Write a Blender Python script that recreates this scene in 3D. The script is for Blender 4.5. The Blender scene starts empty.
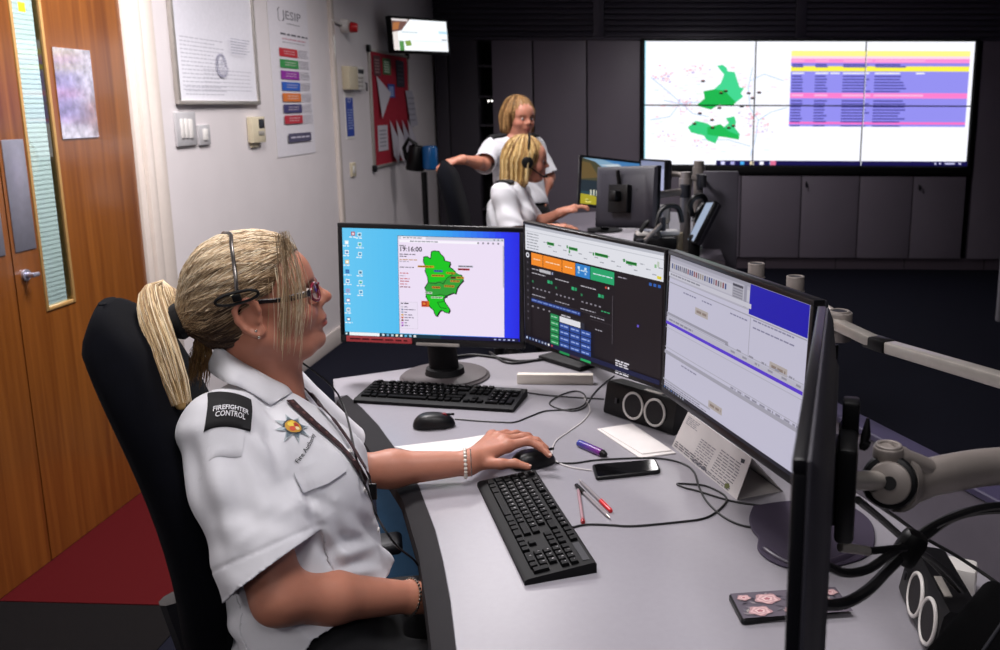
import bpy, bmesh, math, random
import numpy as np
from mathutils import Vector, Matrix
from mathutils.bvhtree import BVHTree
S = bpy.context.scene
C = S.collection
random.seed(7); RNG = np.random.default_rng(7)
PI = math.pi

# ---------------------------------------------------------------- camera
PX, PY, FOC, EYE = 630., 283., 900., 1.555
_p = math.atan((PY - 105.) / FOC)
_y = math.atan((651. - PX) / FOC * math.cos(_p))
CF = np.array([-math.sin(_y) * math.cos(_p), math.cos(_y) * math.cos(_p), -math.sin(_p)])
_R = np.array([math.cos(_y), math.sin(_y), 0.]); _U = np.cross(_R, CF)
_r = math.radians(0.2)
CR, CU = _R * math.cos(_r) + _U * math.sin(_r), -_R * math.sin(_r) + _U * math.cos(_r)
CC = np.array([0, 0, EYE])
cam = bpy.data.cameras.new('camera'); camo = bpy.data.objects.new('camera', cam); C.objects.link(camo)
M = Matrix.Identity(4)
for i in range(3):
    M[i][0], M[i][1], M[i][2], M[i][3] = CR[i], CU[i], -CF[i], CC[i]
camo.matrix_world = M
cam.sensor_width = 36; cam.lens = FOC * 36 / 1000
cam.shift_x = (500 - PX) / 1000; cam.shift_y = (PY - 325) / 1000
cam.clip_start = .05
cam.dof.use_dof = True; cam.dof.focus_distance = 1.62; cam.dof.aperture_fstop = 7.
S.camera = camo
def ray(x, y): return CF + CR * (x - PX) / FOC - CU * (y - PY) / FOC
def onz(x, y, z): r = ray(x, y); return CC + r * (z - EYE) / r[2]
def onx(x, y, X): r = ray(x, y); return CC + r * X / r[0]
def ony(x, y, Y): r = ray(x, y); return CC + r * Y / r[1]
def at(x, y, d): return CC + ray(x, y) * d

# ---------------------------------------------------------------- world, light, exposure
S.view_settings.view_transform = 'Standard'; S.view_settings.look = 'None'
S.view_settings.gamma = 1; S.view_settings.use_curve_mapping = False
S.view_settings.exposure = 0.0
w = bpy.data.worlds.new('world'); S.world = w; w.use_nodes = True
w.node_tree.nodes['Background'].inputs[0].default_value = (.62, .66, .9, 1)
w.node_tree.nodes['Background'].inputs[1].default_value = .025
CEIL = 2.78
def area(name, loc, sx, sy, power, col=(1, .97, .93), rot=(0, 0, 0), spread=180):
    l = bpy.data.lights.new(name, 'AREA'); l.shape = 'RECTANGLE'; l.size = sx; l.size_y = sy
    l.energy = power; l.color = col; l.spread = math.radians(spread)
    o = bpy.data.objects.new(name, l); C.objects.link(o); o.location = loc; o.rotation_euler = rot
    return o
# lit ceiling panels (the housings are built with the ceiling)
PANELS = [(-1.25, 3.1, 60, 'added near the left wall to brighten it'), (.0, 1.2, 15, 'above the front desk'), (-1.0, 1.3, 9, 'above the door threshold'),  # the first panel is added out of view to wash the left wall
          (-.85, 4.85, 24, 'above the rear desk'), (.3, 6.9, 20, 'before the video wall'), (.4, -.9, 13, 'behind the camera on the right'), (-1.2, -.9, 16, 'behind the camera on the left')]
for (x, y, p, _l) in PANELS:
    area('ceiling_lamp', (x, y, CEIL - .035), .56, .56, p, (1, .955, .965), spread=150)
area('corridor_lamp', (-3.0, 5.2, 2.6), .6, 3.0, 75, (.95, 1, 1))

# ---------------------------------------------------------------- helpers
def lin(c):
    if isinstance(c, str):
        c = tuple(int(c[i:i + 2], 16) / 255 for i in (0, 2, 4))
    return tuple((x / 12.92 if x <= .04045 else ((x + .055) / 1.055) ** 2.4) for x in c[:3])
MATS = {}
def mat(name, col, rough=.5, metal=0., var=.06, scale=40., bump=0., bscale=200., coat=0., spec=.5, sheen=0., sss=0.):
    if name in MATS: return MATS[name]
    m = bpy.data.materials.new(name); m.use_nodes = True; nt = m.node_tree
    b = nt.nodes['Principled BSDF']; c = lin(col)
    b.inputs['Roughness'].default_value = rough; b.inputs['Metallic'].default_value = metal
    b.inputs['Specular IOR Level'].default_value = spec
    b.inputs['Coat Weight'].default_value = coat
    b.inputs['Sheen Weight'].default_value = sheen
    if sss: b.inputs['Subsurface Weight'].default_value = sss; b.inputs['Subsurface Scale'].default_value = .006; b.inputs['Subsurface Radius'].default_value = (1, .35, .2)
    tc = nt.nodes.new('ShaderNodeTexCoord')
    n = nt.nodes.new('ShaderNodeTexNoise'); n.inputs['Scale'].default_value = scale; n.inputs['Detail'].default_value = 3
    nt.links.new(tc.outputs['Object'], n.inputs['Vector'])
    r = nt.nodes.new('ShaderNodeValToRGB')
    r.color_ramp.elements[0].position = .3; r.color_ramp.elements[1].position = .7
    r.color_ramp.elements[0].color = (*[x * (1 - var) for x in c], 1)
    r.color_ramp.elements[1].color = (*[min(1, x * (1 + var)) for x in c], 1)
    nt.links.new(n.outputs['Fac'], r.inputs[0]); nt.links.new(r.outputs[0], b.inputs['Base Color'])
    if bump:
        n2 = nt.nodes.new('ShaderNodeTexNoise'); n2.inputs['Scale'].default_value = bscale; n2.inputs['Detail'].default_value = 2
        nt.links.new(tc.outputs['Object'], n2.inputs['Vector'])
        bp = nt.nodes.new('ShaderNodeBump'); bp.inputs['Strength'].default_value = bump; bp.inputs['Distance'].default_value = .002
        nt.links.new(n2.outputs['Fac'], bp.inputs['Height']); nt.links.new(bp.outputs[0], b.inputs['Normal'])
    MATS[name] = m; return m
def attr_mat(name, rough=.6, emit=0., spec=.4, metal=0., base=None, sss=0., bump=0., bscale=200):
    """colour comes from the mesh's own colour layer (flat print, lit screens, strands)"""
    if name in MATS: return MATS[name]
    m = bpy.data.materials.new(name); m.use_nodes = True; nt = m.node_tree
    b = nt.nodes['Principled BSDF']; b.inputs['Roughness'].default_value = rough
    b.inputs['Specular IOR Level'].default_value = spec; b.inputs['Metallic'].default_value = metal
    a = nt.nodes.new('ShaderNodeAttribute'); a.attribute_name = 'Col'
    if emit:
        b.inputs['Base Color'].default_value = (.01, .01, .012, 1)
        nt.links.new(a.outputs['Color'], b.inputs['Emission Color']); b.inputs['Emission Strength'].default_value = emit
    else:
        tc = nt.nodes.new('ShaderNodeTexCoord'); n = nt.nodes.new('ShaderNodeTexNoise'); n.inputs['Scale'].default_value = 60
        nt.links.new(tc.outputs['Object'], n.inputs['Vector'])
        mr = nt.nodes.new('ShaderNodeMapRange'); mr.inputs[3].default_value = .93; mr.inputs[4].default_value = 1.06
        nt.links.new(n.outputs['Fac'], mr.inputs[0])
        mx = nt.nodes.new('ShaderNodeMix'); mx.data_type = 'RGBA'; mx.blend_type = 'MULTIPLY'; mx.inputs[0].default_value = 1
        nt.links.new(a.outputs['Color'], mx.inputs[6]); nt.links.new(mr.outputs[0], mx.inputs[7])
        nt.links.new(mx.outputs[2], b.inputs['Base Color'])
        if sss: b.inputs['Subsurface Weight'].default_value = sss; b.inputs['Subsurface Scale'].default_value = .006; b.inputs['Subsurface Radius'].default_value = (1, .35, .2)
        if bump:
            n2 = nt.nodes.new('ShaderNodeTexNoise'); n2.inputs['Scale'].default_value = bscale
            nt.links.new(tc.outputs['Object'], n2.inputs['Vector'])
            bp = nt.nodes.new('ShaderNodeBump'); bp.inputs['Strength'].default_value = bump; bp.inputs['Distance'].default_value = .002
            nt.links.new(n2.outputs['Fac'], bp.inputs['Height']); nt.links.new(bp.outputs[0], b.inputs['Normal'])
    MATS[name] = m; return m

def tag(o, label=None, cat=None, group=None, kind=None):
    if label: o['label'] = label
    if cat: o['category'] = cat
    if group: o['group'] = group
    if kind: o['kind'] = kind
    return o
ROOT = {}
def thing(name, label, cat, loc=(0, 0, 0), rz=0., group=None, mtx=None):
    o = bpy.data.objects.new(name, None); o.empty_display_size = .05; C.objects.link(o)
    m = mtx if mtx is not None else Matrix.Translation(Vector(loc)) @ Matrix.Rotation(rz, 4, 'Z')
    o.matrix_world = m; ROOT[o.name] = m.copy()
    return tag(o, label, cat, group)
def copy_tree(o, parent=None):
    c = o.copy(); C.objects.link(c)
    if parent is not None: c.parent = parent
    for ch in list(o.children): copy_tree(ch, c)
    return c

class MB:
    def __init__(s): s.v = []; s.f = []; s.mi = []; s.col = []; s.smooth = []
    def add(s, vs, fs, mi=0, col=None, mtx=None, smooth=True):
        n = len(s.v)
        if mtx is not None: vs = [mtx @ Vector(v) for v in vs]
        s.v += [tuple(v) for v in vs]
        for f in fs:
            s.f.append(tuple(i + n for i in f)); s.mi.append(mi); s.col.append(col); s.smooth.append(smooth)
        return s
    def box(s, c, d, mi=0, bev=0., rot=None, col=None, seg=2):
        hx, hy, hz = d[0] / 2, d[1] / 2, d[2] / 2
        bm = bmesh.new(); bmesh.ops.create_cube(bm, size=1.)
        for v in bm.verts: v.co = Vector((v.co.x * d[0], v.co.y * d[1], v.co.z * d[2]))
        if bev: bmesh.ops.bevel(bm, geom=bm.edges[:], offset=min(bev, .49 * min(d)), segments=seg, profile=.5, affect='EDGES')
        m = Matrix.Translation(Vector(c)) @ (rot.to_4x4() if rot is not None else Matrix.Identity(4))
        bm.verts.index_update()
        s.add([v.co.copy() for v in bm.verts], [[v.index for v in f.verts] for f in bm.faces], mi, col, m)
        bm.free(); return s
    def tube(s, pts, r, n=10, mi=0, cap=True, col=None, sq=1.):
        pts = [Vector(p) for p in pts]; N = len(pts)
        rs = r if isinstance(r, (list, tuple, np.ndarray)) else [r] * N
        t = [(pts[min(i + 1, N - 1)] - pts[max(i - 1, 0)]).normalized() for i in range(N)]
        a = Vector((0, 0, 1)) if abs(t[0].z) < .9 else Vector((1, 0, 0))
        u = (a - t[0] * a.dot(t[0])).normalized(); vs = []; fs = []
        for i in range(N):
            u = (u - t[i] * u.dot(t[i])).normalized(); w_ = t[i].cross(u)
            for k in range(n):
                an = 2 * PI * k / n; vs.append(pts[i] + (u * math.cos(an) + w_ * math.sin(an) * sq) * rs[i])
        for i in range(N - 1):
            for k in range(n):
                k2 = (k + 1) % n; fs.append((i * n + k, i * n + k2, (i + 1) * n + k2, (i + 1) * n + k))
        if cap: fs.append(tuple(range(n - 1, -1, -1))); fs.append(tuple((N - 1) * n + k for k in range(n)))
        return s.add(vs, fs, mi, col)
    def cyl(s, p0, p1, r0, r1=None, n=20, mi=0, col=None, bev=0.):
        r1 = r0 if r1 is None else r1
        p0, p1 = Vector(p0), Vector(p1)
        if bev:
            d = (p1 - p0).normalized() * bev
            return s.tube([p0, p0 + d * .3, p0 + d, p1 - d, p1 - d * .3, p1], [r0 - bev, r0 - bev * .3, r0, r1, r1 - bev * .3, r1 - bev], n, mi, True, col)
        return s.tube([p0, p1], [r0, r1], n, mi, True, col)
    def ring(s, c, nrm, R, r, n=28, m=8, mi=0, col=None, ex=1.):
        nrm = Vector(nrm).normalized(); a = Vector((0, 0, 1)) if abs(nrm.z) < .9 else Vector((1, 0, 0))
        u = nrm.cross(a).normalized(); w_ = nrm.cross(u); vs = []; fs = []
        for i in range(n):
            an = 2 * PI * i / n; d = u * math.cos(an) + w_ * math.sin(an)
            for k in range(m):
                b = 2 * PI * k / m; vs.append(Vector(c) + d * (R + r * math.cos(b)) + nrm * r * ex * math.sin(b))
        for i in range(n):
            for k in range(m):
                fs.append((i * m + k, ((i + 1) % n) * m + k, ((i + 1) % n) * m + (k + 1) % m, i * m + (k + 1) % m))
        return s.add(vs, fs, mi, col)
    def ball(s, c, r, n=14, mi=0, col=None, rot=None):
        rr = r if isinstance(r, (tuple, list)) else (r, r, r); vs = []; fs = []; m = n // 2
        for j in range(m + 1):
            th = PI * j / m
            for i in range(n):
                ph = 2 * PI * i / n
                v = Vector((math.sin(th) * math.cos(ph) * rr[0], math.sin(th) * math.sin(ph) * rr[1], math.cos(th) * rr[2]))
                if rot is not None: v = rot @ v
                vs.append(Vector(c) + v)
        for j in range(m):
            for i in range(n):
                fs.append((j * n + i, (j + 1) * n + i, (j + 1) * n + (i + 1) % n, j * n + (i + 1) % n))
        return s.add(vs, fs, mi, col)
    def prism(s, poly, z0, z1, mi=0, col=None, mtx=None, bev=0.):
        n = len(poly); P = [Vector((p[0], p[1], 0)) for p in poly]
        ar = sum(P[i].x * P[(i + 1) % n].y - P[(i + 1) % n].x * P[i].y for i in range(n))
        if ar < 0: P.reverse()
        if bev:
            ins = []
            for i in range(n):
                a, b, c = P[i - 1], P[i], P[(i + 1) % n]
                e1 = (b - a).normalized(); e2 = (c - b).normalized(); nn = Vector((-e1.y - e2.y, e1.x + e2.x, 0))
                nn = nn.normalized() if nn.length > 1e-6 else Vector((-e1.y, e1.x, 0)); ins.append(b + nn * bev)
            L = [[Vector((p.x, p.y, z0)) for p in ins], [Vector((p.x, p.y, z0 + bev)) for p in P],
                 [Vector((p.x, p.y, z1 - bev)) for p in P], [Vector((p.x, p.y, z1)) for p in ins]]
        else: L = [[Vector((p.x, p.y, z0)) for p in P], [Vector((p.x, p.y, z1)) for p in P]]
        vs = [v for l in L for v in l]; fs = [tuple(range(n - 1, -1, -1)), tuple((len(L) - 1) * n + i for i in range(n))]
        for k in range(len(L) - 1):
            for i in range(n): fs.append((k * n + i, k * n + (i + 1) % n, (k + 1) * n + (i + 1) % n, (k + 1) * n + i))
        return s.add(vs, fs, mi, col, mtx)
    def quad(s, a, b, c, d, mi=0, col=None): return s.add([a, b, c, d], [(0, 1, 2, 3)], mi, col, None, False)
    def build(s, name, mats, parent=None, local=False, angle=35, link=True):
        me = bpy.data.meshes.new(name); vs = s.v
        if parent is not None and not local:
            inv = ROOT[parent.name].inverted(); vs = [inv @ Vector(v) for v in vs]
        me.from_pydata([tuple(v) for v in vs], [], s.f)
        mats = mats if isinstance(mats, (list, tuple)) else [mats]
        for m in mats: me.materials.append(m)
        if len(mats) > 1: me.polygons.foreach_set('material_index', s.mi)
        if any(c is not None for c in s.col):
            a = me.color_attributes.new('Col', 'FLOAT_COLOR', 'CORNER'); buf = []
            for f, c in zip(s.f, s.col):
                c = c if c is not None else (1, 1, 1)
                for _ in f: buf += [*c[:3], 1.]
            a.data.foreach_set('color', buf)
        me.polygons.foreach_set('use_smooth', s.smooth)
        me.update(); me.set_sharp_from_angle(angle=math.radians(angle))
        o = bpy.data.objects.new(name, me); C.objects.link(o)
        if parent is not None: o.parent = parent; ROOT[o.name] = ROOT.get(parent.name, Matrix.Identity(4))
        return o
def struct(o): o['kind'] = 'structure'; return o
def centre(o):
    """moves a one-mesh thing's origin to the middle of its base"""
    me = o.data; n = len(me.vertices); co = np.empty(n * 3); me.vertices.foreach_get('co', co); co = co.reshape(-1, 3)
    c = (co.min(0) + co.max(0)) / 2; c[2] = co[:, 2].min(); co -= c
    me.vertices.foreach_set('co', co.ravel()); me.update(); o.location = c; return o

_glyph = {}
def text_geo(s, size=1., bold=0., align='CENTER', spacing=1.):
    key = (s, bold, align, spacing)
    if key not in _glyph:
        cu = bpy.data.curves.new('text', 'FONT'); cu.body = s; cu.size = 1.; cu.align_x = align; cu.align_y = 'CENTER'
        cu.offset = bold; cu.resolution_u = 2; cu.space_character = spacing
        o = bpy.data.objects.new('text', cu); C.objects.link(o)
        dg = bpy.context.evaluated_depsgraph_get(); me = o.evaluated_get(dg).to_mesh()
        vs = [tuple(v.co) for v in me.vertices]; fs = [tuple(p.vertices) for p in me.polygons]
        o.evaluated_get(dg).to_mesh_clear(); bpy.data.objects.remove(o); bpy.data.curves.remove(cu)
        _glyph[key] = (vs, fs)
    vs, fs = _glyph[key]
    return [(v[0] * size, v[1] * size) for v in vs], fs

class Flat:
    """flat print on a plane: rectangles, polygons and lettering in (u right, v down) units"""
    def __init__(s, w, h, o, ux, vx, n, step=.00018):
        s.w, s.h = w, h; s.o, s.ux, s.vx, s.n = Vector(o), Vector(ux), Vector(vx), Vector(n); s.k = 0; s.step = step; s.mb = MB()
    def P(s, u, v, k): return s.o + s.ux * (u / s.w) + s.vx * (v / s.h) + s.n * (s.step * k)
    def rect(s, u0, v0, u1, v1, c, k=None):
        if k is None: s.k += 1; k = s.k
        c = lin(c) if not isinstance(c, tuple) else c
        s.mb.quad(s.P(u0, v1, k), s.P(u1, v1, k), s.P(u1, v0, k), s.P(u0, v0, k), 0, c)
    def grad(s, u0, v0, u1, v1, c0, c1, n=12):
        a, b = np.array(lin(c0)), np.array(lin(c1)); s.k += 1; k = s.k
        for i in range(n):
            t = (i + .5) / n; s.rect(u0 + (u1 - u0) * i / n, v0, u0 + (u1 - u0) * (i + 1) / n, v1, tuple(a + (b - a) * t), k)
    def poly(s, pts, c):
        s.k += 1; c = lin(c) if isinstance(c, str) else c
        from mathutils.geometry import tessellate_polygon
        tri = tessellate_polygon([[Vector((p[0], p[1], 0)) for p in pts]])
        s.mb.add([s.P(p[0], p[1], s.k) for p in pts], [t for t in tri], 0, c, None, False)
    def line(s, pts, wd, c):
        for a, b in zip(pts, pts[1:]):
            d = Vector((b[0] - a[0], b[1] - a[1])); L = d.length
            if L < 1e-6: continue
            d /= L; nn = Vector((-d.y, d.x)) * wd / 2; e = d * wd * .3
            s.poly([(a[0] + nn.x - e.x, a[1] + nn.y - e.y), (a[0] - nn.x - e.x, a[1] - nn.y - e.y), (b[0] - nn.x + e.x, b[1] - nn.y + e.y), (b[0] + nn.x + e.x, b[1] + nn.y + e.y)], c)
            s.k -= 1
        s.k += 1
    def text(s, t, u, v, size, c, bold=0., align='LEFT'):
        s.k += 1; c = lin(c) if isinstance(c, str) else c
        vs, fs = text_geo(t, size, bold, align)
        s.mb.add([s.P(u + a, v - b, s.k) for a, b in vs], fs, 0, c, None, False)
    def words(s, u0, v0, u1, rows, pitch, size, c, fill=.8, rnd=None, wl=(2.0, 6.0)):
        """rows of small grey word marks where the lettering is too small to read"""
        rnd = rnd or random; s.k += 1; k = s.k; c = lin(c) if isinstance(c, str) else c
        for r in range(rows):
            u = u0; end = u0 + (u1 - u0) * (fill + (1 - fill) * rnd.random())
            while u < end:
                L = size * (wl[0] + (wl[1] - wl[0]) * rnd.random())
                s.rect(u, v0 + r * pitch, min(u + L, u1), v0 + r * pitch + size, c, k); u += L + size * .9
    def build(s, name, m, parent=None, local=False): return s.mb.build(name, m, parent, local)

# ---------------------------------------------------------------- materials
m_wall = mat('painted_wall', 'd6cfd0', .55, var=.02, scale=6, bump=.05)
m_wall_dark = mat('dark_wall', '5d5763', .7, var=.04)
m_frame = mat('cream_gloss_paint', 'd9cdc4', .25, var=.02, coat=.4)
m_ceiling = mat('ceiling_tile', 'c9c6c6', .9, bump=.3)
m_black = mat('black_plastic', '08080a', .4, var=.15, spec=.3)
m_black_matt = mat('black_matt_plastic', '0b0b0e', .6, var=.1, bump=.1, bscale=900, spec=.3)
m_charcoal = mat('charcoal_plastic', '222228', .45, var=.08, bump=.06, bscale=800)
m_silver = mat('brushed_aluminium', 'b9b3ac', .35, .6, var=.05)
m_silver_paint = mat('silver_paint', '8d8580', .4, .35, var=.04)
m_plate = mat('satin_metal_plate', 'c6c4c6', .35, .25, var=.03)
m_steel = mat('stainless_steel', 'b4b4c4', .32, .7, var=.05)
m_white = mat('white_plastic', 'dcd8d4', .4, var=.02)
m_cream = mat('cream_plastic', 'd0c4a8', .45, var=.03)
m_paper = mat('white_paper', 'd9d4d2', .8, var=.02)
m_cab = mat('cabinet_laminate', '756d79', .5, var=.03, scale=3)
m_cab_dark = mat('cabinet_dark_laminate', '3b3640', .55, var=.04, scale=3)
m_gap = mat('dark_recess', '08080a', .9)
m_red = mat('red_plastic', 'b8121c', .35)
m_carpet = mat('navy_carpet', '10111c', .95, var=.35, scale=260, bump=.8, bscale=500, spec=.1)
m_carpet_grey = mat('charcoal_carpet', '0f0d0e', .95, var=.35, scale=260, bump=.8, bscale=500, spec=.1)
m_carpet_red = mat('red_carpet', '44070b', .95, var=.25, scale=260, bump=.8, bscale=500, spec=.1)
m_print = attr_mat('printed_sheet', .55)
m_print_gloss = attr_mat('printed_gloss_sheet', .2, spec=.6)
m_screen = attr_mat('lit_screen', .35, emit=1.0, spec=.15)
m_screen_dim = attr_mat('lit_screen_dim', .35, emit=.85, spec=.15)
m_screen_wall = attr_mat('lit_video_wall', .3, emit=1.12)

def glass(name, col, rough=0., ior=1.45, mixt=.0):
    m = bpy.data.materials.new(name); m.use_nodes = True; nt = m.node_tree
    nt.nodes.remove(nt.nodes['Principled BSDF'])
    t = nt.nodes.new('ShaderNodeBsdfTransparent'); t.inputs[0].default_value = (*lin(col), 1)
    g = nt.nodes.new('ShaderNodeBsdfGlossy'); g.inputs[1].default_value = rough
    f = nt.nodes.new('ShaderNodeFresnel'); f.inputs[0].default_value = ior
    ge = nt.nodes.new('ShaderNodeNewGeometry'); sb = nt.nodes.new('ShaderNodeMath'); sb.operation = 'SUBTRACT'; sb.inputs[0].default_value = 1; nt.links.new(ge.outputs['Backfacing'], sb.inputs[1])
    ml = nt.nodes.new('ShaderNodeMath'); ml.operation = 'MULTIPLY'; nt.links.new(f.outputs[0], ml.inputs[0]); nt.links.new(sb.outputs[0], ml.inputs[1])
    x = nt.nodes.new('ShaderNodeMixShader'); nt.links.new(ml.outputs[0], x.inputs[0])
    nt.links.new(t.outputs[0], x.inputs[1]); nt.links.new(g.outputs[0], x.inputs[2])
    nt.links.new(x.outputs[0], nt.nodes['Material Output'].inputs[0]); return m
m_glass = glass('door_glass', 'e9f2f1', .015, 2.0)
m_lens = glass('spectacle_lens', 'e8e2e8', .0, 1.45)

def wood_mat():
    m = bpy.data.materials.new('varnished_oak_veneer'); m.use_nodes = True; nt = m.node_tree; b = nt.nodes['Principled BSDF']
    tc = nt.nodes.new('ShaderNodeTexCoord'); mp = nt.nodes.new('ShaderNodeMapping'); mp.inputs['Scale'].default_value = (14, 14, .5)
    n = nt.nodes.new('ShaderNodeTexNoise'); n.inputs['Scale'].default_value = 2.2; n.inputs['Detail'].default_value = 8; n.inputs['Distortion'].default_value = .6
    r = nt.nodes.new('ShaderNodeValToRGB'); r.color_ramp.elements[0].color = (*lin('673612'), 1); r.color_ramp.elements[1].color = (*lin('8b5220'), 1)
    r.color_ramp.elements[0].position = .3; r.color_ramp.elements[1].position = .72
    nt.links.new(tc.outputs['Object'], mp.inputs[0]); nt.links.new(mp.outputs[0], n.inputs['Vector']); nt.links.new(n.outputs['Fac'], r.inputs[0])
    nt.links.new(r.outputs[0], b.inputs['Base Color']); b.inputs['Roughness'].default_value = .3; b.inputs['Coat Weight'].default_value = .8; b.inputs['Coat Roughness'].default_value = .14
    return m
m_wood = wood_mat()
# ================================================================ the room
WX = -2.06; BY = 8.62
def LW(x, y): return onx(x, y, WX)
def bx(name, lo, hi, m, parent=None, bev=0., seg=2):
    b = MB(); b.box([(a + c) / 2 for a, c in zip(lo, hi)], [c - a for a, c in zip(lo, hi)], 0, bev, seg=seg)
    return b.build(name, m, parent)
def sbox(*a, **k): return struct(bx(*a, **k))
FX0, FX1, FY0, FY1 = -4.4, 5.2, -2.6, 9.4
sbox('floor', (FX0, FY0, -.1), (FX1, FY1, 0), m_carpet)
ya = LW(110, 522)[1]; y_a0 = onz(0, 610, 0)[1]
b = MB()
P = [onz(15, 602, 0), onz(150, 590, 0), onz(260, 640, 0), onz(345, 340, 0)]
b.prism([(WX, P[0][1]), (-1.42, P[0][1] - .01), (-1.42, 3.75), (WX, 3.75)], 0, .004)
struct(b.build('floor_red_carpet', m_carpet_red))
b = MB(); b.prism([(WX, -2.6), (-1.42, -2.6), (-1.42, P[0][1] - .014), (WX, P[0][1] - .003)], 0, .003)
struct(b.build('floor_charcoal_carpet', m_carpet_grey))

# door opening on the left wall
yS, yD = LW(21, 325)[1], LW(133, 140)[1]           # seam between the leaves, jamb side
yF, yW = LW(147, 140)[1], LW(163, 160)[1]
zT = 2.1; lw = yD - yS
y0 = yS - .62
sbox('wall_left', (WX - .12, yW - .01, 0), (WX, 9.4, CEIL), m_wall)
sbox('wall_left_over_door', (WX - .12, y0 - .12, zT + .03), (WX, yW - .01, CEIL), m_wall)
sbox('wall_left_near', (WX - .12, FY0, 0), (WX, y0 - .12, CEIL), m_wall)
def leaf(ya, yb, name):
    """one door leaf with a tall vision panel: stiles and rails round the glass"""
    root = thing(name, None, None, (WX - .02, (ya + yb) / 2, 0)); root['kind'] = 'structure'
    return root
d1 = thing('door_1', None, None, (WX - .02, (yS + yD) / 2, 0)); d1['kind'] = 'structure'
gl, gr, gz = LW(29, 150)[1], LW(55, 150)[1], LW(60, 303)[2]; gzt = 1.98
X0, X1 = WX - .018, WX
for lo, hi in (((X0, yS + .002, .006), (X1, gl - .012, zT)), ((X0, gr + .012, .006), (X1, yD - .003, zT)),
               ((X0, gl - .012, .006), (X1, gr + .012, gz - .012)), ((X0, gl - .012, gzt + .012), (X1, gr + .012, zT))):
    bx('door_panel', lo, hi, m_wood, d1)
m_bead = mat('pale_oak_bead', 'b08a55', .35)
for lo, hi in (((X0 - .004, gl - .014, gz - .014), (X1 + .004, gl, gzt)), ((X0 - .004, gr, gz - .014), (X1 + .004, gr + .014, gzt)),
               ((X0 - .004, gl, gz - .014), (X1 + .004, gr, gz))):
    bx('glazing_bead', lo, hi, m_bead, d1, .003)
bx('glass_pane', (WX - .008, gl, gz), (WX - .003, gr, gzt), m_glass, d1)
pp0, pp1 = LW(3, 140), LW(27, 250)
pl = bx('push_plate', (X1, yS + .016, pp1[2]), (X1 + .003, gl - .026, pp0[2]), m_steel, d1, .001)
lk = LW(25, 275); b = MB(); b.cyl((X1, lk[1], lk[2]), (X1 + .008, lk[1], lk[2]), .019, n=24); b.cyl((X1 + .008, lk[1], lk[2]), (X1 + .03, lk[1], lk[2]), .009, n=16)
b.box((X1 + .03, lk[1] + .008, lk[2]), (.01, .034, .014), 0, .004); b.build('thumb_turn', m_steel, d1)
b = MB(); st = LW(22, 7); b.box((X1 - .0015, st[1], st[2]), (.001, .032, .03), 0); b.build('fire_door_sticker', mat('yellow_sticker', 'e8d820', .5), d1)['label'] = 'small yellow sticker at the top of the glass'
d2 = thing('door_2', None, None, (WX - .02, yS - .3, 0)); d2['kind'] = 'structure'
bx('door_panel', (X0, y0, .006), (X1, yS - .004, zT), m_wood, d2)
bx('push_plate', (X1, yS - .1, pp1[2]), (X1 + .003, yS - .03, pp0[2]), m_steel, d2, .001)
# frame
b = MB()
for (ya_, yb_, dx) in ((yD, yD + (yF - yD) * .45, .012), (yD + (yF - yD) * .45, yF, .026), (yF, yW, .018)):
    b.box((WX - .06 + dx / 2, (ya_ + yb_) / 2, zT / 2 + .02), (.12 + dx, yb_ - ya_, zT + .04), 0, .006)
b.box((WX - .05, (y0 + yD) / 2, zT + .02), (.14, yD - y0, .035), 0, .006)
b.box((WX - .05, y0 - .06, zT / 2), (.14, .12, zT), 0, .006)
struct(b.build('trim_1', m_frame))
# acrylic sheet on the door
s0, s1 = LW(53, 47), LW(96, 137)
o = bx('acrylic_notice', (X1 + .0005, LW(56, 90)[1], s1[2]), (X1 + .004, LW(93, 90)[1], s0[2]), mat('worn_mirror_film', 'd5d0da', .09, .75, var=.35, scale=25), None)
tag(o, 'worn glossy notice sheet stuck on the wooden door right of the glass', 'notice'); centre(o)

# corridor behind the door: pale blinds
sbox('wall_corridor', (-4.3, .6, 0), (-4.24, 9.0, 2.78), mat('corridor_wall', 'b4c2c4', .7))
cb = thing('corridor_blind', 'pale turquoise slatted blind seen through the door glass', 'blind', (-3.9, 5.6, 1.0))
m_slat = mat('pale_turquoise_slat', 'e4e9e8', .5, var=.03)
me0 = None
for k in range(76):
    z = .16 + k * .03
    if me0 is None:
        b = MB(); b.box((0, 0, 0), (.033, 3.8, .002), 0, 0, Matrix.Rotation(1.42, 3, 'Y'))
        o = b.build('slat', m_slat, cb, True); me0 = o.data
    else: o = bpy.data.objects.new('slat', me0); C.objects.link(o); o.parent = cb
    o.location = (0, 0, z - 1.0)
# ceiling and light housings
sbox('ceiling', (FX0, FY0, CEIL), (FX1, FY1, CEIL + .1), m_ceiling)
m_lampface = attr_mat('lamp_diffuser', .4, emit=2.5)
for i, (x, y, p, where) in enumerate(PANELS):
    t = thing('ceiling_light', 'square recessed ceiling light panel ' + where, 'ceiling light', (x, y, CEIL), 0, 'ceiling light panels')
    b = MB(); 
    for dx, dy, sx, sy in ((.3, 0, .02, .62), (-.3, 0, .02, .62), (0, .3, .58, .02), (0, -.3, .58, .02)): b.box((dx, dy, -.012), (sx, sy, .024), 0, .003)
    b.build('frame', m_white, t, True)
    b = MB(); b.quad((-.29, .29, -.006), (.29, .29, -.006), (.29, -.29, -.006), (-.29, -.29, -.006), 0, (1, .96, .93)); b.build('diffuser', m_lampface, t, True)
# skirting and corner strip
sbox('baseboard_left', (WX, yW, 0), (WX + .018, BY, .115), mat('skirting_paint', 'c3b9b4', .4, var=.02), bev=.004)
q = LW(334, 100)
sbox('trim_2', (WX - .01, q[1] - .03, 0), (WX + .022, q[1] + .03, CEIL), m_frame, bev=.004)

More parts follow.
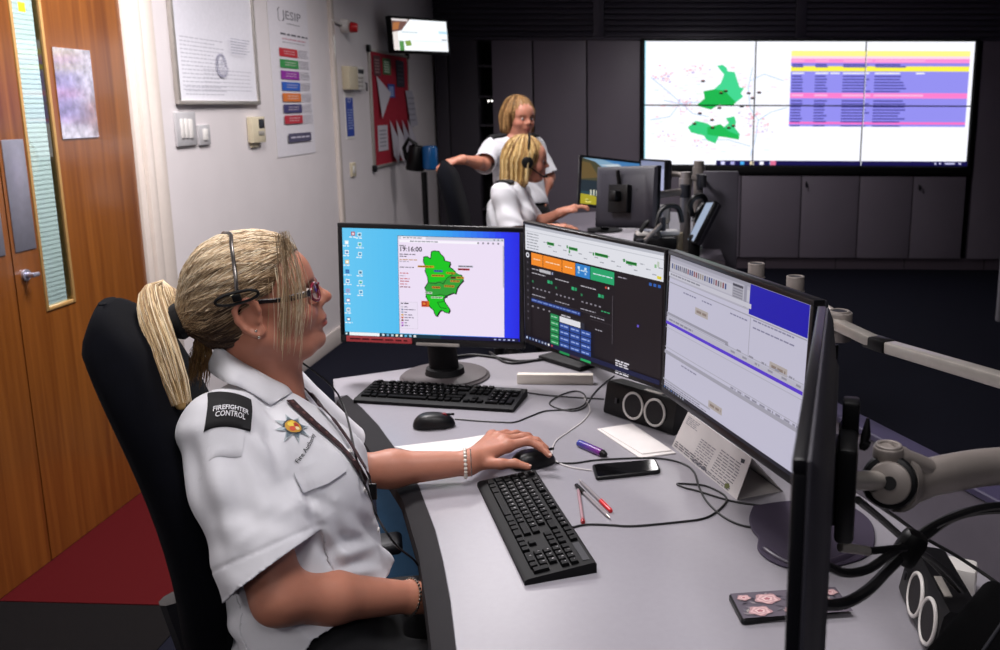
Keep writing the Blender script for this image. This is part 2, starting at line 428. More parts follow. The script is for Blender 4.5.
# back wall, bulkhead and its slats
sbox('wall_back', (FX0, 9.0, 0), (FX1, 9.1, CEIL), m_wall_dark)
sbox('wall_right', (5.1, 5.2, 0), (5.2, 9.1, CEIL), m_wall_dark)
def BW(x, y, Y=BY): return ony(x, y, Y)
zC = BW(560, 40)[2]
bk = thing('slatted_bulkhead', 'dark grey horizontal slats running above the cupboards and the video wall', 'slatted panel', (1.5, BY + .12, zC))
m_slat_d = mat('dark_slat', '4c4856', .4, .2, var=.03)
x0_, x1_ = WX, 5.1
me0 = None
for k in range(int((CEIL - zC - .05) / .052)):
    if me0 is None:
        b = MB(); b.box((0, 0, 0), (x1_ - x0_, .02, .045), 0, .004, Matrix.Rotation(-.25, 3, 'X')); o = b.build('slat', m_slat_d, bk, True); me0 = o.data
    else: o = bpy.data.objects.new('slat', me0); C.objects.link(o); o.parent = bk
    o.location = (0, 0, .06 + k * .052)
for px in (598, 803):
    X = BW(px, 20)[0]; bx('post', (X - .05, BY + .08, zC + .02), (X + .05, BY + .11, CEIL), m_slat_d, bk, .004)
bx('head_rail', (x0_, BY + .02, zC + .002), (x1_, BY + .14, zC + .028), m_slat_d, bk, .003)

# cupboards along the back wall
m_doorA = m_cab
def cupboard(px0, px1, z0, z1, label, dark=False, handle=None, Y=BY, group=None):
    Xa, Xb = max(WX + .02, BW(px0, 150, Y)[0]), BW(px1, 150, Y)[0]
    t = thing('cupboard', label, 'cupboard', ((Xa + Xb) / 2, Y, z0), 0, group)
    md = m_cab_dark if dark else m_cab
    bx('body', (Xa + .001, Y + .022, z0), (Xb - .001, Y + .36, z1), m_cab_dark, t)
    d = bx('door', (Xa + .006, Y, z0 + .004), (Xb - .006, Y + .02, z1 - .006), md, t, .002)
    if handle:
        X, zz = handle
        b = MB(); b.box((X, Y - .006, zz), (.016, .012, .05), 0, .004); b.cyl((X, Y - .012, zz + .01), (X, Y - .03, zz + .01), .008); b.box((X, Y - .035, zz - .005), (.006, .02, .05), 0, .002)
        b.build('lock', m_charcoal, d)
    return t
zp = onz(800, 260, 0)[2]; zpl = BW(800, 258)[2]
cupboard(429, 451, zpl, zC, 'narrow dark tall cupboard in the corner by the left wall', True)
cupboard(451, 480, zpl, zC, 'dark tall cupboard left of the open black shelf bay', True)
cupboard(493.5, 534, zpl, zC, 'tall grey cupboard behind the standing woman')
cupboard(534.5, 587, zpl, zC, 'tall grey cupboard right of the standing woman, second from the video wall')
cupboard(587.5, 640, zpl, zC, 'tall grey cupboard directly left of the video wall')
# open shelf bay
Xa, Xb = BW(480, 150)[0], BW(493.5, 150)[0]
t = thing('shelf_bay', 'open black shelf bay between the dark and the grey tall cupboards', 'shelves', ((Xa + Xb) / 2, BY, zpl))
bx('back_panel', (Xa, BY + .33, zpl), (Xb, BY + .36, zC), m_gap, t)
for z in (.55, .95, 1.35, 1.62, 1.9): bx('shelf', (Xa + .002, BY + .03, z), (Xb - .002, BY + .33, z + .018), m_cab_dark, t)
for k, px in enumerate((488.5, 492)):
    p = BW(px, 101, BY + .1); b = MB(); b.ball(tuple(p), .009); b.col = [(1, .97, .9)] * len(b.f)
    o = b.build('indicator', attr_mat('indicator_light', .4, emit=3.), t)
# video wall
VW = [BW(645.5, 39.5, BY - .0), BW(975.5, 42, BY), BW(967, 168.5, BY), BW(642.5, 163, BY)]
vx0, vx1 = BW(644, 100)[0], BW(971.5, 100)[0]; vz1, vz0 = (VW[0][2] + VW[1][2]) / 2, (VW[2][2] + VW[3][2]) / 2
vw = thing('video_wall', 'large bright video wall of six panels showing a map and coloured incident rows', 'video wall', ((vx0 + vx1) / 2, BY, vz0))
fr = .035
b = MB()
for lo, hi in (((vx0 - fr, BY - .02, vz0 - fr * 2.2), (vx1 + fr, BY + .3, vz0 - .004)), ((vx0 - fr, BY - .02, vz1 + .004), (vx1 + fr, BY + .3, vz1 + fr * .5)),
               ((vx0 - fr, BY - .02, vz0 - .004), (vx0 - .004, BY + .3, vz1 + .004)), ((vx1 + .004, BY - .02, vz0 - .004), (vx1 + fr, BY + .3, vz1 + .004))):
    b.box([(p + q) / 2 for p, q in zip(lo, hi)], [q - p for p, q in zip(lo, hi)], 0, .004)
b.build('surround', m_black_matt, vw)
nx = [vx0, vx0 + (755 - 644) / 327.5 * (vx1 - vx0), vx0 + (864 - 644) / 327.5 * (vx1 - vx0), vx1]
nz = [vz1, vz0 + (vz1 - vz0) * .487, vz0]
# picture in 0..1000 x 0..380 units
class Clip(Flat):
    pass
W_, H_ = 1000., 380.
def wall_picture():
    ops = []
    R = lambda *a: ops.append(('r',) + a)
    rnd = random.Random(3)
    R(0, 0, 1000, 380, 'f6f7ff')
    R(0, 0, 5, 380, '9fe4f6')
    for k in range(150):
        u, v = rnd.gauss(190, 110), rnd.gauss(200, 80)
        if 8 < u < 430 and 50 < v < 350:
            c = rnd.choice(['f3dfe8', 'dfeaf3', 'e3efe0', 'e6dff0', 'f6cfd6'])
            R(u, v, u + rnd.uniform(4, 20), v + rnd.uniform(1.5, 5), c)
    for (u, v, n) in ((60, 105, 26), (150, 85, 22), (120, 190, 34), (335, 225, 30), (365, 255, 18), (300, 130, 10), (70, 290, 10), (170, 305, 10)):
        for k in range(n):
            a, b_ = rnd.gauss(u, 16), rnd.gauss(v, 12); R(a, b_, a + rnd.uniform(2, 9), b_ + rnd.uniform(2, 5), rnd.choice(['f0a9b8', 'e9b8c8', 'c3b2de', 'eec3c8']))
    for pts in ([(20, 110), (70, 150), (110, 185), (150, 220), (200, 230)], [(330, 80), (318, 140), (325, 200), (352, 240), (345, 300), (330, 350)], [(325, 120), (365, 100), (425, 120)], [(352, 240), (390, 215), (440, 200)], [(60, 180), (110, 190), (170, 185)], [(180, 300), (260, 300), (330, 320)], [(20, 240), (80, 230), (110, 190)]):
        ops.append(('l', pts, 2.2, 'a9c6ea'))
    g1 = [(222, 76), (238, 72), (252, 82), (254, 92), (276, 94), (284, 118), (292, 140), (306, 142), (296, 158), (304, 168), (282, 186), (270, 198), (232, 192), (206, 208), (160, 196), (186, 174), (182, 152), (214, 146), (234, 128), (244, 102)]
    g2 = [(136, 262), (160, 242), (196, 250), (214, 262), (236, 252), (246, 262), (262, 248), (252, 234), (278, 228), (284, 246), (280, 262), (296, 282), (294, 300), (262, 294), (232, 290), (222, 312), (196, 302), (186, 288), (146, 278)]
    ops.append(('p', g1, '3fd08c')); ops.append(('p', g2, '35c87c'))
    ops.append(('p', [(160, 196), (186, 174), (182, 152), (214, 146), (246, 150), (282, 186), (270, 198), (232, 192), (206, 208)], '18b04c'))
    ops.append(('p', [(196, 262), (236, 252), (262, 274), (294, 286), (294, 300), (262, 294), (232, 290), (196, 284)], '1cb452'))
    for (u, v) in ((180, 122), (236, 158), (250, 152), (232, 203), (172, 220), (210, 240), (300, 198), (320, 158), (352, 156), (332, 173), (156, 252), (212, 264), (262, 264), (276, 258)):
        R(u - 6, v - 3, u + 6, v + 3, '1c1418'); R(u - 3, v - 4, u + 3, v - 3, 'd84a30')
    # coloured rows
    u0, u1 = 446, 984
    rows = [(30, 46, 'fbf08a'), (46, 54, 'fbd4e4'), (54, 66, 'f28bd0'), (66, 76, '8d86e6'), (76, 91, 'f8ee4a')]
    for v0, v1, c in rows: R(u0, v0, u1, v1, c)
    R(u0, 91, u1, 258, '8f8be8')
    R(u0, 156, u1, 172, 'f87cc8'); R(u0, 244, u1, 251, 'f46fc0')
    for v in list(range(69, 76, 6)) + list(range(104, 154, 9)) + list(range(178, 242, 9)) + [254]:
        for (a, b_) in ((450, 486), (520, 560), (604, 690), (700, 800)):
            R(a, v, a + (b_ - a) * rnd.uniform(.75, 1), v + 4.5, '4c4aa0')
    for (a, b_) in ((450, 486), (520, 560), (566, 594), (604, 684), (700, 776), (824, 850)): R(a, 95, b_, 99, 'f2f2ff')
    for (a, b_) in ((450, 486), (520, 560), (604, 690), (700, 850)): R(a, 161, b_, 166, 'fbb8e0'); R(a, 58, b_, 61, 'f9b4dc')
    # task bar
    R(225, 364, 1000, 380, '16124a'); 
    for k, c in enumerate(['d8d8ff', 'a8a8d8', '4aa8e8', 'e8d8b0', 'f4f4ff', '38b0d8']): R(240 + 30 * k, 367, 252 + 30 * k, 377, c)
    R(392, 364, 410, 380, 'd86a90')
    for a, b_ in ((898, 904), (912, 918), (930, 960), (972, 980)): R(a, 369, b_, 373, 'd0d0f8')
    return ops
OPS = wall_picture()
def clip_poly(pts, a0, b0, a1, b1):
    for ax, lim, sg in ((0, a0, 1), (0, a1, -1), (1, b0, 1), (1, b1, -1)):
        out = []
        for i in range(len(pts)):
            p, q = pts[i - 1], pts[i]; ip = (p[ax] - lim) * sg >= 0; iq = (q[ax] - lim) * sg >= 0
            if ip != iq:
                t = (lim - p[ax]) / (q[ax] - p[ax]); out.append((p[0] + (q[0] - p[0]) * t, p[1] + (q[1] - p[1]) * t))
            if iq: out.append(q)
        pts = out
        if not pts: return []
    return pts
for r in range(2):
    for c in range(3):
        g = .006
        Xa, Xb, Za, Zb = nx[c] + g, nx[c + 1] - g, nz[r + 1] + g, nz[r] - g
        pan = bx('panel', (Xa - g * .9, BY, Za - g * .9), (Xb + g * .9, BY + .08, Zb + g * .9), m_black, vw)
        f = Flat(W_, H_, (vx0, BY - .0008, vz1), (vx1 - vx0, 0, 0), (0, 0, vz0 - vz1), (0, -1, 0), .00006)
        U0, U1 = (Xa - vx0) / (vx1 - vx0) * W_, (Xb - vx0) / (vx1 - vx0) * W_
        V0, V1 = (vz1 - Zb) / (vz1 - vz0) * H_, (vz1 - Za) / (vz1 - vz0) * H_
        for op in OPS:
            if op[0] == 'r':
                a, b_, c_, d_ = max(op[1], U0), max(op[2], V0), min(op[3], U1), min(op[4], V1)
                if a < c_ and b_ < d_: f.rect(a, b_, c_, d_, op[5])
                else: f.k += 1
            elif op[0] == 'p':
                pp = clip_poly(op[1], U0, V0, U1, V1)
                if len(pp) > 2: f.poly(pp, op[2])
                else: f.k += 1
            else:
                for p, q in zip(op[1], op[1][1:]):
                    d = Vector((q[0] - p[0], q[1] - p[1])).normalized(); n_ = Vector((-d.y, d.x)) * op[2] / 2
                    pp = clip_poly([(p[0] + n_.x, p[1] + n_.y), (p[0] - n_.x, p[1] - n_.y), (q[0] - n_.x, q[1] - n_.y), (q[0] + n_.x, q[1] + n_.y)], U0, V0, U1, V1)
                    if len(pp) > 2: f.poly(pp, op[3])
        f.build('picture', m_screen_wall, pan)
# cupboards below and right of the video wall
zb = BW(800, 175.5)[2]
bx_ = [690, 742, 803, 861.5, 915.5, 969]
lbl = ['low grey cupboard under the left end of the video wall', 'low grey cupboard under the map on the video wall',
       'low grey cupboard under the middle of the video wall', 'low grey cupboard with a lock under the coloured rows',
       'low grey cupboard under the right end of the video wall']
for k in range(5):
    h = (BW(806, 184)[0], BW(806, 184)[2]) if k == 2 else ((BW(919, 187)[0], BW(919, 187)[2]) if k == 4 else None)
    lb = lbl[k] if k != 2 else 'low grey cupboard with a lock below the middle of the video wall'
    if k == 3: lb = 'low grey cupboard without a lock below the coloured rows'
    if k == 4: lb = 'low grey cupboard with a lock under the right end of the video wall'
    cupboard(bx_[k], bx_[k + 1], zpl, zb, lb, False, h)
cupboard(640.5, 690, zpl, zb, 'low grey cupboard behind the rear desk, left under the video wall')
cupboard(975, 1040, zpl, zC, 'tall grey cupboard right of the video wall')
sbox('baseboard_back', (WX, BY + .03, 0), (5.1, BY + .06, zpl), mat('plinth', '4c424c', .6, var=.03))
for px in (640, 700, 765, 836, 905, 985):
    X = BW(px, 265)[0]; sbox('trim_3', (X - .003, BY + .028, .002), (X + .003, BY + .032, zpl - .004), m_gap)
# grey pedestal at the right edge
q = onz(998, 322, 0)
o = bx('side_pedestal', (q[0] - .005, q[1], 0), (q[0] + .45, q[1] + .05, .62), mat('pedestal_grey', '8d8a92', .5), None, .006); centre(o)
tag(o, 'pale grey pedestal end standing on the dark carpet at the right edge', 'pedestal')

# ================================================================ left wall fittings
def wallplate(name, px0, py0, px1, py1, dep, m, parent, bev=.003):
    a, b_ = LW(px0, py0), LW(px1, py1); ym = (LW(px0, (py0 + py1) / 2)[1], LW(px1, (py0 + py1) / 2)[1])
    return bx(name, (WX, ym[0], b_[2]), (WX + dep, ym[1], a[2]), m, parent, bev)
class WFlat(Flat):
    """print on the left wall; u runs along +Y, v down"""
    def __init__(s, w, h, ya, yb, zt, zb_, x): super().__init__(w, h, (x, ya, zt), (0, yb - ya, 0), (0, 0, zb_ - zt), (1, 0, 0), .0003)
# framed procedure board
a, b_ = LW(172, 50), LW(256, 50); zb1 = (LW(174, 104)[2] + LW(256, 105)[2]) / 2; yA, yB = LW(170, 50)[1], LW(253, 50)[1]
t = thing('framed_board', 'large framed white procedure sheet on the left wall beside the door', 'framed sheet', (WX, (yA + yB) / 2, zb1))
zt1 = 2.2
f = .018
for lo, hi in (((WX, yA, zb1), (WX + .022, yB, zb1 + f)), ((WX, yA, zt1 - f), (WX + .022, yB, zt1)), ((WX, yA, zb1 + f), (WX + .022, yA + f, zt1 - f)), ((WX, yB - f, zb1 + f), (WX + .022, yB, zt1 - f))):
    bx('frame_bar', lo, hi, m_silver, t, .003)
bx('backing', (WX + .001, yA + f, zb1 + f), (WX + .01, yB - f, zt1 - f), m_white, t)
F_ = WFlat(100, 120, yA + f, yB - f, zt1 - f, zb1 + f, WX + .0105); rr = random.Random(5)
F_.rect(0, 0, 100, 120, 'e6e4ec')
F_.words(6, 66, 60, 14, 3.4, .9, 'bfbdc8', .7, rr); F_.words(30, 92, 94, 6, 3.6, .8, 'c4c2cc', .9, rr); F_.words(8, 108, 60, 3, 3, .8, 'c4c2cc', .7, rr)
for k in range(26):
    a_ = 2 * PI * k / 26; F_.rect(52 + 6 * math.cos(a_) - 1, 88 - 10 * math.sin(a_) - .6, 52 + 6 * math.cos(a_) + 2.4, 88 - 10 * math.sin(a_) + .6, 'a9a7ba')
for k in range(18): F_.rect(48 + rr.random() * 6, 80 + k * .9, 50 + rr.random() * 8, 80.5 + k * .9, 'b0aec0')
F_.words(64, 62, 90, 6, 2.6, .7, 'a0a0b0', .8, rr)
F_.build('sheet', m_print_gloss, t)
# switches
t = thing('light_switch', 'triple metal light switch plate on the left wall under the framed sheet', 'light switch', tuple(LW(183, 145)))
wallplate('plate', 174, 112, 194, 145, .012, m_plate, t)
for k in range(3):
    x = 178 + k * 4.3
    wallplate('rocker', x, 119, x + 2.8, 138, .018, m_white, t, .002)
t = thing('light_switch', 'single small metal switch plate right of the triple switch', 'light switch', tuple(LW(202, 144)))
wallplate('plate', 197, 125, 208, 144.5, .012, m_plate, t); wallplate('rocker', 200.5, 129, 204.5, 140, .018, m_white, t, .002)
t = thing('thermostat', 'cream thermostat with a small dark display left of the striped poster', 'thermostat', tuple(LW(253, 143)))
wallplate('body', 247, 117, 260, 142, .03, m_cream, t, .005); wallplate('display', 253, 119, 258.5, 128, .032, m_charcoal, t, .001); 
for k in range(3): wallplate('button', 253 + k * 2, 131, 254.4 + k * 2, 135, .033, m_silver, t, .0005)
wallplate('sensor', 250, 142.5, 257, 147, .012, m_cream, t)
# poster with coloured bars
yA, yB = LW(271, 70)[1], LW(310, 70)[1]; zb1 = LW(290, 156)[2]; zt1 = LW(290, -6)[2]
o_ = bx('poster', (WX + .0006, yA, zb1), (WX + .003, yB, zt1), m_white, None); 
t = thing('poster', 'tall white laminated poster with seven coloured bars on the left wall', 'poster', (WX, (yA + yB) / 2, zb1))
o_.data.transform(Matrix.Translation((-WX, -(yA + yB) / 2, -zb1))); o_.name = 'laminate'; o_.parent = t
F_ = WFlat(100, 330, yA, yB, zt1, zb1, WX + .0033)
F_.rect(0, 0, 100, 330, 'd6d2d8')
F_.text('JESIP', 58, 46, 24, '5a5862', .0, 'CENTER'); F_.line([(28, 33), (24, 36), (24, 56), (28, 59)], 1.5, '55535c'); F_.words(44, 61, 82, 1, 4, 1.6, '77747c')
F_.words(26, 82, 96, 1, 5, 3.4, '4a4854', 1); F_.words(30, 92, 90, 1, 4, 2., 'c07088', 1); F_.words(30, 99, 88, 1, 4, 1.6, '9a96a0', 1)
for k, c in enumerate(['b8232e', '2e8a44', '8a2496', '2258b4', 'd0702a', '3c3868', 'b02838']):
    v = 112 + 22.5 * k
    F_.rect(20, v, 66, v + 17, c); F_.words(32, v + 5, 60, 2, 5, 1.1, 'd8c8cc', .8); F_.words(68, v, 94, 5, 3.6, 1.2, '9a96a0', .85)
F_.rect(26, 284, 86, 302, '4a4660'); F_.words(32, 291, 82, 1, 4, 3, 'c8c4d4', 1)
F_.build('print', m_print, t)
# alarm sounder with red beacon
c0 = LW(343, 28)
t = thing('alarm_beacon', 'red alarm beacon on a white mount high on the left wall', 'alarm', tuple(c0))
b = MB(); b.cyl((WX, c0[1] - .02, c0[2] + .012), (WX + .05, c0[1] - .02, c0[2] + .012), .05, .042, 20, bev=.006); b.build('mount', m_white, t)
b = MB(); b.cyl((WX + .05, c0[1] - .01, c0[2] + .005), (WX + .1, c0[1] + .0, c0[2]), .036, .03, 20, bev=.008); b.build('beacon', m_red, t)
b = MB(); b.tube([(WX + .012, c0[1] - .28, c0[2] + .03), (WX + .012, c0[1] - .04, c0[2] + .015)], .011, 8); b.build('conduit', m_white, t)
# access keypad
t = thing('access_keypad', 'cream access keypad box on the left wall below the alarm beacon', 'keypad', tuple(LW(350, 90)))
wallplate('housing', 342, 66, 351, 90, .05, m_cream, t, .004); wallplate('keypad', 351, 66, 360, 90, .035, m_white, t, .004); wallplate('display', 353, 69, 358.5, 74, .037, m_charcoal, t, .001)
for r in range(3):
    for c in range(2): wallplate('key', 353.4 + c * 2.6, 76.5 + r * 4, 355.2 + c * 2.6, 79 + r * 4, .038, m_silver, t, .0005)
b = MB(); q = LW(361, 82); b.tube([(WX + .02, q[1], q[2]), (WX + .025, q[1] + .05, q[2] - .01), (WX + .02, q[1] + .06, q[2] - .06)], .006, 6); b.build('cable', m_black, t)
# blue tag sign
yA, yB = LW(345, 115)[1], LW(353.5, 115)[1]; zt1, zb1 = LW(348, 93)[2], LW(349, 139)[2]
t = thing('wall_sign', 'tall narrow blue and white sign on the left wall under the keypad', 'sign', (WX, (yA + yB) / 2, zb1))
bx('board', (WX, yA, zb1), (WX + .004, yB, zt1), m_white, t)
F_ = WFlat(30, 140, yA, yB, zt1, zb1, WX + .0043); F_.rect(2, 14, 28, 132, '2342a0'); 
for k in range(10):
    a_ = 2 * PI * k / 10; F_.rect(14 + 5 * math.cos(a_) - 1, 22 + 6 * math.sin(a_) - 1, 14 + 5 * math.cos(a_) + 1, 22 + 6 * math.sin(a_) + 1, 'e8e8f4')
F_.words(6, 50, 24, 8, 8, 3, 'a8b4e0', .8); F_.build('print', m_print, t)
t = thing('wall_socket', 'small cream wall plate low on the left wall under the blue sign', 'wall plate', tuple(LW(352, 176))); wallplate('plate', 350, 163, 354.5, 176, .012, m_cream, t); wallplate('insert', 351.3, 166, 353.2, 173, .015, m_white, t, .001)
# notice board
yA, yB = LW(370, 108)[1], LW(408, 108)[1]; zt1, zb1 = (LW(371, 48)[2] + LW(407, 57)[2]) / 2, (LW(374, 169)[2] + LW(409, 160)[2]) / 2
t = thing('notice_board', 'red felt notice board crowded with pinned papers on the left wall', 'notice board', (WX, (yA + yB) / 2, zb1))
bx('felt', (WX, yA + .02, zb1 + .02), (WX + .014, yB - .02, zt1 - .02), mat('red_felt', 'a00f2a', .9, var=.1, bump=.4), t)
for lo, hi in (((WX, yA, zb1), (WX + .02, yB, zb1 + .02)), ((WX, yA, zt1 - .02), (WX + .02, yB, zt1)), ((WX, yA, zb1 + .02), (WX + .02, yA + .02, zt1 - .02)), ((WX, yB - .02, zb1 + .02), (WX + .02, yB, zt1 - .02))):
    bx('frame_bar', lo, hi, m_silver, t, .003)
for yy in (yA, yB):
    for zz in (zb1, zt1): bx('corner_cap', (WX, yy - .025, zz - .025), (WX + .026, yy + .025, zz + .025), m_black, t, .006)
Wd, Ht = yB - yA, zt1 - zb1
def pinned(name, pts, col, label, dx, curl=.0, grp=None, lines='8a8894'):
    """a sheet pinned on the board; pts in board fractions (u right, v down)"""
    b = MB(); n = len(pts); P3 = []
    for (u, v) in pts: P3.append(Vector((WX + dx + curl * max(0, v - pts[0][1]), yA + u * Wd, zt1 - v * Ht)))
    b.add(P3, [tuple(range(n - 1, -1, -1))], 0, lin(col), None, False)
    b.add([p - Vector((.0012, 0, 0)) for p in P3], [tuple(range(n))], 0, lin(col), None, False)
    for i in range(n):
        b.quad(P3[i], P3[(i + 1) % n], P3[(i + 1) % n] - Vector((.0012, 0, 0)), P3[i] - Vector((.0012, 0, 0)), 0, lin(col))
    if lines:
        u0, u1 = min(p[0] for p in pts), max(p[0] for p in pts); v0, v1 = min(p[1] for p in pts), max(p[1] for p in pts)
        if len(pts) == 4 and abs(pts[0][1] - pts[1][1]) < .03:
            for k in range(5):
                v = v0 + (v1 - v0) * (.18 + .15 * k); x_ = WX + dx + curl * (v - v0) + .0009
                b.quad((x_, yA + (u0 + (u1 - u0) * .15) * Wd, zt1 - (v + .012) * Ht), (x_, yA + (u0 + (u1 - u0) * .8) * Wd, zt1 - (v + .012) * Ht), (x_, yA + (u0 + (u1 - u0) * .8) * Wd, zt1 - v * Ht), (x_, yA + (u0 + (u1 - u0) * .15) * Wd, zt1 - v * Ht), 0, lin(lines))
    o = b.build(name, m_print); centre(o); tag(o, label, 'paper', grp); return o
pinned('pinned_paper', [(.08, .05), (.24, .05), (.24, .22), (.08, .22)], '5a2a30', 'dark photo print pinned at the top left of the red notice board', .018, 0, None, 'a08080')
pinned('pinned_paper', [(.3, .06), (.5, .06), (.5, .2), (.3, .2)], '3d6a3c', 'green printed card pinned at the top of the red notice board', .018, 0, None, 'c8d8c0')
pinned('pinned_paper', [(.64, .06), (.86, .06), (.86, .3), (.64, .3)], '2c2834', 'tall dark leaflet pinned at the top right of the red notice board', .02, 0, None, '55505c')
pinned('pinned_paper', [(.12, .22), (.44, .36), (.16, .58)], 'c9c4cc', 'white triangular folded sheet pinned at the left of the red notice board', .022, .05)
pinned('pinned_paper', [(.4, .28), (.58, .28), (.58, .4), (.4, .4)], '24489c', 'blue card pinned in the middle of the red notice board', .018, 0, None, 'a0b4e0')
pinned('pinned_paper', [(.1, .64), (.34, .64), (.34, .86), (.1, .86)], 'c4bec6', 'white letter pinned low at the left of the red notice board', .018)
for k in range(4):
    u = .4 + .15 * k
    pinned('pinned_paper', [(u, .6), (u + .2, .8), (u + .1, 1.0), (u, .92)], ['b8b2bc', 'c8c2ca', 'aca6b2', 'bcb6c0'][k], 'pointed white sheet, number %s from the left in the fan along the notice board foot' % ['one', 'two', 'three', 'four'][k], .024 + .004 * k, .06, 'fanned sheets on the notice board')
pinned('pinned_paper', [(.86, .33), (1.06, .33), (1.16, .66), (.94, .68)], 'b4b0bc', 'white sheet hanging over the right edge of the red notice board', .026, .03)
# television in the corner
a, b_, c_, d_ = [at(*p) for p in ((392, 16, 6.75), (451, 20, 7.15), (447.5, 54, 7.15), (389, 52, 6.75))]
def frame_of(TL, TR, BR, BL):
    TL, TR, BR, BL = map(Vector, (TL, TR, BR, BL)); x = ((TR - TL) + (BR - BL)).normalized(); z = ((TL - BL) + (TR - BR)); z = (z - x * z.dot(x)).normalized(); y = z.cross(x)
    c = (TL + TR + BR + BL) / 4; w_ = ((TR - TL).length + (BR - BL).length) / 2; h_ = ((TL - BL).length + (TR - BR).length) / 2
    m = Matrix((x, y, z)).transposed().to_4x4(); m.translation = c; return m, w_, h_
mt, tw, th = frame_of(a, b_, c_, d_)
t = thing('wall_television', 'small bright television mounted high in the corner of the left wall', 'television', mtx=mt)
b = MB(); b.box((0, .025, 0), (tw, .05, th), 0, .004); b.build('casing', m_black, t, True)
f = Flat(100, 60, (-tw / 2 + .02, -.001, th / 2 - .02), (tw - .04, 0, 0), (0, 0, -th + .04), (0, -1, 0), .0002)
f.rect(0, 0, 100, 60, 'f4f8fc'); f.poly([(0, 0), (32, 0), (16, 22), (0, 26)], '6a4a44'); f.rect(0, 0, 28, 4, 'd8d0d0'); f.poly([(2, 8), (14, 6), (10, 20), (0, 22)], 'a86a3c'); f.poly([(0, 26), (9, 24), (9, 60), (0, 60)], 'e4dcd8')
f.poly([(10, 42), (18, 42), (18, 60), (10, 60)], '4f8c4a'); f.poly([(20, 42), (30, 40), (32, 50), (22, 52)], '7a9a44'); f.rect(16, 24, 44, 26, 'b8c8cc'); f.rect(84, 20, 100, 25, 'b8dcec'); f.rect(36, 40, 100, 42, 'dfe9f2'); f.rect(88, 36, 98, 38, '6a7a88')
f.build('display', m_screen_wall, t, True)
b = MB(); b.tube([Vector((0, .05, 0)), Vector((-.12, .25, 0)), mt.inverted() @ Vector((WX + .01, 7.9, mt.translation.z))], .022, 8); b.box(tuple(mt.inverted() @ Vector((WX + .01, 7.9, mt.translation.z))), (.12, .12, .16), 0, .004); b.build('bracket', m_black, t, True)
# upright vacuum cleaner on its wall dock
YV = 7.15; XV = ony(424, 258, YV)[0]
def V_(x, y): return ony(x, y, YV)
t = thing('stick_vacuum', 'black and blue stick vacuum cleaner hanging at the end of the left wall', 'vacuum cleaner', (XV, YV, 0))
bdy = V_(417, 158); bl = V_(430, 157)
b = MB(); b.cyl(bdy + np.array((-.02, 0, -.1)), bdy + np.array((.0, 0, .1)), .075, .06, 18, bev=.015); b.tube([bdy + np.array((0, 0, .1)), bdy + np.array((-.06, 0, .15)), bdy + np.array((-.1, 0, .08)), bdy + np.array((-.08, 0, -.02))], .018, 8); b.build('motor', m_black, t)
b = MB(); b.cyl(bl + np.array((0, 0, -.1)), bl + np.array((0, 0, .09)), .06, n=18, bev=.02); b.build('dust_cup', mat('blue_plastic', '1d5f9c', .25), t)
b = MB(); b.tube([V_(424, 172), V_(426, 220), V_(428, 258)], .024, 10); b.build('wand', m_black, t)
hd = V_(429, 262); b = MB(); b.box((hd[0] + .02, YV, .04), (.25, .1, .07), 0, .02); b.build('floor_head', m_black, t)
# ================================================================ the front desk
DZ = .74
def D(x, y, dz=0.): return onz(x, y, DZ + dz)
m_top = mat('grey_laminate_top', '908d94', .3, var=.02, scale=90, spec=.5)
m_edge = mat('dark_edge_trim', '1a181b', .75, var=.06, bump=.1, bscale=600, spec=.2)
m_rail = mat('grey_rail_panel', '5c5760', .55, var=.03)
m_rail_top = mat('lilac_rail_cap', '37324c', .5, var=.03)
m_bluepanel = mat('blue_panel', '4f7fa8', .6, var=.05)
def spline(pts, n=8):
    pts = [Vector(p) for p in pts]; out = []
    for i in range(len(pts) - 1):
        p0 = pts[max(i - 1, 0)]; p1 = pts[i]; p2 = pts[i + 1]; p3 = pts[min(i + 2, len(pts) - 1)]
        for k in range(n):
            t = k / n; out.append(.5 * ((2 * p1) + (p2 - p0) * t + (2 * p0 - 5 * p1 + 4 * p2 - p3) * t * t + (3 * p1 - p0 - 3 * p2 + p3) * t ** 3))
    return out + [pts[-1]]
inner = [D(*p) for p in ((347, 395), (362, 408), (378, 425), (394, 447), (407, 467), (419, 487), (435, 530), (443, 562), (450, 600), (456, 650))]
inner = [tuple(p[:2]) for p in inner] + [(-.245, 1.02), (-.215, .8), (-.21, .55)]
outer = [D(*p) for p in ((336, 398), (342, 407), (356, 430), (369, 450), (385, 472), (401, 497), (417, 552), (421, 580), (424, 600), (430, 650))]
outer = [tuple(p[:2]) for p in outer] + [(-.292, 1.02), (-.262, .8), (-.258, .55)]
TL = tuple(D(333, 379)[:2])
rA = np.array([.451, 1.808]); rd = np.array([.405, -.914])
back = [(.95, .55), tuple(rA + rd * 1.1), tuple(rA + rd * .2), tuple(rA), tuple(rA - rd * .45), (.02, 2.8), (-.3, 2.93), (-.55, 2.86), tuple(D(404, 369)[:2]), TL]
desk = thing('control_desk', 'large curved grey control desk with a dark edge trim in front of the woman', 'desk', (.1, 1.7, 0))
b = MB(); b.prism(inner + back + [tuple(D(335, 397)[:2])], DZ - .028, DZ, bev=.0015); b.build('worktop', m_top, desk)
b = MB()
n = len(outer); vs = []; fs = []
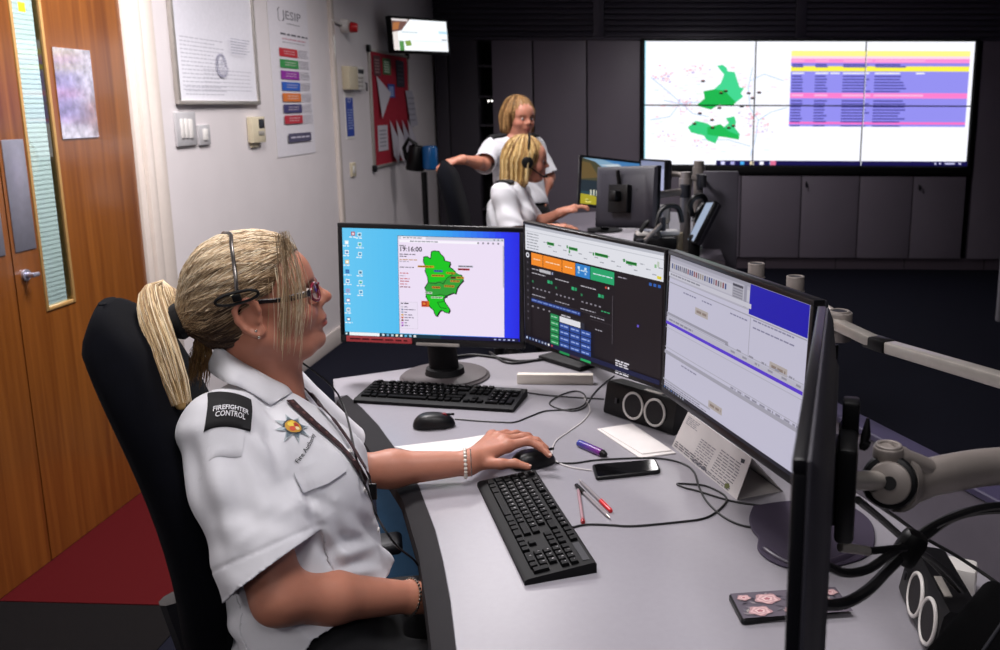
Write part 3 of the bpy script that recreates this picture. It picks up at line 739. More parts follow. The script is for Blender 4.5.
for o_, i_ in zip(outer, inner):
    i2 = (i_[0] + (o_[0] - i_[0]) * .0, i_[1] + (o_[1] - i_[1]) * .0)
    mid = ((o_[0] + i2[0]) / 2, (o_[1] + i2[1]) / 2)
    vs += [(i2[0], i2[1], DZ - .03), (i2[0], i2[1], DZ + .0005), (mid[0], mid[1], DZ - .002), (o_[0] * .85 + mid[0] * .15, o_[1] * .85 + mid[1] * .15, DZ - .008), (o_[0], o_[1], DZ - .02), (o_[0], o_[1], DZ - .03)]
for k in range(n - 1):
    for j in range(6): fs.append((k * 6 + j, k * 6 + (j + 1) % 6, (k + 1) * 6 + (j + 1) % 6, (k + 1) * 6 + j))
fs.append(tuple(range(6))); fs.append(tuple((n - 1) * 6 + j for j in range(5, -1, -1)))
b.add(vs, fs); b.build('edge_trim', m_edge, desk)
b = MB(); b.prism([(.03, 2.72), (-.3, 2.85), (-.54, 2.79), (-.53, 2.76), (-.3, 2.82), (.02, 2.7)], .01, DZ - .03); b.prism([tuple(rA - rd * .45 + np.array((-.08, 0))), tuple(rA + rd * 1.0 + np.array((-.08, 0))), tuple(rA + rd * 1.0 + np.array((-.11, -.01))), tuple(rA - rd * .45 + np.array((-.11, -.01)))], .01, DZ - .03)
b.build('modesty_panel', m_rail, desk)
b = MB(); b.box((-.56, 2.42, .37), (.50, .03, .67), 0, .004, Matrix.Rotation(-.25, 3, 'Z')); o = b.build('support_panel', m_bluepanel, desk); o['label'] = 'blue support panel under the far end of the desk'
for (x, y) in ((-.78, 2.6), (.3, .75), (-.05, .75)):
    b = MB(); b.cyl((x, y, 0), (x, y, DZ - .03), .028, n=16); b.cyl((x, y, 0), (x, y, .02), .05, n=16); b.build('leg', m_silver_paint, desk)
# rail along the back of the desk
rt = thing('desk_rail', 'low grey panel rail with a lilac cap along the right edge of the desk', 'desk rail', (rA[0], rA[1], DZ))
nrm = np.array([-rd[1], rd[0]]) * -1.; nrm = np.array([.914, .405])
A_, B_ = rA - rd * .5, rA + rd * 1.15
b = MB(); b.prism([tuple(A_), tuple(B_), tuple(B_ + nrm * .04), tuple(A_ + nrm * .04)], DZ - .2, .872); b.build('panel', m_rail, rt)
b = MB(); b.prism([tuple(A_ - nrm * .004), tuple(B_ - nrm * .004), tuple(B_ + nrm * .05), tuple(A_ + nrm * .05)], .874, .890, bev=.003); b.build('cap', m_rail_top, rt)

# ================================================================ monitors
m_bezel = mat('black_gloss_bezel', '0c0c10', .3, var=.1)
m_back = mat('dark_monitor_back', '2b2a33', .5, var=.06, bump=.05, bscale=700)
def monitor(name, label, mt, w_, h_, draw, smat, bez=.012, chin=.016, thick=.045, group=None, back=True, ys=1.):
    t = thing(name, label, 'monitor', mtx=mt, group=group)
    b = MB()
    by, bd_ = .011 * ys - .003, .022 * ys; b.box((0, by, h_ / 2 - bez / 2), (w_, bd_, bez), 0, .002); b.box((0, by, -h_ / 2 + chin / 2), (w_, bd_, chin), 0, .002)
    for s in (-1, 1): b.box((s * (w_ / 2 - bez / 2), by, (chin - bez) / 2), (bez, bd_, h_ - bez - chin), 0, .002)
    b.build('bezel', m_bezel, t, True)
    b = MB(); b.box((0, .02 * ys, 0), (w_ - .002, .008 * ys, h_ - .002), 0, .003 * ys)
    if back:
        P = []; 
        vs = []; fs = []
        for (sx, sz, y) in ((.498, .498, .022 * ys), (.47, .46, .036 * ys), (.36, .36, thick), (.34, .34, thick + .004)):
            for (a, c) in ((-1, -1), (1, -1), (1, 1), (-1, 1)): vs.append((a * sx * w_, y, c * sz * h_))
        for k in range(3):
            for j in range(4): fs.append((k * 4 + j, k * 4 + (j + 1) % 4, (k + 1) * 4 + (j + 1) % 4, (k + 1) * 4 + j))
        fs.append((12, 13, 14, 15)); b.add(vs, [f[::-1] for f in fs])
    b.build('back_shell', m_back, t, True)
    sw, sh = w_ - 2 * bez, h_ - bez - chin
    f = Flat(1000, 1000 * sh / sw, (-sw / 2, -.0012, h_ / 2 - bez), (sw, 0, 0), (0, 0, -sh), (0, -1, 0), .00004)
    f.rect(0, 0, f.w, f.h, '101014'); draw(f); f.build('display', smat, t, True)
    return t
rs = random.Random(11)
def icons(f, u, v, c1, c2, s=22):
    f.rect(u - s * .5, v, u + s * .5, v + s, c1); f.rect(u - s * .3, v + s * .25, u + s * .35, v + s * .8, c2); f.words(u - s, v + s * 1.25, u + s, 1, 8, 6, 'e8f4fc', .8, rs, (2, 3))
def draw_m1(f):
    W, H = f.w, f.h
    a = [('66c6f2', '53bdf0', 0, 330), ('53bdf0', '3aa6f0', 330, 560), ('3aa6f0', '2a3af4', 560, 900), ('2a3af4', '2628e0', 900, 1000)]
    for c0, c1, u0, u1 in a: f.grad(u0, 0, u1, H, c0, c1, 10)
    cols = ['d8ecf6', 'eef4f8', 'e0c070', '2a6ab0', 'f0f4f8', 'b09ad0', '8a90c0', 'e8eef2', '3a70a0']
    icons(f, 62, 20, 'b03040', 'e8d0d8')
    for k in range(9): icons(f, 24, 70 + k * 54, cols[k], rs.choice(['7fa8c8', 'ffffff', '4a80b8']))
    for k, v in enumerate((24, 78, 132, 235, 290, 345)): icons(f, 100, v, 'd4ecf4', ['2c6a90', '30b0a0', '4090c0'][k % 3])
    u0, u1, v0, v1 = 318, 918, 34, H - 22
    f.rect(u0, v0, u1, v1, '2a2a38'); f.rect(u0 + 2, v0 + 2, u1 - 2, v1, 'ecdff4'); f.rect(u0 + 2, v0 + 2, u1 - 2, v0 + 18, 'cfd0de'); f.rect(u0 + 20, v0 + 4, u0 + 160, v0 + 18, 'f2eef8')
    f.words(u0 + 30, v0 + 8, u0 + 140, 1, 5, 5, '80808c', .9, rs); f.rect(u0 + 10, v0 + 23, u0 + 460, v0 + 36, 'f8f4fc'); f.words(u0 + 70, v0 + 27, u0 + 230, 1, 5, 5, '707080', .9, rs)
    for k in range(5): f.rect(u1 - 150 + k * 28, v0 + 25, u1 - 142 + k * 28, v0 + 34, '50505c')
    for k in range(3): f.rect(u1 - 60 + k * 22, v0 + 7, u1 - 52 + k * 22, v0 + 13, '60606c')
    f.rect(u1 - 8, v0 + 40, u1 - 3, v0 + 270, 'a8a4b4')
    f.text('19:16:00', u0 + 8, v0 + 74, 38, '24202c', .02)
    f.words(u0 + 10, v0 + 52, u0 + 46, 1, 5, 5, '605c68', 1, rs)
    for v, c, e in ((100, '504c58', 90), (112, '605c68', 40), (130, 'c0904c', 100), (140, 'a8a0b0', 60), (172, '605c68', 80), (205, 'c04040', 48), (220, 'b0a8b8', 30), (236, 'c04848', 55), (250, 'b03838', 60), (266, 'c05050', 40), (282, '802830', 58)):
        f.words(u0 + 10, v0 + v, u0 + 10 + e, 1, 5, 5, c, .9, rs)
    f.rect(u0 + 8, v0 + 368, u0 + 108, v0 + 520, 'cfc6d6'); f.rect(u0 + 10, v0 + 370, u0 + 106, v0 + 518, 'eadff2')
    f.words(u0 + 12, v0 + 374, u0 + 60, 1, 6, 6, '403c48', 1, rs)
    for k, c in enumerate(('c8c4d0', '8890a8', 'a0a8c0', 'd0a040', 'c86030', '7a2020', 'c078d0', '9040b0')):
        f.rect(u0 + 14, v0 + 392 + k * 15, u0 + 26, v0 + 402 + k * 15, c); f.words(u0 + 32, v0 + 394 + k * 15, u0 + 40 + rs.random() * 60, 1, 6, 5, '70687c', 1, rs)
    raw = [(490, 180), (500, 176), (525, 178), (532, 190), (548, 205), (550, 222), (580, 230), (573, 252), (590, 262), (604, 275), (600, 285), (635, 292), (642, 315), (626, 330), (612, 350), (604, 378), (596, 372), (580, 378), (555, 388), (545, 400), (548, 415), (575, 455), (568, 470), (552, 466), (535, 455), (524, 462), (510, 486), (500, 470), (498, 458), (478, 440), (470, 410), (460, 392), (464, 370), (455, 350), (472, 325), (470, 300), (458, 270), (462, 250), (450, 225), (452, 205), (465, 202), (486, 214)]
    T = lambda p: ((p[0] - 45) / 870 * 1000, (p[1] - 62 - (p[0] - 45) * .034) / 518 * H)
    pts = [T(p) for p in raw]; f.line(pts + [pts[0]], 9, '0c140c'); f.poly([(p[0] + 7, p[1] + 6) for p in pts], '101a10'); f.poly(pts, '16c31c')
    f.poly([T(p) for p in ((472, 325), (520, 320), (560, 310), (604, 275), (635, 292), (642, 315), (612, 350), (600, 372), (555, 386), (500, 385), (464, 380), (455, 350))], '2f9c34')
    f.line([T(p) for p in ((470, 325), (505, 330), (525, 322), (545, 332), (562, 305), (600, 280))], 3.5, '0c3a10'); f.line([T(p) for p in ((464, 380), (500, 388), (530, 382), (555, 388))], 3.5, '0c3a10'); f.line([T(p) for p in ((548, 415), (515, 420), (530, 445), (560, 450))], 3.5, '0c3a10')
    for (x, y, L, c) in ((420, 246, 80, 'd89a18'), (500, 268, 44, '4060b0'), (488, 290, 62, 'c88a20'), (560, 278, 44, 'c0941c'), (582, 300, 24, '681818'), (610, 300, 38, 'd09820'), (580, 316, 46, 'c89030'), (550, 340, 50, 'c48c20'), (490, 346, 40, 'd07828'), (454, 372, 36, 'c8dcc8'), (484, 394, 58, 'b8d8b0'), (620, 246, 72, 'b8b8c8'), (618, 260, 58, 'b02038')):
        u, v = T((x, y)); f.rect(u, v - 4, u + L * 1.15, v + 7, c); f.words(u + 3, v - 1, u + L * 1.1, 1, 5, 4, '2c2414', .9, rs)
    u, v = T((436, 412)); f.rect(u, v, u + 44, v + 34, 'c8641c'); f.rect(u + 3, v + 3, u + 30, v + 30, 'b02020'); f.rect(u + 8, v + 10, u + 24, v + 22, 'e08030')
    u, v = T((560, 392)); f.rect(u - 7, v - 7, u + 7, v + 7, '242430')
    f.rect(0, H - 20, W, H, '16323e'); f.rect(30, H - 19, 205, H - 1, 'f0f4f6'); f.rect(8, H - 15, 18, H - 5, 'd8ecf4'); f.rect(560, H - 20, W, H, '151540')
    for k in range(8): f.rect(220 + k * 26, H - 16, 234 + k * 26, H - 4, ['d8e8f0', '70a8c8', 'b0d0e0', 'f0e8d0', 'f4f4f4', '60b0d8', '90c0d8', 'e0e0e0'][k])
    for k in range(5): f.rect(860 + k * 26, H - 13, 872 + k * 26, H - 6, 'b0b8e0')
def draw_m2(f):
    W, H = f.w, f.h; R = f.rect
    R(0, 0, W, H, '191317'); R(0, 0, W, H * .215, 'dcdde4'); R(0, 0, W, 14, 'b4b6c0'); R(0, 30, W, 34, 'c2c4cc')
    f.words(14, 42, 110, 6, 15, 5, '8c8e98', .9, rs); 
    for k in range(22):
        u = 150 + k * 39; f.words(u, 70 + (k % 3) * 18, u + 28, 1, 8, 5, '9a9ca6', .8, rs)
    for u, v, w_ in ((182, 66, 56), (335, 62, 10), (352, 66, 66), (352, 84, 10), (545, 66, 92), (530, 68, 9), (760, 72, 72), (742, 66, 12)): R(u, v, u + w_, v + 15, '1f8a35'); R(u + 5, v + 4, u + w_ - 4, v + 9, '0c4a18')
    R(945, 60, 958, 76, '8ab88a'); R(962, 110, 990, 124, 'd8c83a'); R(962, 44, 975, 70, 'b8c4b4')
    y0 = H * .215
    R(2, y0, 44, H - 24, '120e12'); 
    for k in range(24): f.mb and None
    f.poly([(22 + 14 * math.cos(2 * PI * k / 16), y0 + 26 + 14 * math.sin(2 * PI * k / 16)) for k in range(16)], 'dcdce4'); f.poly([(22 + 7 * math.cos(2 * PI * k / 12), y0 + 26 + 7 * math.sin(2 * PI * k / 12)) for k in range(12)], '20202c')
    for k in range(9): R(16, y0 + 60 + k * 38, 28, y0 + 70 + k * 38, '4a464e')
    for a, b_, c in ((54, 148, 'f08a24'), (152, 300, 'ee8620'), (304, 402, 'f08a24'), (406, 512, '2f7fc8'), (516, 684, '22a068')):
        R(a, y0 + 8, b_, y0 + 72, c); f.words(a + 20, y0 + 36, b_ - 12, 1, 6, 5, 'f8dcb8' if c[0] != '2' else 'd0e8f0', .7, rs)
    for a in (430, 480): R(a - 8, y0 + 20, a + 8, y0 + 34, 'c8e0f4'); R(a - 6, y0 + 46, a + 6, y0 + 56, 'a8ccf0')
    R(690, y0, W, H - 24, '1c1518'); f.words(710, y0 + 22, 770, 1, 6, 5, '9a94a0', 1, rs)
    for k in range(3): R(915 + k * 28, y0 + 16, 933 + k * 28, y0 + 30, '2a5aa8')
    f.words(60, y0 + 90, 120, 1, 6, 5, 'a8a4ac', 1, rs); R(122, y0 + 84, 214, y0 + 100, 'b8b6bc'); R(222, y0 + 84, 232, y0 + 98, '9098b8')
    for ox, oy in ((60, 112), (250, 112), (448, 112)):
        f.words(ox, y0 + oy, ox + 110, 1, 6, 5, 'b4b0b8', 1, rs); R(ox, y0 + oy + 42, ox + 14, y0 + oy + 54, '28704a'); R(ox + 128, y0 + oy + 20, ox + 146, y0 + oy + 36, '2fae74'); R(ox + 150, y0 + oy + 20, ox + 168, y0 + oy + 36, '259060')
        for k in range(5): R(ox + 6 + k * 32, y0 + oy + 78, ox + 20 + k * 32, y0 + oy + 86, '84808a')
        f.words(ox, y0 + oy + 116, ox + 110, 1, 6, 5, 'a09ca6', 1, rs)
        R(ox - 6, y0 + oy + 130, ox + 180, y0 + oy + 132, '403a40')
    R(626, y0 + 86, 636, y0 + 96, 'd85040'); R(644, y0 + 86, 654, y0 + 96, 'd8d0d0')
    R(56, y0 + 250, 446, y0 + 270, '22397c'); f.words(62, y0 + 256, 440, 1, 8, 7, '7088c8', 1, rs)
    for k in range(4): R(60 + 46 * k, y0 + 290, 74 + 46 * k, y0 + 298, '8c8890')
    f.words(600, y0 + 210, 660, 1, 6, 6, '2f9c64', 1, rs); f.words(520, y0 + 252, 640, 1, 6, 5, '9a96a0', .8, rs); R(520, y0 + 268, 680, y0 + 270, '403a40')
    f.words(300, y0 + 290, 372, 1, 6, 7, 'b8b4bc', 1, rs)
    v0 = y0 + 302
    for k in range(5): R(214, v0 + k * 34, 280, v0 + 30 + k * 34, '1f8a4e'); f.words(222, v0 + 11 + k * 34, 272, 1, 6, 6, '9cd4b0', 1, rs)
    R(288, v0, 448, v0 + 30, 'dcdce2'); R(454, v0, 478, v0 + 30, '2a2c38')
    for c, u in enumerate((288, 370, 452)):
        for k in range(4): R(u, v0 + 34 + k * 34, u + 76, v0 + 64 + k * 34, '2b4a96'); f.words(u + 8, v0 + 44 + k * 34, u + 66, 1, 6, 7, '93a8e0', 1, rs)
    R(288, v0 + 170, 366, v0 + 196, '1f8a4e'); R(370, v0 + 170, 448, v0 + 196, '3c2a34'); R(452, v0 + 170, 528, v0 + 196, '25a05c')
    f.words(560, v0 + 8, 610, 1, 6, 5, 'a09ca6', 1, rs); R(680, y0 + 120, 684, v0 + 60, '4a444a')
    f.words(706, v0 + 130, 800, 6, 12, 7, 'd8d4dc', .9, rs); R(0, H - 24, W, H, '14183a'); 
    for k in range(9): R(14 + k * 26, H - 17, 26 + k * 26, H - 6, ['c8d8f0', '6080b0', '8898b8', 'b0b8d0', '7088b0', '98a0b8', 'a8b0c8', 'f4f4f4', 'b04048'][k])
    R(850, 360, 862, 372, '6050c0')
def draw_m3(f):
    W, H = f.w, f.h; R = f.rect
    R(0, 0, W, H, 'c9c6da'); R(0, 0, W, 90, 'b6b3c2'); R(0, 0, 640, 12, 'a09eac'); R(0, 24, 640, 62, 'c4c2ce')
    for k in range(26): R(18 + k * 18, 30, 29 + k * 18, 50, rs.choice(['7a7684', '8c8894', '8a4a52', '505a90', '606070', '9a9088', '404c80']))
    R(524, 16, 600, 70, 'a8a6b2'); R(526, 18, 598, 26, '4a4854'); 
    for k in range(4): R(530, 32 + 9 * k, 596, 36 + 9 * k, '8a8894')
    R(646, 0, W, 100, '1a12b0'); R(606, 10, 626, 84, '9c9aaa')
    R(0, 66, W * .66, 82, 'cccad6'); f.words(16, 70, 300, 1, 6, 6, '8c8a96', .7, rs)
    R(0, 104, W, 108, 'a4a2b0'); f.words(140, 122, 260, 1, 6, 5, '8886a0', .9, rs); f.words(300, 122, 380, 1, 6, 5, '8886a0', .9, rs); f.words(520, 122, 640, 1, 6, 5, '8886a0', .9, rs); f.words(680, 112, 960, 2, 24, 5, '8886a0', .8, rs)
    for (u, v) in ((250, 158), (800, 220), (400, 470)): R(u, v, u + 106, v + 26, 'b4aaa6'); f.words(u + 12, v + 9, u + 96, 1, 8, 9, '8c7c74', 1, rs)
    R(660, 108, 664, 236, 'a8a6b4')
    R(0, 226, 520, 236, '9c9aa8'); R(0, 238, W, 242, 'b2b0be'); R(0, 244, W, 262, 'bebccb'); f.words(24, 249, 240, 1, 8, 7, '8a8898', 1, rs)
    for k in range(12): f.words(500 + k * 42, 234 + (k % 2) * 14, 530 + k * 42, 1, 8, 7, '9694a2', 1, rs)
    R(0, 262, W, 274, '5a38d0')
    R(0, 286, W, 289, 'b6b4c4'); R(0, 366, W, 369, 'b0aebc'); R(0, 380, W, 394, 'a6a4b2'); f.words(160, 404, 300, 1, 8, 5, '8a88a0', .8, rs)
    for k in range(9): f.words(560 + k * 50, 372, 596 + k * 50, 1, 8, 7, '9492a2', 1, rs)
    R(0, H - 40, 420, H - 34, 'a8a6b4'); f.words(12, H - 30, 400, 2, 9, 5, '8c8a98', .8, rs)
    R(0, H - 13, W, H, '1c1c28'); 
    for k in range(9): R(14 + k * 22, H - 11, 24 + k * 22, H - 3, rs.choice(['8890b0', 'c0c8d8', '5878b0', 'b0b4c4']))
def fit_rect(c4, w_):
    """upright rectangle of known width whose corners fall where the photograph shows them"""
    m0, ww, h0 = frame_of(*scaled(c4, w_)); e = m0.to_euler('ZXY'); x = np.array([e.x, e.y, e.z, *m0.translation, h0])
    tgt = np.array(c4, float).ravel()
    def pts(x):
        from mathutils import Euler
        R = np.array(Euler((x[0], x[1], x[2]), 'ZXY').to_matrix()); c = x[3:6]; h = x[6]
        return [c + R @ np.array((sx * w_ / 2, 0, sz * h / 2)) for sx, sz in ((-1, 1), (1, 1), (1, -1), (-1, -1))]
    def res(x):
        o = []
        for p in pts(x): d = p - CC; z = d @ CF; o += [PX + FOC * (d @ CR) / z, PY - FOC * (d @ CU) / z]
        return np.concatenate([np.array(o) - tgt, [(x[1]) * 60]])
    for _ in range(25):
        r = res(x); Jm = np.stack([(res(x + 1e-5 * np.eye(7)[i]) - r) / 1e-5 for i in range(7)], 1); x = x - np.linalg.lstsq(Jm.T @ Jm + 1e-3 * np.eye(7), Jm.T @ r, rcond=None)[0]
    P = pts(x); m, ww, hh = frame_of(*P); return m, w_, x[6]
def scaled(c4, w_): 
    rs_ = [ray(*q) for q in c4]; A = np.array([rs_[0], -rs_[1], rs_[2], -rs_[3]]).T
    d = np.linalg.svd(A)[2][-1]; d = d * np.sign(d[0]); P = [rs_[i] * d[i] for i in range(4)]
    k = w_ / np.linalg.norm(P[1] - P[0]); return [CC + p * k for p in P]
mt1, w1, h1 = fit_rect([(338, 222), (523.5, 228.5), (525, 349), (340.5, 342)], .552)
t1 = monitor('monitor', 'wide monitor on a round grey stand showing a green county map on a blue desktop', mt1, w1, h1, draw_m1, m_screen, .014, .022)
b = MB(); b.box((-w1 * .285, -.0045, -h1 / 2 + .012), (w1 * .36, .003, .018), 0, .001); o = b.build('warning_label', mat('red_label', 'cc4a50', .5), t1, True); o['label'] = 'long red label strip under the screen'
b = MB(); f_ = Flat(100, 10, (-w1 * .455, -.0062, -h1 / 2 + .019), (w1 * .34, 0, 0), (0, 0, -.014), (0, -1, 0), .0001); f_.words(3, 3, 96, 1, 5, 3.4, '5c1018', 1, rs); f_.build('label_lettering', m_print, t1, True)
b = MB(); b.box((.02, -.004, -h1 / 2 + .004), (.13, .006, .010), 0, .002); b.build('badge_strip', m_silver, t1, True)
# stand of the map monitor
bc = D(437, 375); loc = mt1.translation
neck_top = mt1 @ Vector((-.0, .06, -h1 * .25)); neck_bot = Vector((neck_top.x + .01, neck_top.y + .02, DZ + .012))
R2 = [mt1.inverted() @ v for v in (neck_bot, neck_top)]
b = MB(); b.tube([neck_bot, neck_bot * .5 + neck_top * .5, neck_top], [.046, .044, .05], 20, sq=.6); b.tube([neck_bot, neck_bot + Vector((0, 0, .02))], [.06, .056], 20); b.build('neck', m_black_matt, t1)
b = MB(); b.cyl((neck_bot.x, neck_bot.y - .0, DZ), (neck_bot.x, neck_bot.y, DZ + .014), .135, .128, 40, bev=.005); b.build('base', mat('dark_stand_foot', '4c4648', .5), t1)['label'] = 'round grey foot of the stand'
mt2, w2, h2 = fit_rect([(523.5, 221), (667.5, 250), (663.5, 391), (525.5, 342)], .54)
t2 = monitor('monitor', 'angled monitor showing a dark control panel with orange and green tiles', mt2, w2, h2, draw_m2, m_screen, .008, .014)
fc = D(572, 366); nt_ = mt2 @ Vector((-.03, .05, -.05)); nb_ = Vector((fc[0] + .03, fc[1] + .08, DZ + .01))
b = MB(); b.tube([nb_, nt_], [.03, .034], 16, sq=.6); b.build('neck', m_black_matt, t2)
b = MB(); b.box((nb_.x - .02, nb_.y - .02, DZ + .008), (.2, .16, .016), 0, .006, Matrix.Rotation(-.75, 3, 'Z')); b.build('base', m_black_matt, t2)
mt3, w3, h3 = fit_rect([(667.5, 250), (818, 300), (798, 491), (664.5, 392)], .56)
t3 = monitor('monitor', 'near angled monitor showing a pale form with a purple line and a blue corner', mt3, w3, h3, draw_m3, m_screen_dim, .010, .016)
# monitor seen from behind, nearly edge-on
P_far, P_near = onz(820, 306, 1.3), onz(799, 440, 1.3)
dv = Vector(P_near - P_far).normalized(); 
L4 = .53; h4 = .345
xax = -dv  # viewer in front (left of the plane) sees the far end on the left
zax = Vector((0, 0, 1)); xax = dv.copy(); xax.z = 0; xax.normalize(); yax = zax.cross(xax)
c4 = Vector(P_far) + dv * (L4 / 2) - Vector((0, 0, h4 / 2))
mt4 = Matrix((xax, yax, zax)).transposed().to_4x4(); mt4.translation = c4 + yax * .0
t4 = monitor('monitor', 'monitor seen nearly edge-on from behind at the right, with a sticker and red logo', mt4, L4, h4, lambda f: f.rect(0, 0, f.w, f.h, '8c8ab0'), m_screen_dim, .012, .016, .024, ys=.5)
f_ = Flat(100, 100, (-.20, .0245, .11), (.04, 0, 0), (0, 0, -.05), (0, 1, 0), .0004); f_.poly([(50, 0), (100, 50), (50, 100), (0, 50)], 'a8a4ac'); f_.build('sticker', m_print, t4, True)
f_ = Flat(100, 100, (-.215, .0245, .045), (.04, 0, 0), (0, 0, -.04), (0, 1, 0), .0004)
f_.rect(20, 0, 45, 90, 'b03038'); f_.rect(45, 65, 90, 90, 'a02830'); f_.rect(55, 10, 80, 40, 'b03038'); f_.build('logo', m_print, t4, True)
# vesa plate and the arm that carries it
def L4P(x, y, z): return mt4 @ Vector((x, y, z))
arm = thing('swing_mount', 'silver monitor arm with a round black joint holding the edge-on monitor', 'monitor arm', tuple(L4P(-.12, .1, 0)))
R4 = mt4.to_3x3()
vp = at(846, 480, 1.06)
b = MB(); b.box(vp, (.105, .022, .115), 0, .006, R4); b.box(vp + np.array(R4 @ Vector((0, -.02, 0))), (.07, .03, .09), 0, .005, R4); b.box(vp + np.array(R4 @ Vector((-.03, .002, .065))), (.03, .02, .05), 0, .004, R4); b.build('mounting_plate', m_black, arm)
jc = at(889, 481, 1.12); ja = np.array(-CF * .9 + np.array((-.25, 0, .1))); ja /= np.linalg.norm(ja)
b = MB(); b.cyl(vp, jc, .012, n=14); b.build('pivot_pin', m_silver, arm)
b = MB(); b.cyl(jc - ja * .022, jc + ja * .018, .033, n=30, bev=.004); b.ring(jc + ja * .012, ja, .030, .004, mi=0); b.build('joint_ring', m_black, arm)
b = MB(); b.cyl(jc + ja * .012, jc + ja * .026, .026, n=30, bev=.003); b.build('joint_cap', m_silver_paint, arm)
b = MB(); b.cyl(jc + ja * .0262, jc + ja * .0275, .0085, n=20); b.build('joint_hole', m_gap, arm)
e1 = at(1000, 466, 1.2); e2 = at(1110, 462, 1.24)
s_ = at(912, 482, 1.145); s2 = at(945, 474, 1.16)
b = MB(); b.tube(spline([jc - ja * .004 + np.array((.012, 0, -.004)), s_, s2, e1, e2], 6), [.036] * 4 + [.034, .032, .030, .028, .027, .026] + [.0255] * 15, 16, sq=.75); b.build('upper_arm', m_silver_paint, arm)
tb = at(888, 455, 1.12); b = MB(); b.tube(spline([tb, at(905, 460, 1.13), at(930, 470, 1.15)], 5), [.016] * 5 + [.014] * 6, 12); b.cyl(tb - np.array((0, 0, .006)), tb + np.array((0, 0, .012)), .019, n=20, bev=.003); b.ring(tb + np.array((0, 0, .012)), (0, 0, 1), .014, .003); b.build('tab', m_silver_paint, arm)
b = MB(); b.tube([at(862, 450, 1.07), at(866, 435, 1.07), at(868, 418, 1.07)], [.004, .006, .002], 8); b.cyl(at(862, 442, 1.07), at(868, 446, 1.07), .006); b.build('release_lever', m_black, arm)
pb = e2 + np.array((.03, 0, 0)); b = MB(); b.cyl((pb[0], pb[1], DZ - .0), (pb[0], pb[1], pb[2] + .1), .02, n=20); b.cyl((pb[0], pb[1], DZ), (pb[0], pb[1], DZ + .02), .05, n=20); b.build('post', m_silver, arm)
# the two posts behind the near monitor
def post(px, py, d, label):
    top = at(px, py, d); t = thing('monitor_post', label, 'monitor post', (top[0], top[1], DZ))
    b = MB(); b.cyl((top[0], top[1], DZ + .015), (top[0], top[1], top[2] - .05), .0185, n=20); b.build('tube', m_silver, t)
    b = MB(); b.cyl((top[0], top[1], top[2] - .05), (top[0], top[1], top[2]), .0215, n=24, bev=.002); b.ring((top[0], top[1], top[2]), (0, 0, 1), .019, .003); b.ring((top[0], top[1], top[2] - .034), (0, 0, 1), .0215, .002)
    b.cyl((top[0], top[1], top[2] - .075), (top[0], top[1], top[2] - .046), .026, n=24, bev=.003); b.build('collar', m_silver_paint, t)
    b = MB(); b.cyl((top[0], top[1], top[2] + .0005), (top[0], top[1], top[2] + .001), .018, n=24); b.build('bore', m_charcoal, t)
    b = MB(); b.box((top[0], top[1], DZ + .008), (.1, .1, .016), 0, .004); b.build('foot', m_silver_paint, t)
    return top
pA = post(756.5, 264, 2.3, 'silver post with a ribbed collar behind the near monitor, left of two')
pB = post(795.5, 277, 2.15, 'silver post with a ribbed collar behind the near monitor, right of two')
t = thing('swing_mount', 'long flat silver monitor arm reaching right over the dark carpet', 'monitor arm', (pB[0], pB[1], pB[2] - .1))
J = at(839, 320, 1.95)
b = MB(); q = Vector((pB[0], pB[1], pB[2] - .062)); b.tube([q, Vector(at(815, 303, 2.05)), Vector(J)], [.018, .015, .017], 12, sq=.6); b.build('rear_arm', m_silver_paint, t)
b = MB(); b.cyl(J + np.array((0, 0, -.045)), J + np.array((0, 0, .018)), .0285, n=24, bev=.003); b.ring(J + np.array((0, 0, .018)), (0, 0, 1), .02, .004); b.ring(J + np.array((0, 0, -.016)), (0, 0, 1), .0285, .0018); b.build('joint', m_silver_paint, t)
b = MB(); b.cyl(J + np.array((0, 0, .019)), J + np.array((0, 0, .0205)), .016, n=20); b.build('bore', m_charcoal, t)
g0, g1, g2, g3, g4 = at(824, 318, 1.96), at(868, 340, 1.86), at(889, 347, 1.8), at(1000, 380, 1.55), at(1120, 415, 1.35)
def bar(p, q, wd, ht, m, nm):
    p, q = Vector(p), Vector(q); x = (q - p).normalized(); y = Vector((0, 0, 1)).cross(x).normalized(); z = x.cross(y)
    b = MB(); b.box((p + q) / 2, ((q - p).length, wd, ht), 0, .004, Matrix((x, y, z)).transposed()); b.build(nm, m, t)
bar(g0, g1 * .5 + g2 * .5, .03, .022, m_silver, 'front_bar'); bar(g1, g2, .034, .026, m_black, 'sleeve'); bar(g2, g4, .03, .024, m_silver, 'front_bar')
b = MB(); b.cyl((g4[0], g4[1], DZ), (g4[0], g4[1], g4[2] + .06), .02, n=20); b.cyl((g4[0], g4[1], DZ), (g4[0], g4[1], DZ + .02), .05); b.build('post', m_silver, t)
b = MB(); b.tube(spline([J + np.array((-.01, -.02, -.05)), J + np.array((-.012, -.02, -.09)), J + np.array((-.02, 0, -.14)), J + np.array((-.03, .0, -.2))], 4), .008, 8); b.build('cable_clip', m_black, t)
# ================================================================ things on the desk
def cable(name, label, px, r=.0022, m=None, dz=0., n=8, pts=None):
    P = [D(x, y, r + dz) for x, y in px] if pts is None else pts
    b = MB(); b.tube(spline(P, n), r, 8); o = b.build(name, m or m_black); centre(o); tag(o, label, 'cable'); return o
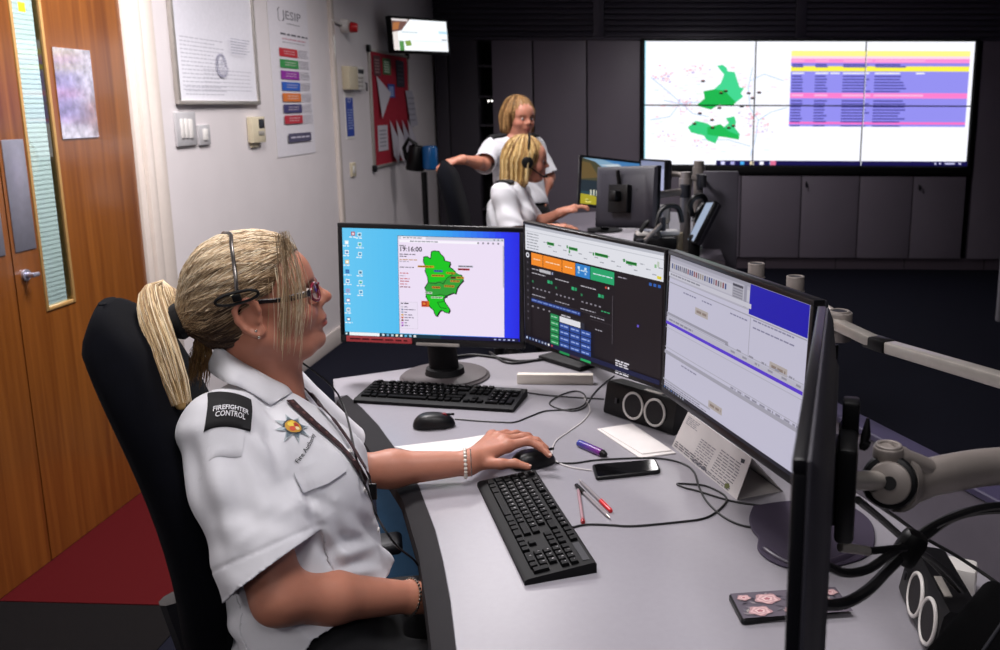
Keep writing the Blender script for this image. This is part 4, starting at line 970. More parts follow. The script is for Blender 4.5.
# ---- keyboards
m_key = mat('black_keycap', '030304', .5, var=.1, spec=.12)
m_kb = mat('black_keyboard_case', '060608', .6, var=.1, spec=.2)
m_leg = attr_mat('key_lettering', .5)
KW, KD = .446, .142
KP = .0192
def kb_layout():
    """(x in key units, row, width, legend); rows count from the back"""
    K = []
    K += [(0, 0, 1, 'Esc')] + [(x, 0, 1, 'F%d' % (i + 1)) for i, x in enumerate([2, 3, 4, 5, 6.5, 7.5, 8.5, 9.5, 11, 12, 13, 14])] + [(15.25 + i, 0, 1, '') for i in range(3)]
    K += [(i, 1, 1, c) for i, c in enumerate('`1234567890-=')] + [(13, 1, 2, '')]
    K += [(0, 2, 1.5, '')] + [(1.5 + i, 2, 1, c) for i, c in enumerate('QWERTYUIOP[]')]
    K += [(0, 3, 1.75, '')] + [(1.75 + i, 3, 1, c) for i, c in enumerate("ASDFGHJKL;'#")] + [(13.75, 3, 1.25, '')]
    K += [(0, 4, 1.25, '')] + [(1.25 + i, 4, 1, c) for i, c in enumerate('\\ZXCVBNM,./')] + [(12.25, 4, 2.75, '')]
    K += [(0, 5, 1.5, ''), (1.5, 5, 1, ''), (2.5, 5, 1.5, ''), (4, 5, 6, ''), (10, 5, 1.5, ''), (11.5, 5, 1, ''), (12.5, 5, 1, ''), (13.5, 5, 1.5, '')]
    K += [(15.25 + i, r, 1, '') for r in (1, 2) for i in range(3)] + [(16.25, 4, 1, ''), (15.25, 5, 1, ''), (16.25, 5, 1, ''), (17.25, 5, 1, '')]
    N = [['', '/', '*', '-'], ['7', '8', '9', '+'], ['4', '5', '6', ''], ['1', '2', '3', '']]
    for r in range(4):
        for i in range(4):
            if N[r][i] or r == 0: K.append((18.5 + i, 1 + r, 1, N[r][i]))
    K += [(18.5, 5, 2, '0'), (20.5, 5, 1, '.'), (21.5, 4.5, 1, '')]
    return K
KEYM = {}
def keyboard(label, mtx, legends):
    t = thing('keyboard', label, 'keyboard', mtx=mtx)
    b = MB()
    prof = [(-KD / 2, 0), (-KD / 2, .010), (-KD / 2 + .006, .014), (KD / 2 - .004, .026), (KD / 2, .022), (KD / 2, 0)]
    vs = [(s * KW / 2, y, z) for s in (-1, 1) for y, z in prof]; n = len(prof)
    fs = [(k, (k + 1) % n, n + (k + 1) % n, n + k) for k in range(n)] + [tuple(range(n - 1, -1, -1)), tuple(range(n, 2 * n))]
    b.add(vs, fs); b.build('case', m_kb, t, True)
    sl = math.atan2(.012, KD - .01); lg = MB()
    x_off = -KW / 2 + .011; 
    for (x, r, w_, c) in kb_layout():
        kx = x_off + (x + w_ / 2) * KP * .985; row = r + (.25 if r > 0 else 0)
        ky = KD / 2 - .016 - row * .0188
        kz = .014 + (ky + KD / 2 - .006) * .012 / (KD - .01)
        key = (w_, r == 4.5)
        if key not in KEYM:
            kb = MB(); wk = w_ * KP * .985 - .0032; dk = .0155 * (2 if r == 4.5 else 1)
            vs = []
            for (sx, sy, z) in ((1, 1, 0), (.97, .97, .003), (.8, .8, .0068)):
                for (a, d_) in ((-1, -1), (1, -1), (1, 1), (-1, 1)): vs.append((a * (wk / 2 - (1 - sx) * .008), d_ * (dk / 2 - (1 - sy) * .008), z))
            fs = [(k * 4 + j, k * 4 + (j + 1) % 4, (k + 1) * 4 + (j + 1) % 4, (k + 1) * 4 + j) for k in range(2) for j in range(4)] + [(8, 9, 10, 11)]
            kb.add(vs, fs); o = kb.build('key', m_key, t, True, 25); KEYM[key] = o.data
        else:
            o = bpy.data.objects.new('key', KEYM[key]); C.objects.link(o); o.parent = t
        o.location = (kx, ky - (.0094 * 0), kz); o.rotation_euler = (sl, 0, 0)
        if legends and c:
            sz = .0062 if len(c) == 1 else .0038
            tv, tf = text_geo(c, sz, .01, 'CENTER'); ca, sa = math.cos(sl), math.sin(sl)
            lg.add([(kx - .002 + u, ky + .0015 + v * ca, kz + .0071 + v * sa) for u, v in tv], tf, 0, lin('b4b0b4'), None, False)
    if legends: o = lg.build('key_lettering', m_leg, t, True); o['kind'] = 'stuff'
    b = MB(); b.box((KW / 2 - .05, KD / 2 - .016, .0255), (.07, .014, .001), 0)
    b.build('badge', m_charcoal, t, True)
    return t
def kmat(a, b_, c, d):
    """keyboard placement from its four corners: back-left, back-right, front-right, front-left"""
    a, b_, c, d = map(Vector, (a, b_, c, d)); x = ((b_ - a) + (c - d)); x.z = 0; x.normalize(); z = Vector((0, 0, 1)); y = z.cross(x)
    m = Matrix((x, y, z)).transposed().to_4x4(); ctr = (a + b_ + c + d) / 4; m.translation = Vector((ctr.x, ctr.y, DZ)); return m
k1 = keyboard('black keyboard right of her hand, running away along the desk edge', kmat(D(536, 470, .018), D(592, 566, .018), D(531, 580, .010), D(476, 481, .010)) @ Matrix.Diagonal((.985, .92, .8, 1)), True)
k2 = keyboard('black keyboard in front of the map monitor', kmat(D(372, 376, .024), D(530, 383, .024), D(516, 415, .012), D(351, 403, .012)) @ Matrix.Diagonal((1.03, 1, .9, 1)), True)
# ---- mice
def mouse(label, c, ang, accent=None):
    t = thing('computer_mouse', label, 'mouse', (c[0], c[1], DZ), ang)
    vs = []; fs = []; n = 20; rows = 9
    for j in range(rows):
        ph = (j / (rows - 1)) * PI / 2
        for i in range(n):
            a = 2 * PI * i / n; ex = abs(math.cos(a)) ** .8 * (1 if math.cos(a) > 0 else -1); ey = abs(math.sin(a)) ** .8 * (1 if math.sin(a) > 0 else -1)
            x = ex * .054 * math.cos(ph) ** .55; y = ey * (.031 - .004 * ex) * math.cos(ph) ** .55
            z = .004 + .033 * math.sin(ph) * (1 - .18 * ((x + .012) / .054) ** 2 * 1.)
            vs.append((x, y, z))
    for j in range(rows - 1):
        for i in range(n): fs.append((j * n + i, j * n + (i + 1) % n, (j + 1) * n + (i + 1) % n, (j + 1) * n + i))
    fs.append(tuple(range(n - 1, -1, -1))); b = MB(); b.add(vs, fs); b.build('body', m_black, t, True, 60)
    b = MB(); b.cyl((.026, -.004, .0275), (.026, .004, .0275), .008, n=16); b.build('wheel', mat('red_rubber', '7a1418', .5) if accent else m_charcoal, t, True)
    b = MB(); b.box((.032, 0, .0315), (.04, .0012, .006), 0); b.build('button_seam', m_gap, t, True)
    return t
mouse('black computer mouse with a red wheel lying before the far keyboard', D(434, 421, .015), .15, True)
MC = D(533, 459, .015)
mouse('black computer mouse under the seated woman\'s hand', MC, math.radians(28))
# ---- papers
def sheet(name, label, px, col, h=.0015, tilt=None):
    P = [D(*p) for p in px]; b = MB(); b.prism([tuple(p[:2]) for p in P], DZ + .0002, DZ + h); o = b.build(name, mat(name + '_white', col, .8, var=.015)); centre(o); tag(o, label, 'paper'); return o
ps = thing('paper_stack', 'small fan of loose white sheets on the desk behind her wrist', 'papers', tuple(D(455, 443)))
for k in range(5):
    q = [(402 - k * 2, 449), (490 + k * 2.2, 434.5 + k * .5), (499 + k * 1, 441 + k * 1.5), (440, 456 + k)]
    b = MB(); b.prism([tuple(D(*p)[:2]) for p in q], DZ + .0004 + k * .0011, DZ + .0014 + k * .0011); b.build('sheet', m_paper, ps)
nk = thing('paper_napkin', 'folded white paper napkin on the desk in front of the left speaker', 'napkin', tuple(D(636, 442)))
b = MB(); b.prism([tuple(D(*p)[:2]) for p in ((597, 430), (632, 424.5), (676, 454), (640, 459))], DZ + .0005, DZ + .0035, bev=.001); b.build('lower_fold', m_paper, nk)
b = MB(); b.prism([tuple(D(*p)[:2]) for p in ((600, 430.5), (630, 426), (672, 452.5), (642, 456))], DZ + .0037, DZ + .006, bev=.001); b.build('upper_fold', m_paper, nk)
# cream box lid behind
P0, P1 = D(517, 384), D(593, 384); h_ = .028
b = MB(); yb = P0[1] + .05
b.box(((P0[0] + P1[0]) / 2, P0[1] + .012, DZ + .0145), (P1[0] - P0[0], .024, .029), 0, .001)
o = b.build('paper_strip', mat('cream_card', 'd8d0c6', .75, var=.02)); centre(o); tag(o, 'long folded cream card standing under the dark control panel monitor', 'card')
# ---- speakers
def speaker(label, c, ang, L=.205, Dp=.075, Ht=.088):
    t = thing('desk_speaker', label, 'speaker', (c[0], c[1], DZ), ang)
    b = MB(); vs = []; 
    prof = [(0, .003), (-.002, .01), (.012, Ht - .008), (.02, Ht), (Dp - .006, Ht - .006), (Dp, Ht - .02), (Dp, .004), (Dp - .004, 0), (.004, 0)]
    n = len(prof); vs = [(s * L / 2, y, z) for s in (-1, 1) for y, z in prof]
    b.add(vs, [(k, n + k, n + (k + 1) % n, (k + 1) % n) for k in range(n)] + [tuple(range(n)), tuple(range(2 * n - 1, n - 1, -1))]); b.build('cabinet', m_black, t, True)
    nrm = Vector((0, -.985, .17))
    for x in (-.018, .058):
        cc = Vector((x, .0025, .045))
        b = MB(); b.ring(cc, nrm, .0335, .0032, 36, 8); o = b.build('ring', m_white, t, True); o['label'] = 'white trim ring'
        b = MB(); b.cyl(cc + nrm * -.004, cc + nrm * .0015, .031, .029, 30); b.build('cone', mat('speaker_cone', '1c191c', .8, bump=.6, bscale=900), t, True)
    b = MB(); b.box((-.078, .0005, .045), (.008, .004, .014), 0, .001, Matrix.Rotation(-.17, 3, 'X')); b.build('badge', m_charcoal, t, True)
    b = MB(); b.box((.03, .03, Ht - .0005), (.06, .012, .003), 0, .001); b.build('touch_strip', m_silver, t, True)
    return t
a0, a1 = D(604, 413), D(673, 436)
dx = a1 - a0; c_ = (a0 + a1) / 2
speaker('black desk speaker with two white rings under the dark control panel monitor', (c_[0], c_[1]), math.atan2(dx[1], dx[0]), np.linalg.norm(dx))
p1, p2 = onz(907, 596, DZ + .045), onz(922, 629, DZ + .045); dx = (p2 - p1) / np.linalg.norm(p2 - p1)
cc = p1 + dx * .018
speaker('black desk speaker with two white rings among the cables at the right', (cc[0] + .012, cc[1] + .005), math.atan2(dx[1], dx[0]))
# ---- phone, vape, pens
def slab(name, label, cat, px, h, m, bev=.002, extra=None):
    P = [D(*p, h) for p in px]; c = sum(P) / len(P); t = thing(name, label, cat, (c[0], c[1], DZ))
    Q = []
    for i in range(4):
        a, p, n_ = Vector(P[i - 1][:2]), Vector(P[i][:2]), Vector(P[(i + 1) % 4][:2]); r = .009
        u = (a - p).normalized(); v = (n_ - p).normalized()
        for k in range(5):
            s = k / 4; Q.append(tuple(p + u * r * (1 - s) ** 2 + v * r * s ** 2))
    b = MB(); b.prism(Q, DZ + .0005, DZ + h, bev=bev); b.build('body', m, t); return t, P, Q
t, P, Q = slab('smartphone', 'black smartphone lying on the desk plugged into a white lead', 'phone', ((592, 464), (656, 459), (661, 470), (596, 477)), .010, m_black)
b = MB(); cq = sum((Vector(q) for q in Q), Vector((0, 0))) / len(Q); b.prism([tuple(cq + (Vector(q) - cq) * .94) for q in Q], DZ + .0101, DZ + .0104); b.build('glass_screen', mat('dark_phone_glass', '050507', .06, var=0, spec=.6), t)
va, vb = D(579, 443, .008), D(606, 455, .008)
t = thing('vape_pen', 'blue and purple vape pen lying on the desk beyond the smartphone', 'vape pen', tuple((va + vb) / 2 - np.array((0, 0, .008))))
d = (vb - va); m_va = attr_mat('iridescent_case', .25, spec=.6); b = MB(); N = 10
for k in range(N):
    s0, s1 = k / N * .86, (k + 1) / N * .86; c = tuple(np.array(lin('24348c')) * (1 - k / N) + np.array(lin('6c1c74')) * (k / N))
    b.tube([va + d * s0, va + d * s1], .0095 if k else .0085, 14, 0, k == 0, c)
b.build('case', m_va, t); b = MB(); b.cyl(va + d * .86, vb, .0095, .006, 14, bev=.002); b.build('mouthpiece', m_black, t)
def pen(label, tip, tail, body, capc, capfrac):
    tip, tail = D(*tip, .0045), D(*tail, .0045); d = tail - tip
    t = thing('ballpoint_pen', label, 'pen', tuple((tip + tail) / 2 - np.array((0, 0, .0045)))); L = np.linalg.norm(d); u = d / L
    b = MB(); b.tube([tip + d * .08, tip + d * (1 - .02)], .0036, 10); b.build('barrel', body, t)
    b = MB(); b.tube([tip, tip + d * .03, tip + d * .085], [.0006, .0016, .0034], 10); b.build('tip', m_silver, t)
    b = MB(); b.tube([tip + d * (1 - capfrac), tip + d * .985, tail], [.0047, .0047, .0038], 12); s = np.cross(u, (0, 0, 1)); b.box(tip + d * (1 - capfrac / 2) + np.array((0, 0, .006)), (.002, .002, .002)); b.tube([tip + d * .97 + np.array((0, 0, .0055)), tip + d * (1 - capfrac * .95) + np.array((0, 0, .006))], .0012, 6); b.build('cap', capc, t)
m_clear = mat('clear_barrel', '8a8488', .15, var=.05); m_pblack = mat('pen_black', '0c0c0e', .25); m_pred = mat('pen_red', 'c81420', .3)
pen('ballpoint pen with a clear barrel and a red cap, right of three', (579, 479.5), (611, 511), m_clear, m_pred, .3)
pen('ballpoint pen with a black cap pointing at the keyboard cable, middle of three', (610, 518), (576, 485), m_clear, m_pblack, .25)
pen('clear ballpoint pen with a red end plug, leftmost of three', (578, 488), (583, 522.5), mat('pink_barrel', '9c7c80', .2), mat('red_plug', 'a02830', .3), .06)
# ---- tent card
ta, tb_, tc_, td = D(672, 446), D(737, 500), D(783, 491.5), D(712, 443)
top0, top1 = at(689, 412, 2.0), at(754, 459, 1.86)
z_t = DZ + .11
top0, top1 = onz(688, 412, z_t), onz(752, 458, z_t)
t = thing('tent_card', 'white folded tent card with small print standing under the near monitor', 'tent card', tuple((ta + tb_ + tc_) / 3))
def panel3(P, nm):
    P = [Vector(p) for p in P]; n_ = (P[1] - P[0]).cross(P[3] - P[0]).normalized() * .0006; b = MB(); b.add([p + n_ for p in P] + [p - n_ for p in P], [(0, 1, 2, 3), (7, 6, 5, 4), (0, 4, 5, 1), (1, 5, 6, 2), (2, 6, 7, 3), (3, 7, 4, 0)], smooth=False); return b.build(nm, m_paper, t)
off = np.array(tc_ - tb_)
panel3((ta, tb_, top1, top0), 'front_panel'); panel3((tb_ + off, ta + off, top0, top1), 'back_panel'); panel3((ta + off * .05 + np.array((0, 0, .0012)), tb_ + off * .05 + np.array((0, 0, .0012)), tb_ + off * .95 + np.array((0, 0, .0012)), ta + off * .95 + np.array((0, 0, .0012))), 'base_panel')
ux = Vector(tb_ - ta); vx = Vector(ta - top0); nn = ux.cross(Vector(top0) - Vector(ta)).normalized()
if nn.dot(Vector(CC) - Vector(ta)) < 0: nn = -nn
f_ = Flat(100, 70, Vector(top0) + nn * .0008, Vector(top1 - top0), vx, nn, .0001)
f_.words(4, 5, 24, 5, 3, 1.3, '8a8890', .8, rs); f_.words(34, 24, 58, 7, 4.6, 1.4, '7c7a84', .9, rs); f_.words(64, 18, 96, 9, 4.8, 1.5, '6a6872', .85, rs); f_.words(3, 56, 60, 3, 4, 1.9, '5a5862', .95, rs); f_.words(36, 62, 96, 2, 3.6, 1.6, '76747e', .9, rs)
f_.poly([(88, 60), (92, 56), (95, 60), (93, 66), (89, 66)], '6a7040'); f_.poly([(90, 10), (95, 8), (96, 14), (92, 16)], '24242c'); f_.build('print', m_print, t)['kind'] = 'stuff'
# ---- gel mouse mat
cp = [D(*p) for p in ((753, 508), (790, 503), (840, 505), (868, 520), (875, 540), (868, 557), (840, 567), (805, 572), (775, 565), (758, 552), (758, 540), (752, 532), (749, 520))]
b = MB(); P2 = [tuple(p[:2]) for p in spline(cp + [cp[0]], 5)[:-1]]; b.prism(P2, DZ + .0004, DZ + .006, bev=.002)
t = thing('mouse_mat', 'dark purple mouse mat with a wrist rest under the near monitor', 'mouse mat', tuple(sum(cp) / len(cp)))
b.build('pad', mat('purple_mat', '342b3f', .8, var=.06), t)
b = MB(); wr = [D(*p, .004) for p in ((762, 548), (785, 562), (812, 566), (840, 560), (858, 550))]; b.tube(spline(wr, 5), [.003] + [.008] * 19 + [.003], 14); b.build('wrist_rest', mat('purple_gel', '30283a', .4, var=.05), t)
# ---- floral phone case
t, P, Q = slab('floral_phone', 'phone in a pink and grey rose patterned case lying at the desk front', 'phone', ((728, 593), (836, 586), (842, 607), (742, 620)), .011, m_black, .002)
o_ = Vector(P[0]); ux = Vector(P[1] - P[0]); vx = Vector(P[3] - P[0]); f_ = Flat(200, 100, o_ + Vector((0, 0, .0006)), ux, vx, (0, 0, 1), .00002)
f_.rect(3, 4, 197, 96, '625c66'); rf = random.Random(9)
for k in range(60):
    u, v, a = rf.uniform(14, 186), rf.uniform(14, 86), rf.uniform(0, 6.28); L = rf.uniform(6, 11); c = rf.choice(['4a464e', '77717a', '6a6870', '8d868a', '3c3842', '9a9490'])
    f_.poly([(u + L * math.cos(a), v + L * .8 * math.sin(a)), (u + L * .35 * math.cos(a + 1.57), v + L * .3 * math.sin(a + 1.57)), (u - L * math.cos(a), v - L * .8 * math.sin(a)), (u - L * .35 * math.cos(a + 1.57), v - L * .3 * math.sin(a + 1.57))], c)
for (u, v, R_) in ((62, 34, 22), (38, 76, 20), (92, 80, 12), (128, 30, 15), (158, 66, 21), (108, 52, 11), (22, 26, 12), (180, 26, 13)):
    for ring, (rr_, c) in enumerate(((1, 'b08c90'), (.8, 'd2b0b0'), (.6, 'bd979a'), (.42, 'dcc0be'), (.25, 'a86c76'))):
        n_ = 11; f_.poly([(u + R_ * rr_ * (1 + .13 * math.sin(5 * 2 * PI * k / 22 + ring)) * math.cos(2 * PI * k / 22 + ring * .4), v + .85 * R_ * rr_ * (1 + .13 * math.sin(5 * 2 * PI * k / 22 + ring)) * math.sin(2 * PI * k / 22 + ring * .4)) for k in range(22)], c)
f_.build('rose_print', m_print_gloss, t)['kind'] = 'stuff'
# ---- charger block, card edge and black case at the right
q = onz(958, 575, DZ + .03); b = MB(); b.box((q[0], q[1], DZ + .027), (.06, .05, .052), 0, .008, Matrix.Rotation(-.4, 3, 'Z'))
t = thing('charger_block', 'white plug charger block behind the right desk speaker', 'charger', (q[0], q[1], DZ)); b.build('body', m_white, t)
b = MB(); b.box((q[0] - .032, q[1] - .012, DZ + .03), (.006, .02, .012), 0, .001, Matrix.Rotation(-.4, 3, 'Z')); b.build('socket', m_charcoal, t)
a0, a1 = D(946, 585, .035), D(968, 622, .035); dd = Vector(a1 - a0); b = MB(); b.box((a0 + a1) / 2 - np.array((0, 0, .018)), (dd.length + .02, .014, .034), 0, .002, Matrix.Rotation(math.atan2(dd.y, dd.x), 3, 'Z'))
o = b.build('white_strip', m_paper); centre(o); tag(o, 'narrow white folded card standing between the right speaker and the charger block', 'card')
t = thing('black_case', 'black padded case at the bottom right corner of the desk', 'case', tuple(D(985, 640)))
P = [at(990, 570, 1.13), at(1100, 640, 1.05), at(1020, 760, .93), at(912, 672, 1.0)]
P = [Vector(p) for p in P]; ux = (P[1] - P[0] + P[2] - P[3]).normalized(); vy = (P[0] - P[3]).normalized(); nz_ = ux.cross(vy).normalized(); vy = nz_.cross(ux)
Rm = Matrix((ux, vy, nz_)).transposed(); ctr = sum(P, Vector()) / 4
b = MB(); b.box(ctr - nz_ * .02, ((P[1] - P[0]).length, (P[0] - P[3]).length, .045), 0, .018, Rm, seg=4); b.build('shell', mat('black_padding', '020203', .9, bump=.2, bscale=500, spec=.08), t)
b = MB(); b.tube([P[3] + ux * .045 + nz_ * .003 + vy * .01, P[0] + ux * .045 + nz_ * .003 - vy * .01], .002, 8); b.build('seam_piping', m_charcoal, t)
b = MB(); b.box((ctr.x + .02, ctr.y, (DZ + ctr.z) / 2 - .03), (.12, .12, max(.02, ctr.z - DZ - .075)), 0, .01); b.build('foot', m_black, t)
# ---- cables
m_cab = mat('black_cable', '0b0b0d', .45); m_cabw = mat('white_cable', 'bdb8b8', .5)
cable('mouse_cable', 'thin black looping cable running from the far mouse to the left speaker', [(455, 419), (480, 421), (500, 422), (515, 422), (531, 416), (545, 411), (561, 410), (578, 408), (586, 402), (584, 394), (575, 391), (561, 395), (550, 402), (554, 407), (572, 411), (585, 407), (592, 396), (601, 386), (614, 376)], .0021, m_cab)
cable('keyboard_cable', 'thin black straight cable from the far keyboard to the left speaker', [(524, 392), (545, 395), (569, 397), (604, 399)], .002, m_cab)
cable('charging_lead', 'thin white charging lead curling from the far cables to the smartphone', [(583, 396), (588, 404), (590, 411), (583, 421), (568, 432), (556, 441), (552, 452), (556, 461), (570, 467), (592, 470.5)], .0018, m_cabw)
cable('mouse_cable', 'thin black cable from the mouse under her hand past the smartphone to the mat', [(556, 463), (575, 463), (597, 460), (639, 458), (665, 459), (684, 464), (694, 472), (699, 487), (708, 503), (727, 519), (750, 527), (775, 525), (800, 517)], .0022, m_cab)
cable('keyboard_cable', 'thin black cable looping from the near keyboard across to the tent card', [(570, 528), (587, 524.5), (610, 525), (634, 526), (678, 522), (705, 518), (721, 508), (726, 497), (708, 486.5), (690, 484), (677, 484), (686, 488), (698, 491), (732, 501), (765, 506), (800, 508)], .0022, m_cab)
cable('monitor_cable', 'thick black lead on the desk behind the map monitor stand', [(440, 360), (470, 355), (500, 358), (520, 361), (545, 359), (562, 354), (575, 348)], .0045, m_cab)
cable('monitor_cable', 'second black lead on the desk crossing between the map monitor and the dark panel monitor', [(490, 352), (505, 362), (525, 362), (548, 356), (580, 340)], .004, m_cab)
def acable(label, spec, r, m=m_cab):
    return cable('monitor_cable', label, None, r, m, 0, 8, [at(*s) for s in spec])
acable('thick black cable sweeping from the edge-on monitor up and away to the right', [(822, 605, 1.0), (845, 603, 1.03), (868, 590, 1.06), (890, 568, 1.12), (920, 540, 1.17), (955, 516, 1.2), (1000, 509, 1.22), (1050, 516, 1.25), (1085, 545, 1.27), (1095, 600, 1.27)], .0068)
acable('black cable looping under the edge-on monitor to the bundle', [(826, 565, 1.04), (845, 573, 1.06), (868, 569, 1.08), (888, 556, 1.11), (905, 545, 1.14), (945, 520, 1.18), (1000, 506, 1.2), (1060, 520, 1.23), (1085, 560, 1.25), (1090, 605, 1.25)], .0056)
acable('thinner black cable between the silver plug and the bundle', [(868, 551, 1.1), (890, 549, 1.12), (912, 546, 1.14), (935, 530, 1.17)], .0048)
acable('black cable dropping from the mounting plate behind the bundle', [(858, 500, 1.12), (880, 518, 1.2), (905, 540, 1.27), (930, 560, 1.32), (960, 590, 1.36)], .0052)
acable('thin black cable curving from the silver joint along the rail', [(866, 486, 1.14), (875, 502, 1.2), (900, 520, 1.28), (925, 538, 1.33), (960, 558, 1.34), (1000, 585, 1.32)], .0028)
acable('black cable falling over the right speaker from the bundle', [(905, 545, 1.16), (930, 558, 1.22), (950, 575, 1.24), (965, 592, 1.24)], .004)
o = cable('monitor_plug', 'silver cable plug under the mounting plate', None, .006, m_silver, 0, 2, [at(840, 547, 1.08), at(868, 551, 1.1)]); o['category'] = 'plug'
b = MB(); b.box(at(909, 548, 1.145), (.035, .03, .05), 0, .012, Matrix.Rotation(.5, 3, 'Y')); o = b.build('cable_clamp', m_black); centre(o); tag(o, 'black clamp gathering the cables above the right speaker', 'cable clamp')
# ================================================================ figures: smooth bodies from blended volumes
class Vol:
    def __init__(s): s.p = []
    def cone(s, a, b, ra, rb, k=.02, sub=False): s.p.append(('c', np.array(a, float), np.array(b, float), ra, rb, k, sub)); return s
    def ell(s, c, r, R=None, k=.02, sub=False):
        s.p.append(('e', np.array(c, float), np.array(r, float), np.eye(3) if R is None else np.array(R, float), 0, k, sub)); return s
    def chain(s, pts, rs, k=.008):
        for i in range(len(pts) - 1): s.cone(pts[i], pts[i + 1], rs[i], rs[i + 1], k)
        return s
    @staticmethod
    def dist(p, P):
        if p[0] == 'c':
            a, b, ra, rb = p[1:5]; ba = b - a; L2 = max(ba @ ba, 1e-9)
            t = np.clip(((P - a) @ ba) / L2, 0, 1)
            return np.linalg.norm(P - a - t[..., None] * ba, axis=-1) - (ra + (rb - ra) * t)
        q = ((P - p[1]) @ p[3].T if False else (P - p[1]) @ p[3]); k0 = np.linalg.norm(q / p[2], axis=-1); k1 = np.linalg.norm(q / p[2] ** 2, axis=-1)
        return k0 * (k0 - 1) / np.maximum(k1, 1e-6)
    def bbox(s, p):
        if p[0] == 'c':
            a, b, ra, rb = p[1:5]; return np.minimum(a - ra, b - rb), np.maximum(a + ra, b + rb)
        r = np.sqrt(((p[3] * p[2]) ** 2).sum(1)); return p[1] - r, p[1] + r
    def mesh(s, res):
        bb = [s.bbox(p) for p in s.p if not p[6]]
        lo = np.min([b[0] for b in bb], 0) - 4 * res; hi = np.max([b[1] for b in bb], 0) + 4 * res
        n = np.ceil((hi - lo) / res).astype(int) + 1; V = np.full(n, .2, np.float32)
        ax = [lo[i] + np.arange(n[i]) * res for i in range(3)]
        for p in s.p:
            a, b = s.bbox(p); k = p[5]; m = k + 4 * res
            i0 = np.maximum(np.floor((a - m - lo) / res).astype(int), 0); i1 = np.minimum(np.ceil((b + m - lo) / res).astype(int) + 1, n)
            if (i1 <= i0).any(): continue
            sl = tuple(slice(i0[i], i1[i]) for i in range(3))
            P = np.stack(np.meshgrid(*[ax[i][sl[i]] for i in range(3)], indexing='ij'), -1)
            d = s.dist(p, P); o = V[sl]
            if p[6]: d = -d; h = np.maximum(k - np.abs(o - d), 0) / k; V[sl] = np.maximum(o, d) + h * h * k / 4
            else: h = np.maximum(k - np.abs(o - d), 0) / k; V[sl] = np.minimum(o, d) - h * h * k / 4
        ins = V < 0
        c = np.zeros(n - 1, np.int8)
        for dx in (0, 1):
            for dy in (0, 1):
                for dz in (0, 1): c += ins[dx:n[0] - 1 + dx, dy:n[1] - 1 + dy, dz:n[2] - 1 + dz]
        act = np.argwhere((c > 0) & (c < 8)); idx = np.full(n - 1, -1, np.int32); idx[tuple(act.T)] = np.arange(len(act))
        acc = np.zeros((len(act), 3)); cnt = np.zeros(len(act))
        cor = [(x, y, z) for x in (0, 1) for y in (0, 1) for z in (0, 1)]
        for u in cor:
            for ax_ in range(3):
                if u[ax_]: continue
                w_ = list(u); w_[ax_] = 1
                va = V[tuple((act + u).T)]; vb = V[tuple((act + w_).T)]; m = (va < 0) != (vb < 0)
                t = np.where(m, va / np.where(va - vb == 0, 1, va - vb), 0)
                q = np.tile(np.array(u, float), (len(act), 1)); q[:, ax_] = t; acc[m] += q[m]; cnt[m] += 1
        vs = lo + (act + acc / cnt[:, None]) * res
        F = []
        for ax_ in range(3):
            b, c_ = (ax_ + 1) % 3, (ax_ + 2) % 3; sl0 = [slice(1, n[i] - 1) for i in range(3)]; sl0[ax_] = slice(0, n[ax_] - 1)
            s1 = list(sl0); s1[ax_] = slice(1, n[ax_]); A, B = ins[tuple(sl0)], ins[tuple(s1)]
            for flip in (False, True):
                e = np.argwhere(A & ~B if not flip else ~A & B)
                if not len(e): continue
                off = np.array([1, 1, 1]); off[ax_] = 0; e = e + off; Q = []
                for (i, j) in ((-1, -1), (0, -1), (0, 0), (-1, 0)):
                    q = e.copy(); q[:, b] += i; q[:, c_] += j; Q.append(idx[tuple(q.T)])
                Q = np.stack(Q, 1); F.append(Q[:, ::-1] if flip else Q)
        F = np.concatenate(F); F = F[(F >= 0).all(1)]
        return vs, F
def vol_eval(prims, P):
    o = np.full(len(P), .2)
    for p in prims:
        d = Vol.dist(p, P); k = p[5]; h = np.maximum(k - np.abs(o - d), 0) / k; o = np.minimum(o, d) - h * h * k / 4
    return o
def torso_patch(prims, cones, res):
    """the flank of a shirt behind the arm, where the sleeve was cut away"""
    v = Vol(); v.p = prims; vs, F = v.mesh(res); keep = np.zeros(len(vs), bool)
    for c, n_, cone in cones: keep |= (Vol.dist(cone, vs) < .07) & ((vs - c) @ n_ > -.09)
    return vs, F[keep[F].all(1)]
def weld(vs, F, vs2, F2):
    u = np.unique(F2); mp = np.full(len(vs2), -1); mp[u] = np.arange(len(u)) + len(vs); return np.concatenate([vs, vs2[u]]), np.concatenate([F, mp[F2]])
def relax(vs, F, it=1, f=.5):
    for _ in range(it):
        acc = np.zeros_like(vs); cnt = np.zeros(len(vs))
        for i in range(4):
            for j in ((i + 1) % 4, (i - 1) % 4):
                np.add.at(acc, F[:, i], vs[F[:, j]]); np.add.at(cnt, F[:, i], 1)
        vs = vs + f * (acc / np.maximum(cnt, 1)[:, None] - vs)
    return vs
def normals(vs, F):
    n = np.cross(vs[F[:, 2]] - vs[F[:, 0]], vs[F[:, 3]] - vs[F[:, 1]]); N = np.zeros_like(vs)
    for i in range(4): np.add.at(N, F[:, i], n)
    return N / np.maximum(np.linalg.norm(N, axis=1), 1e-12)[:, None]
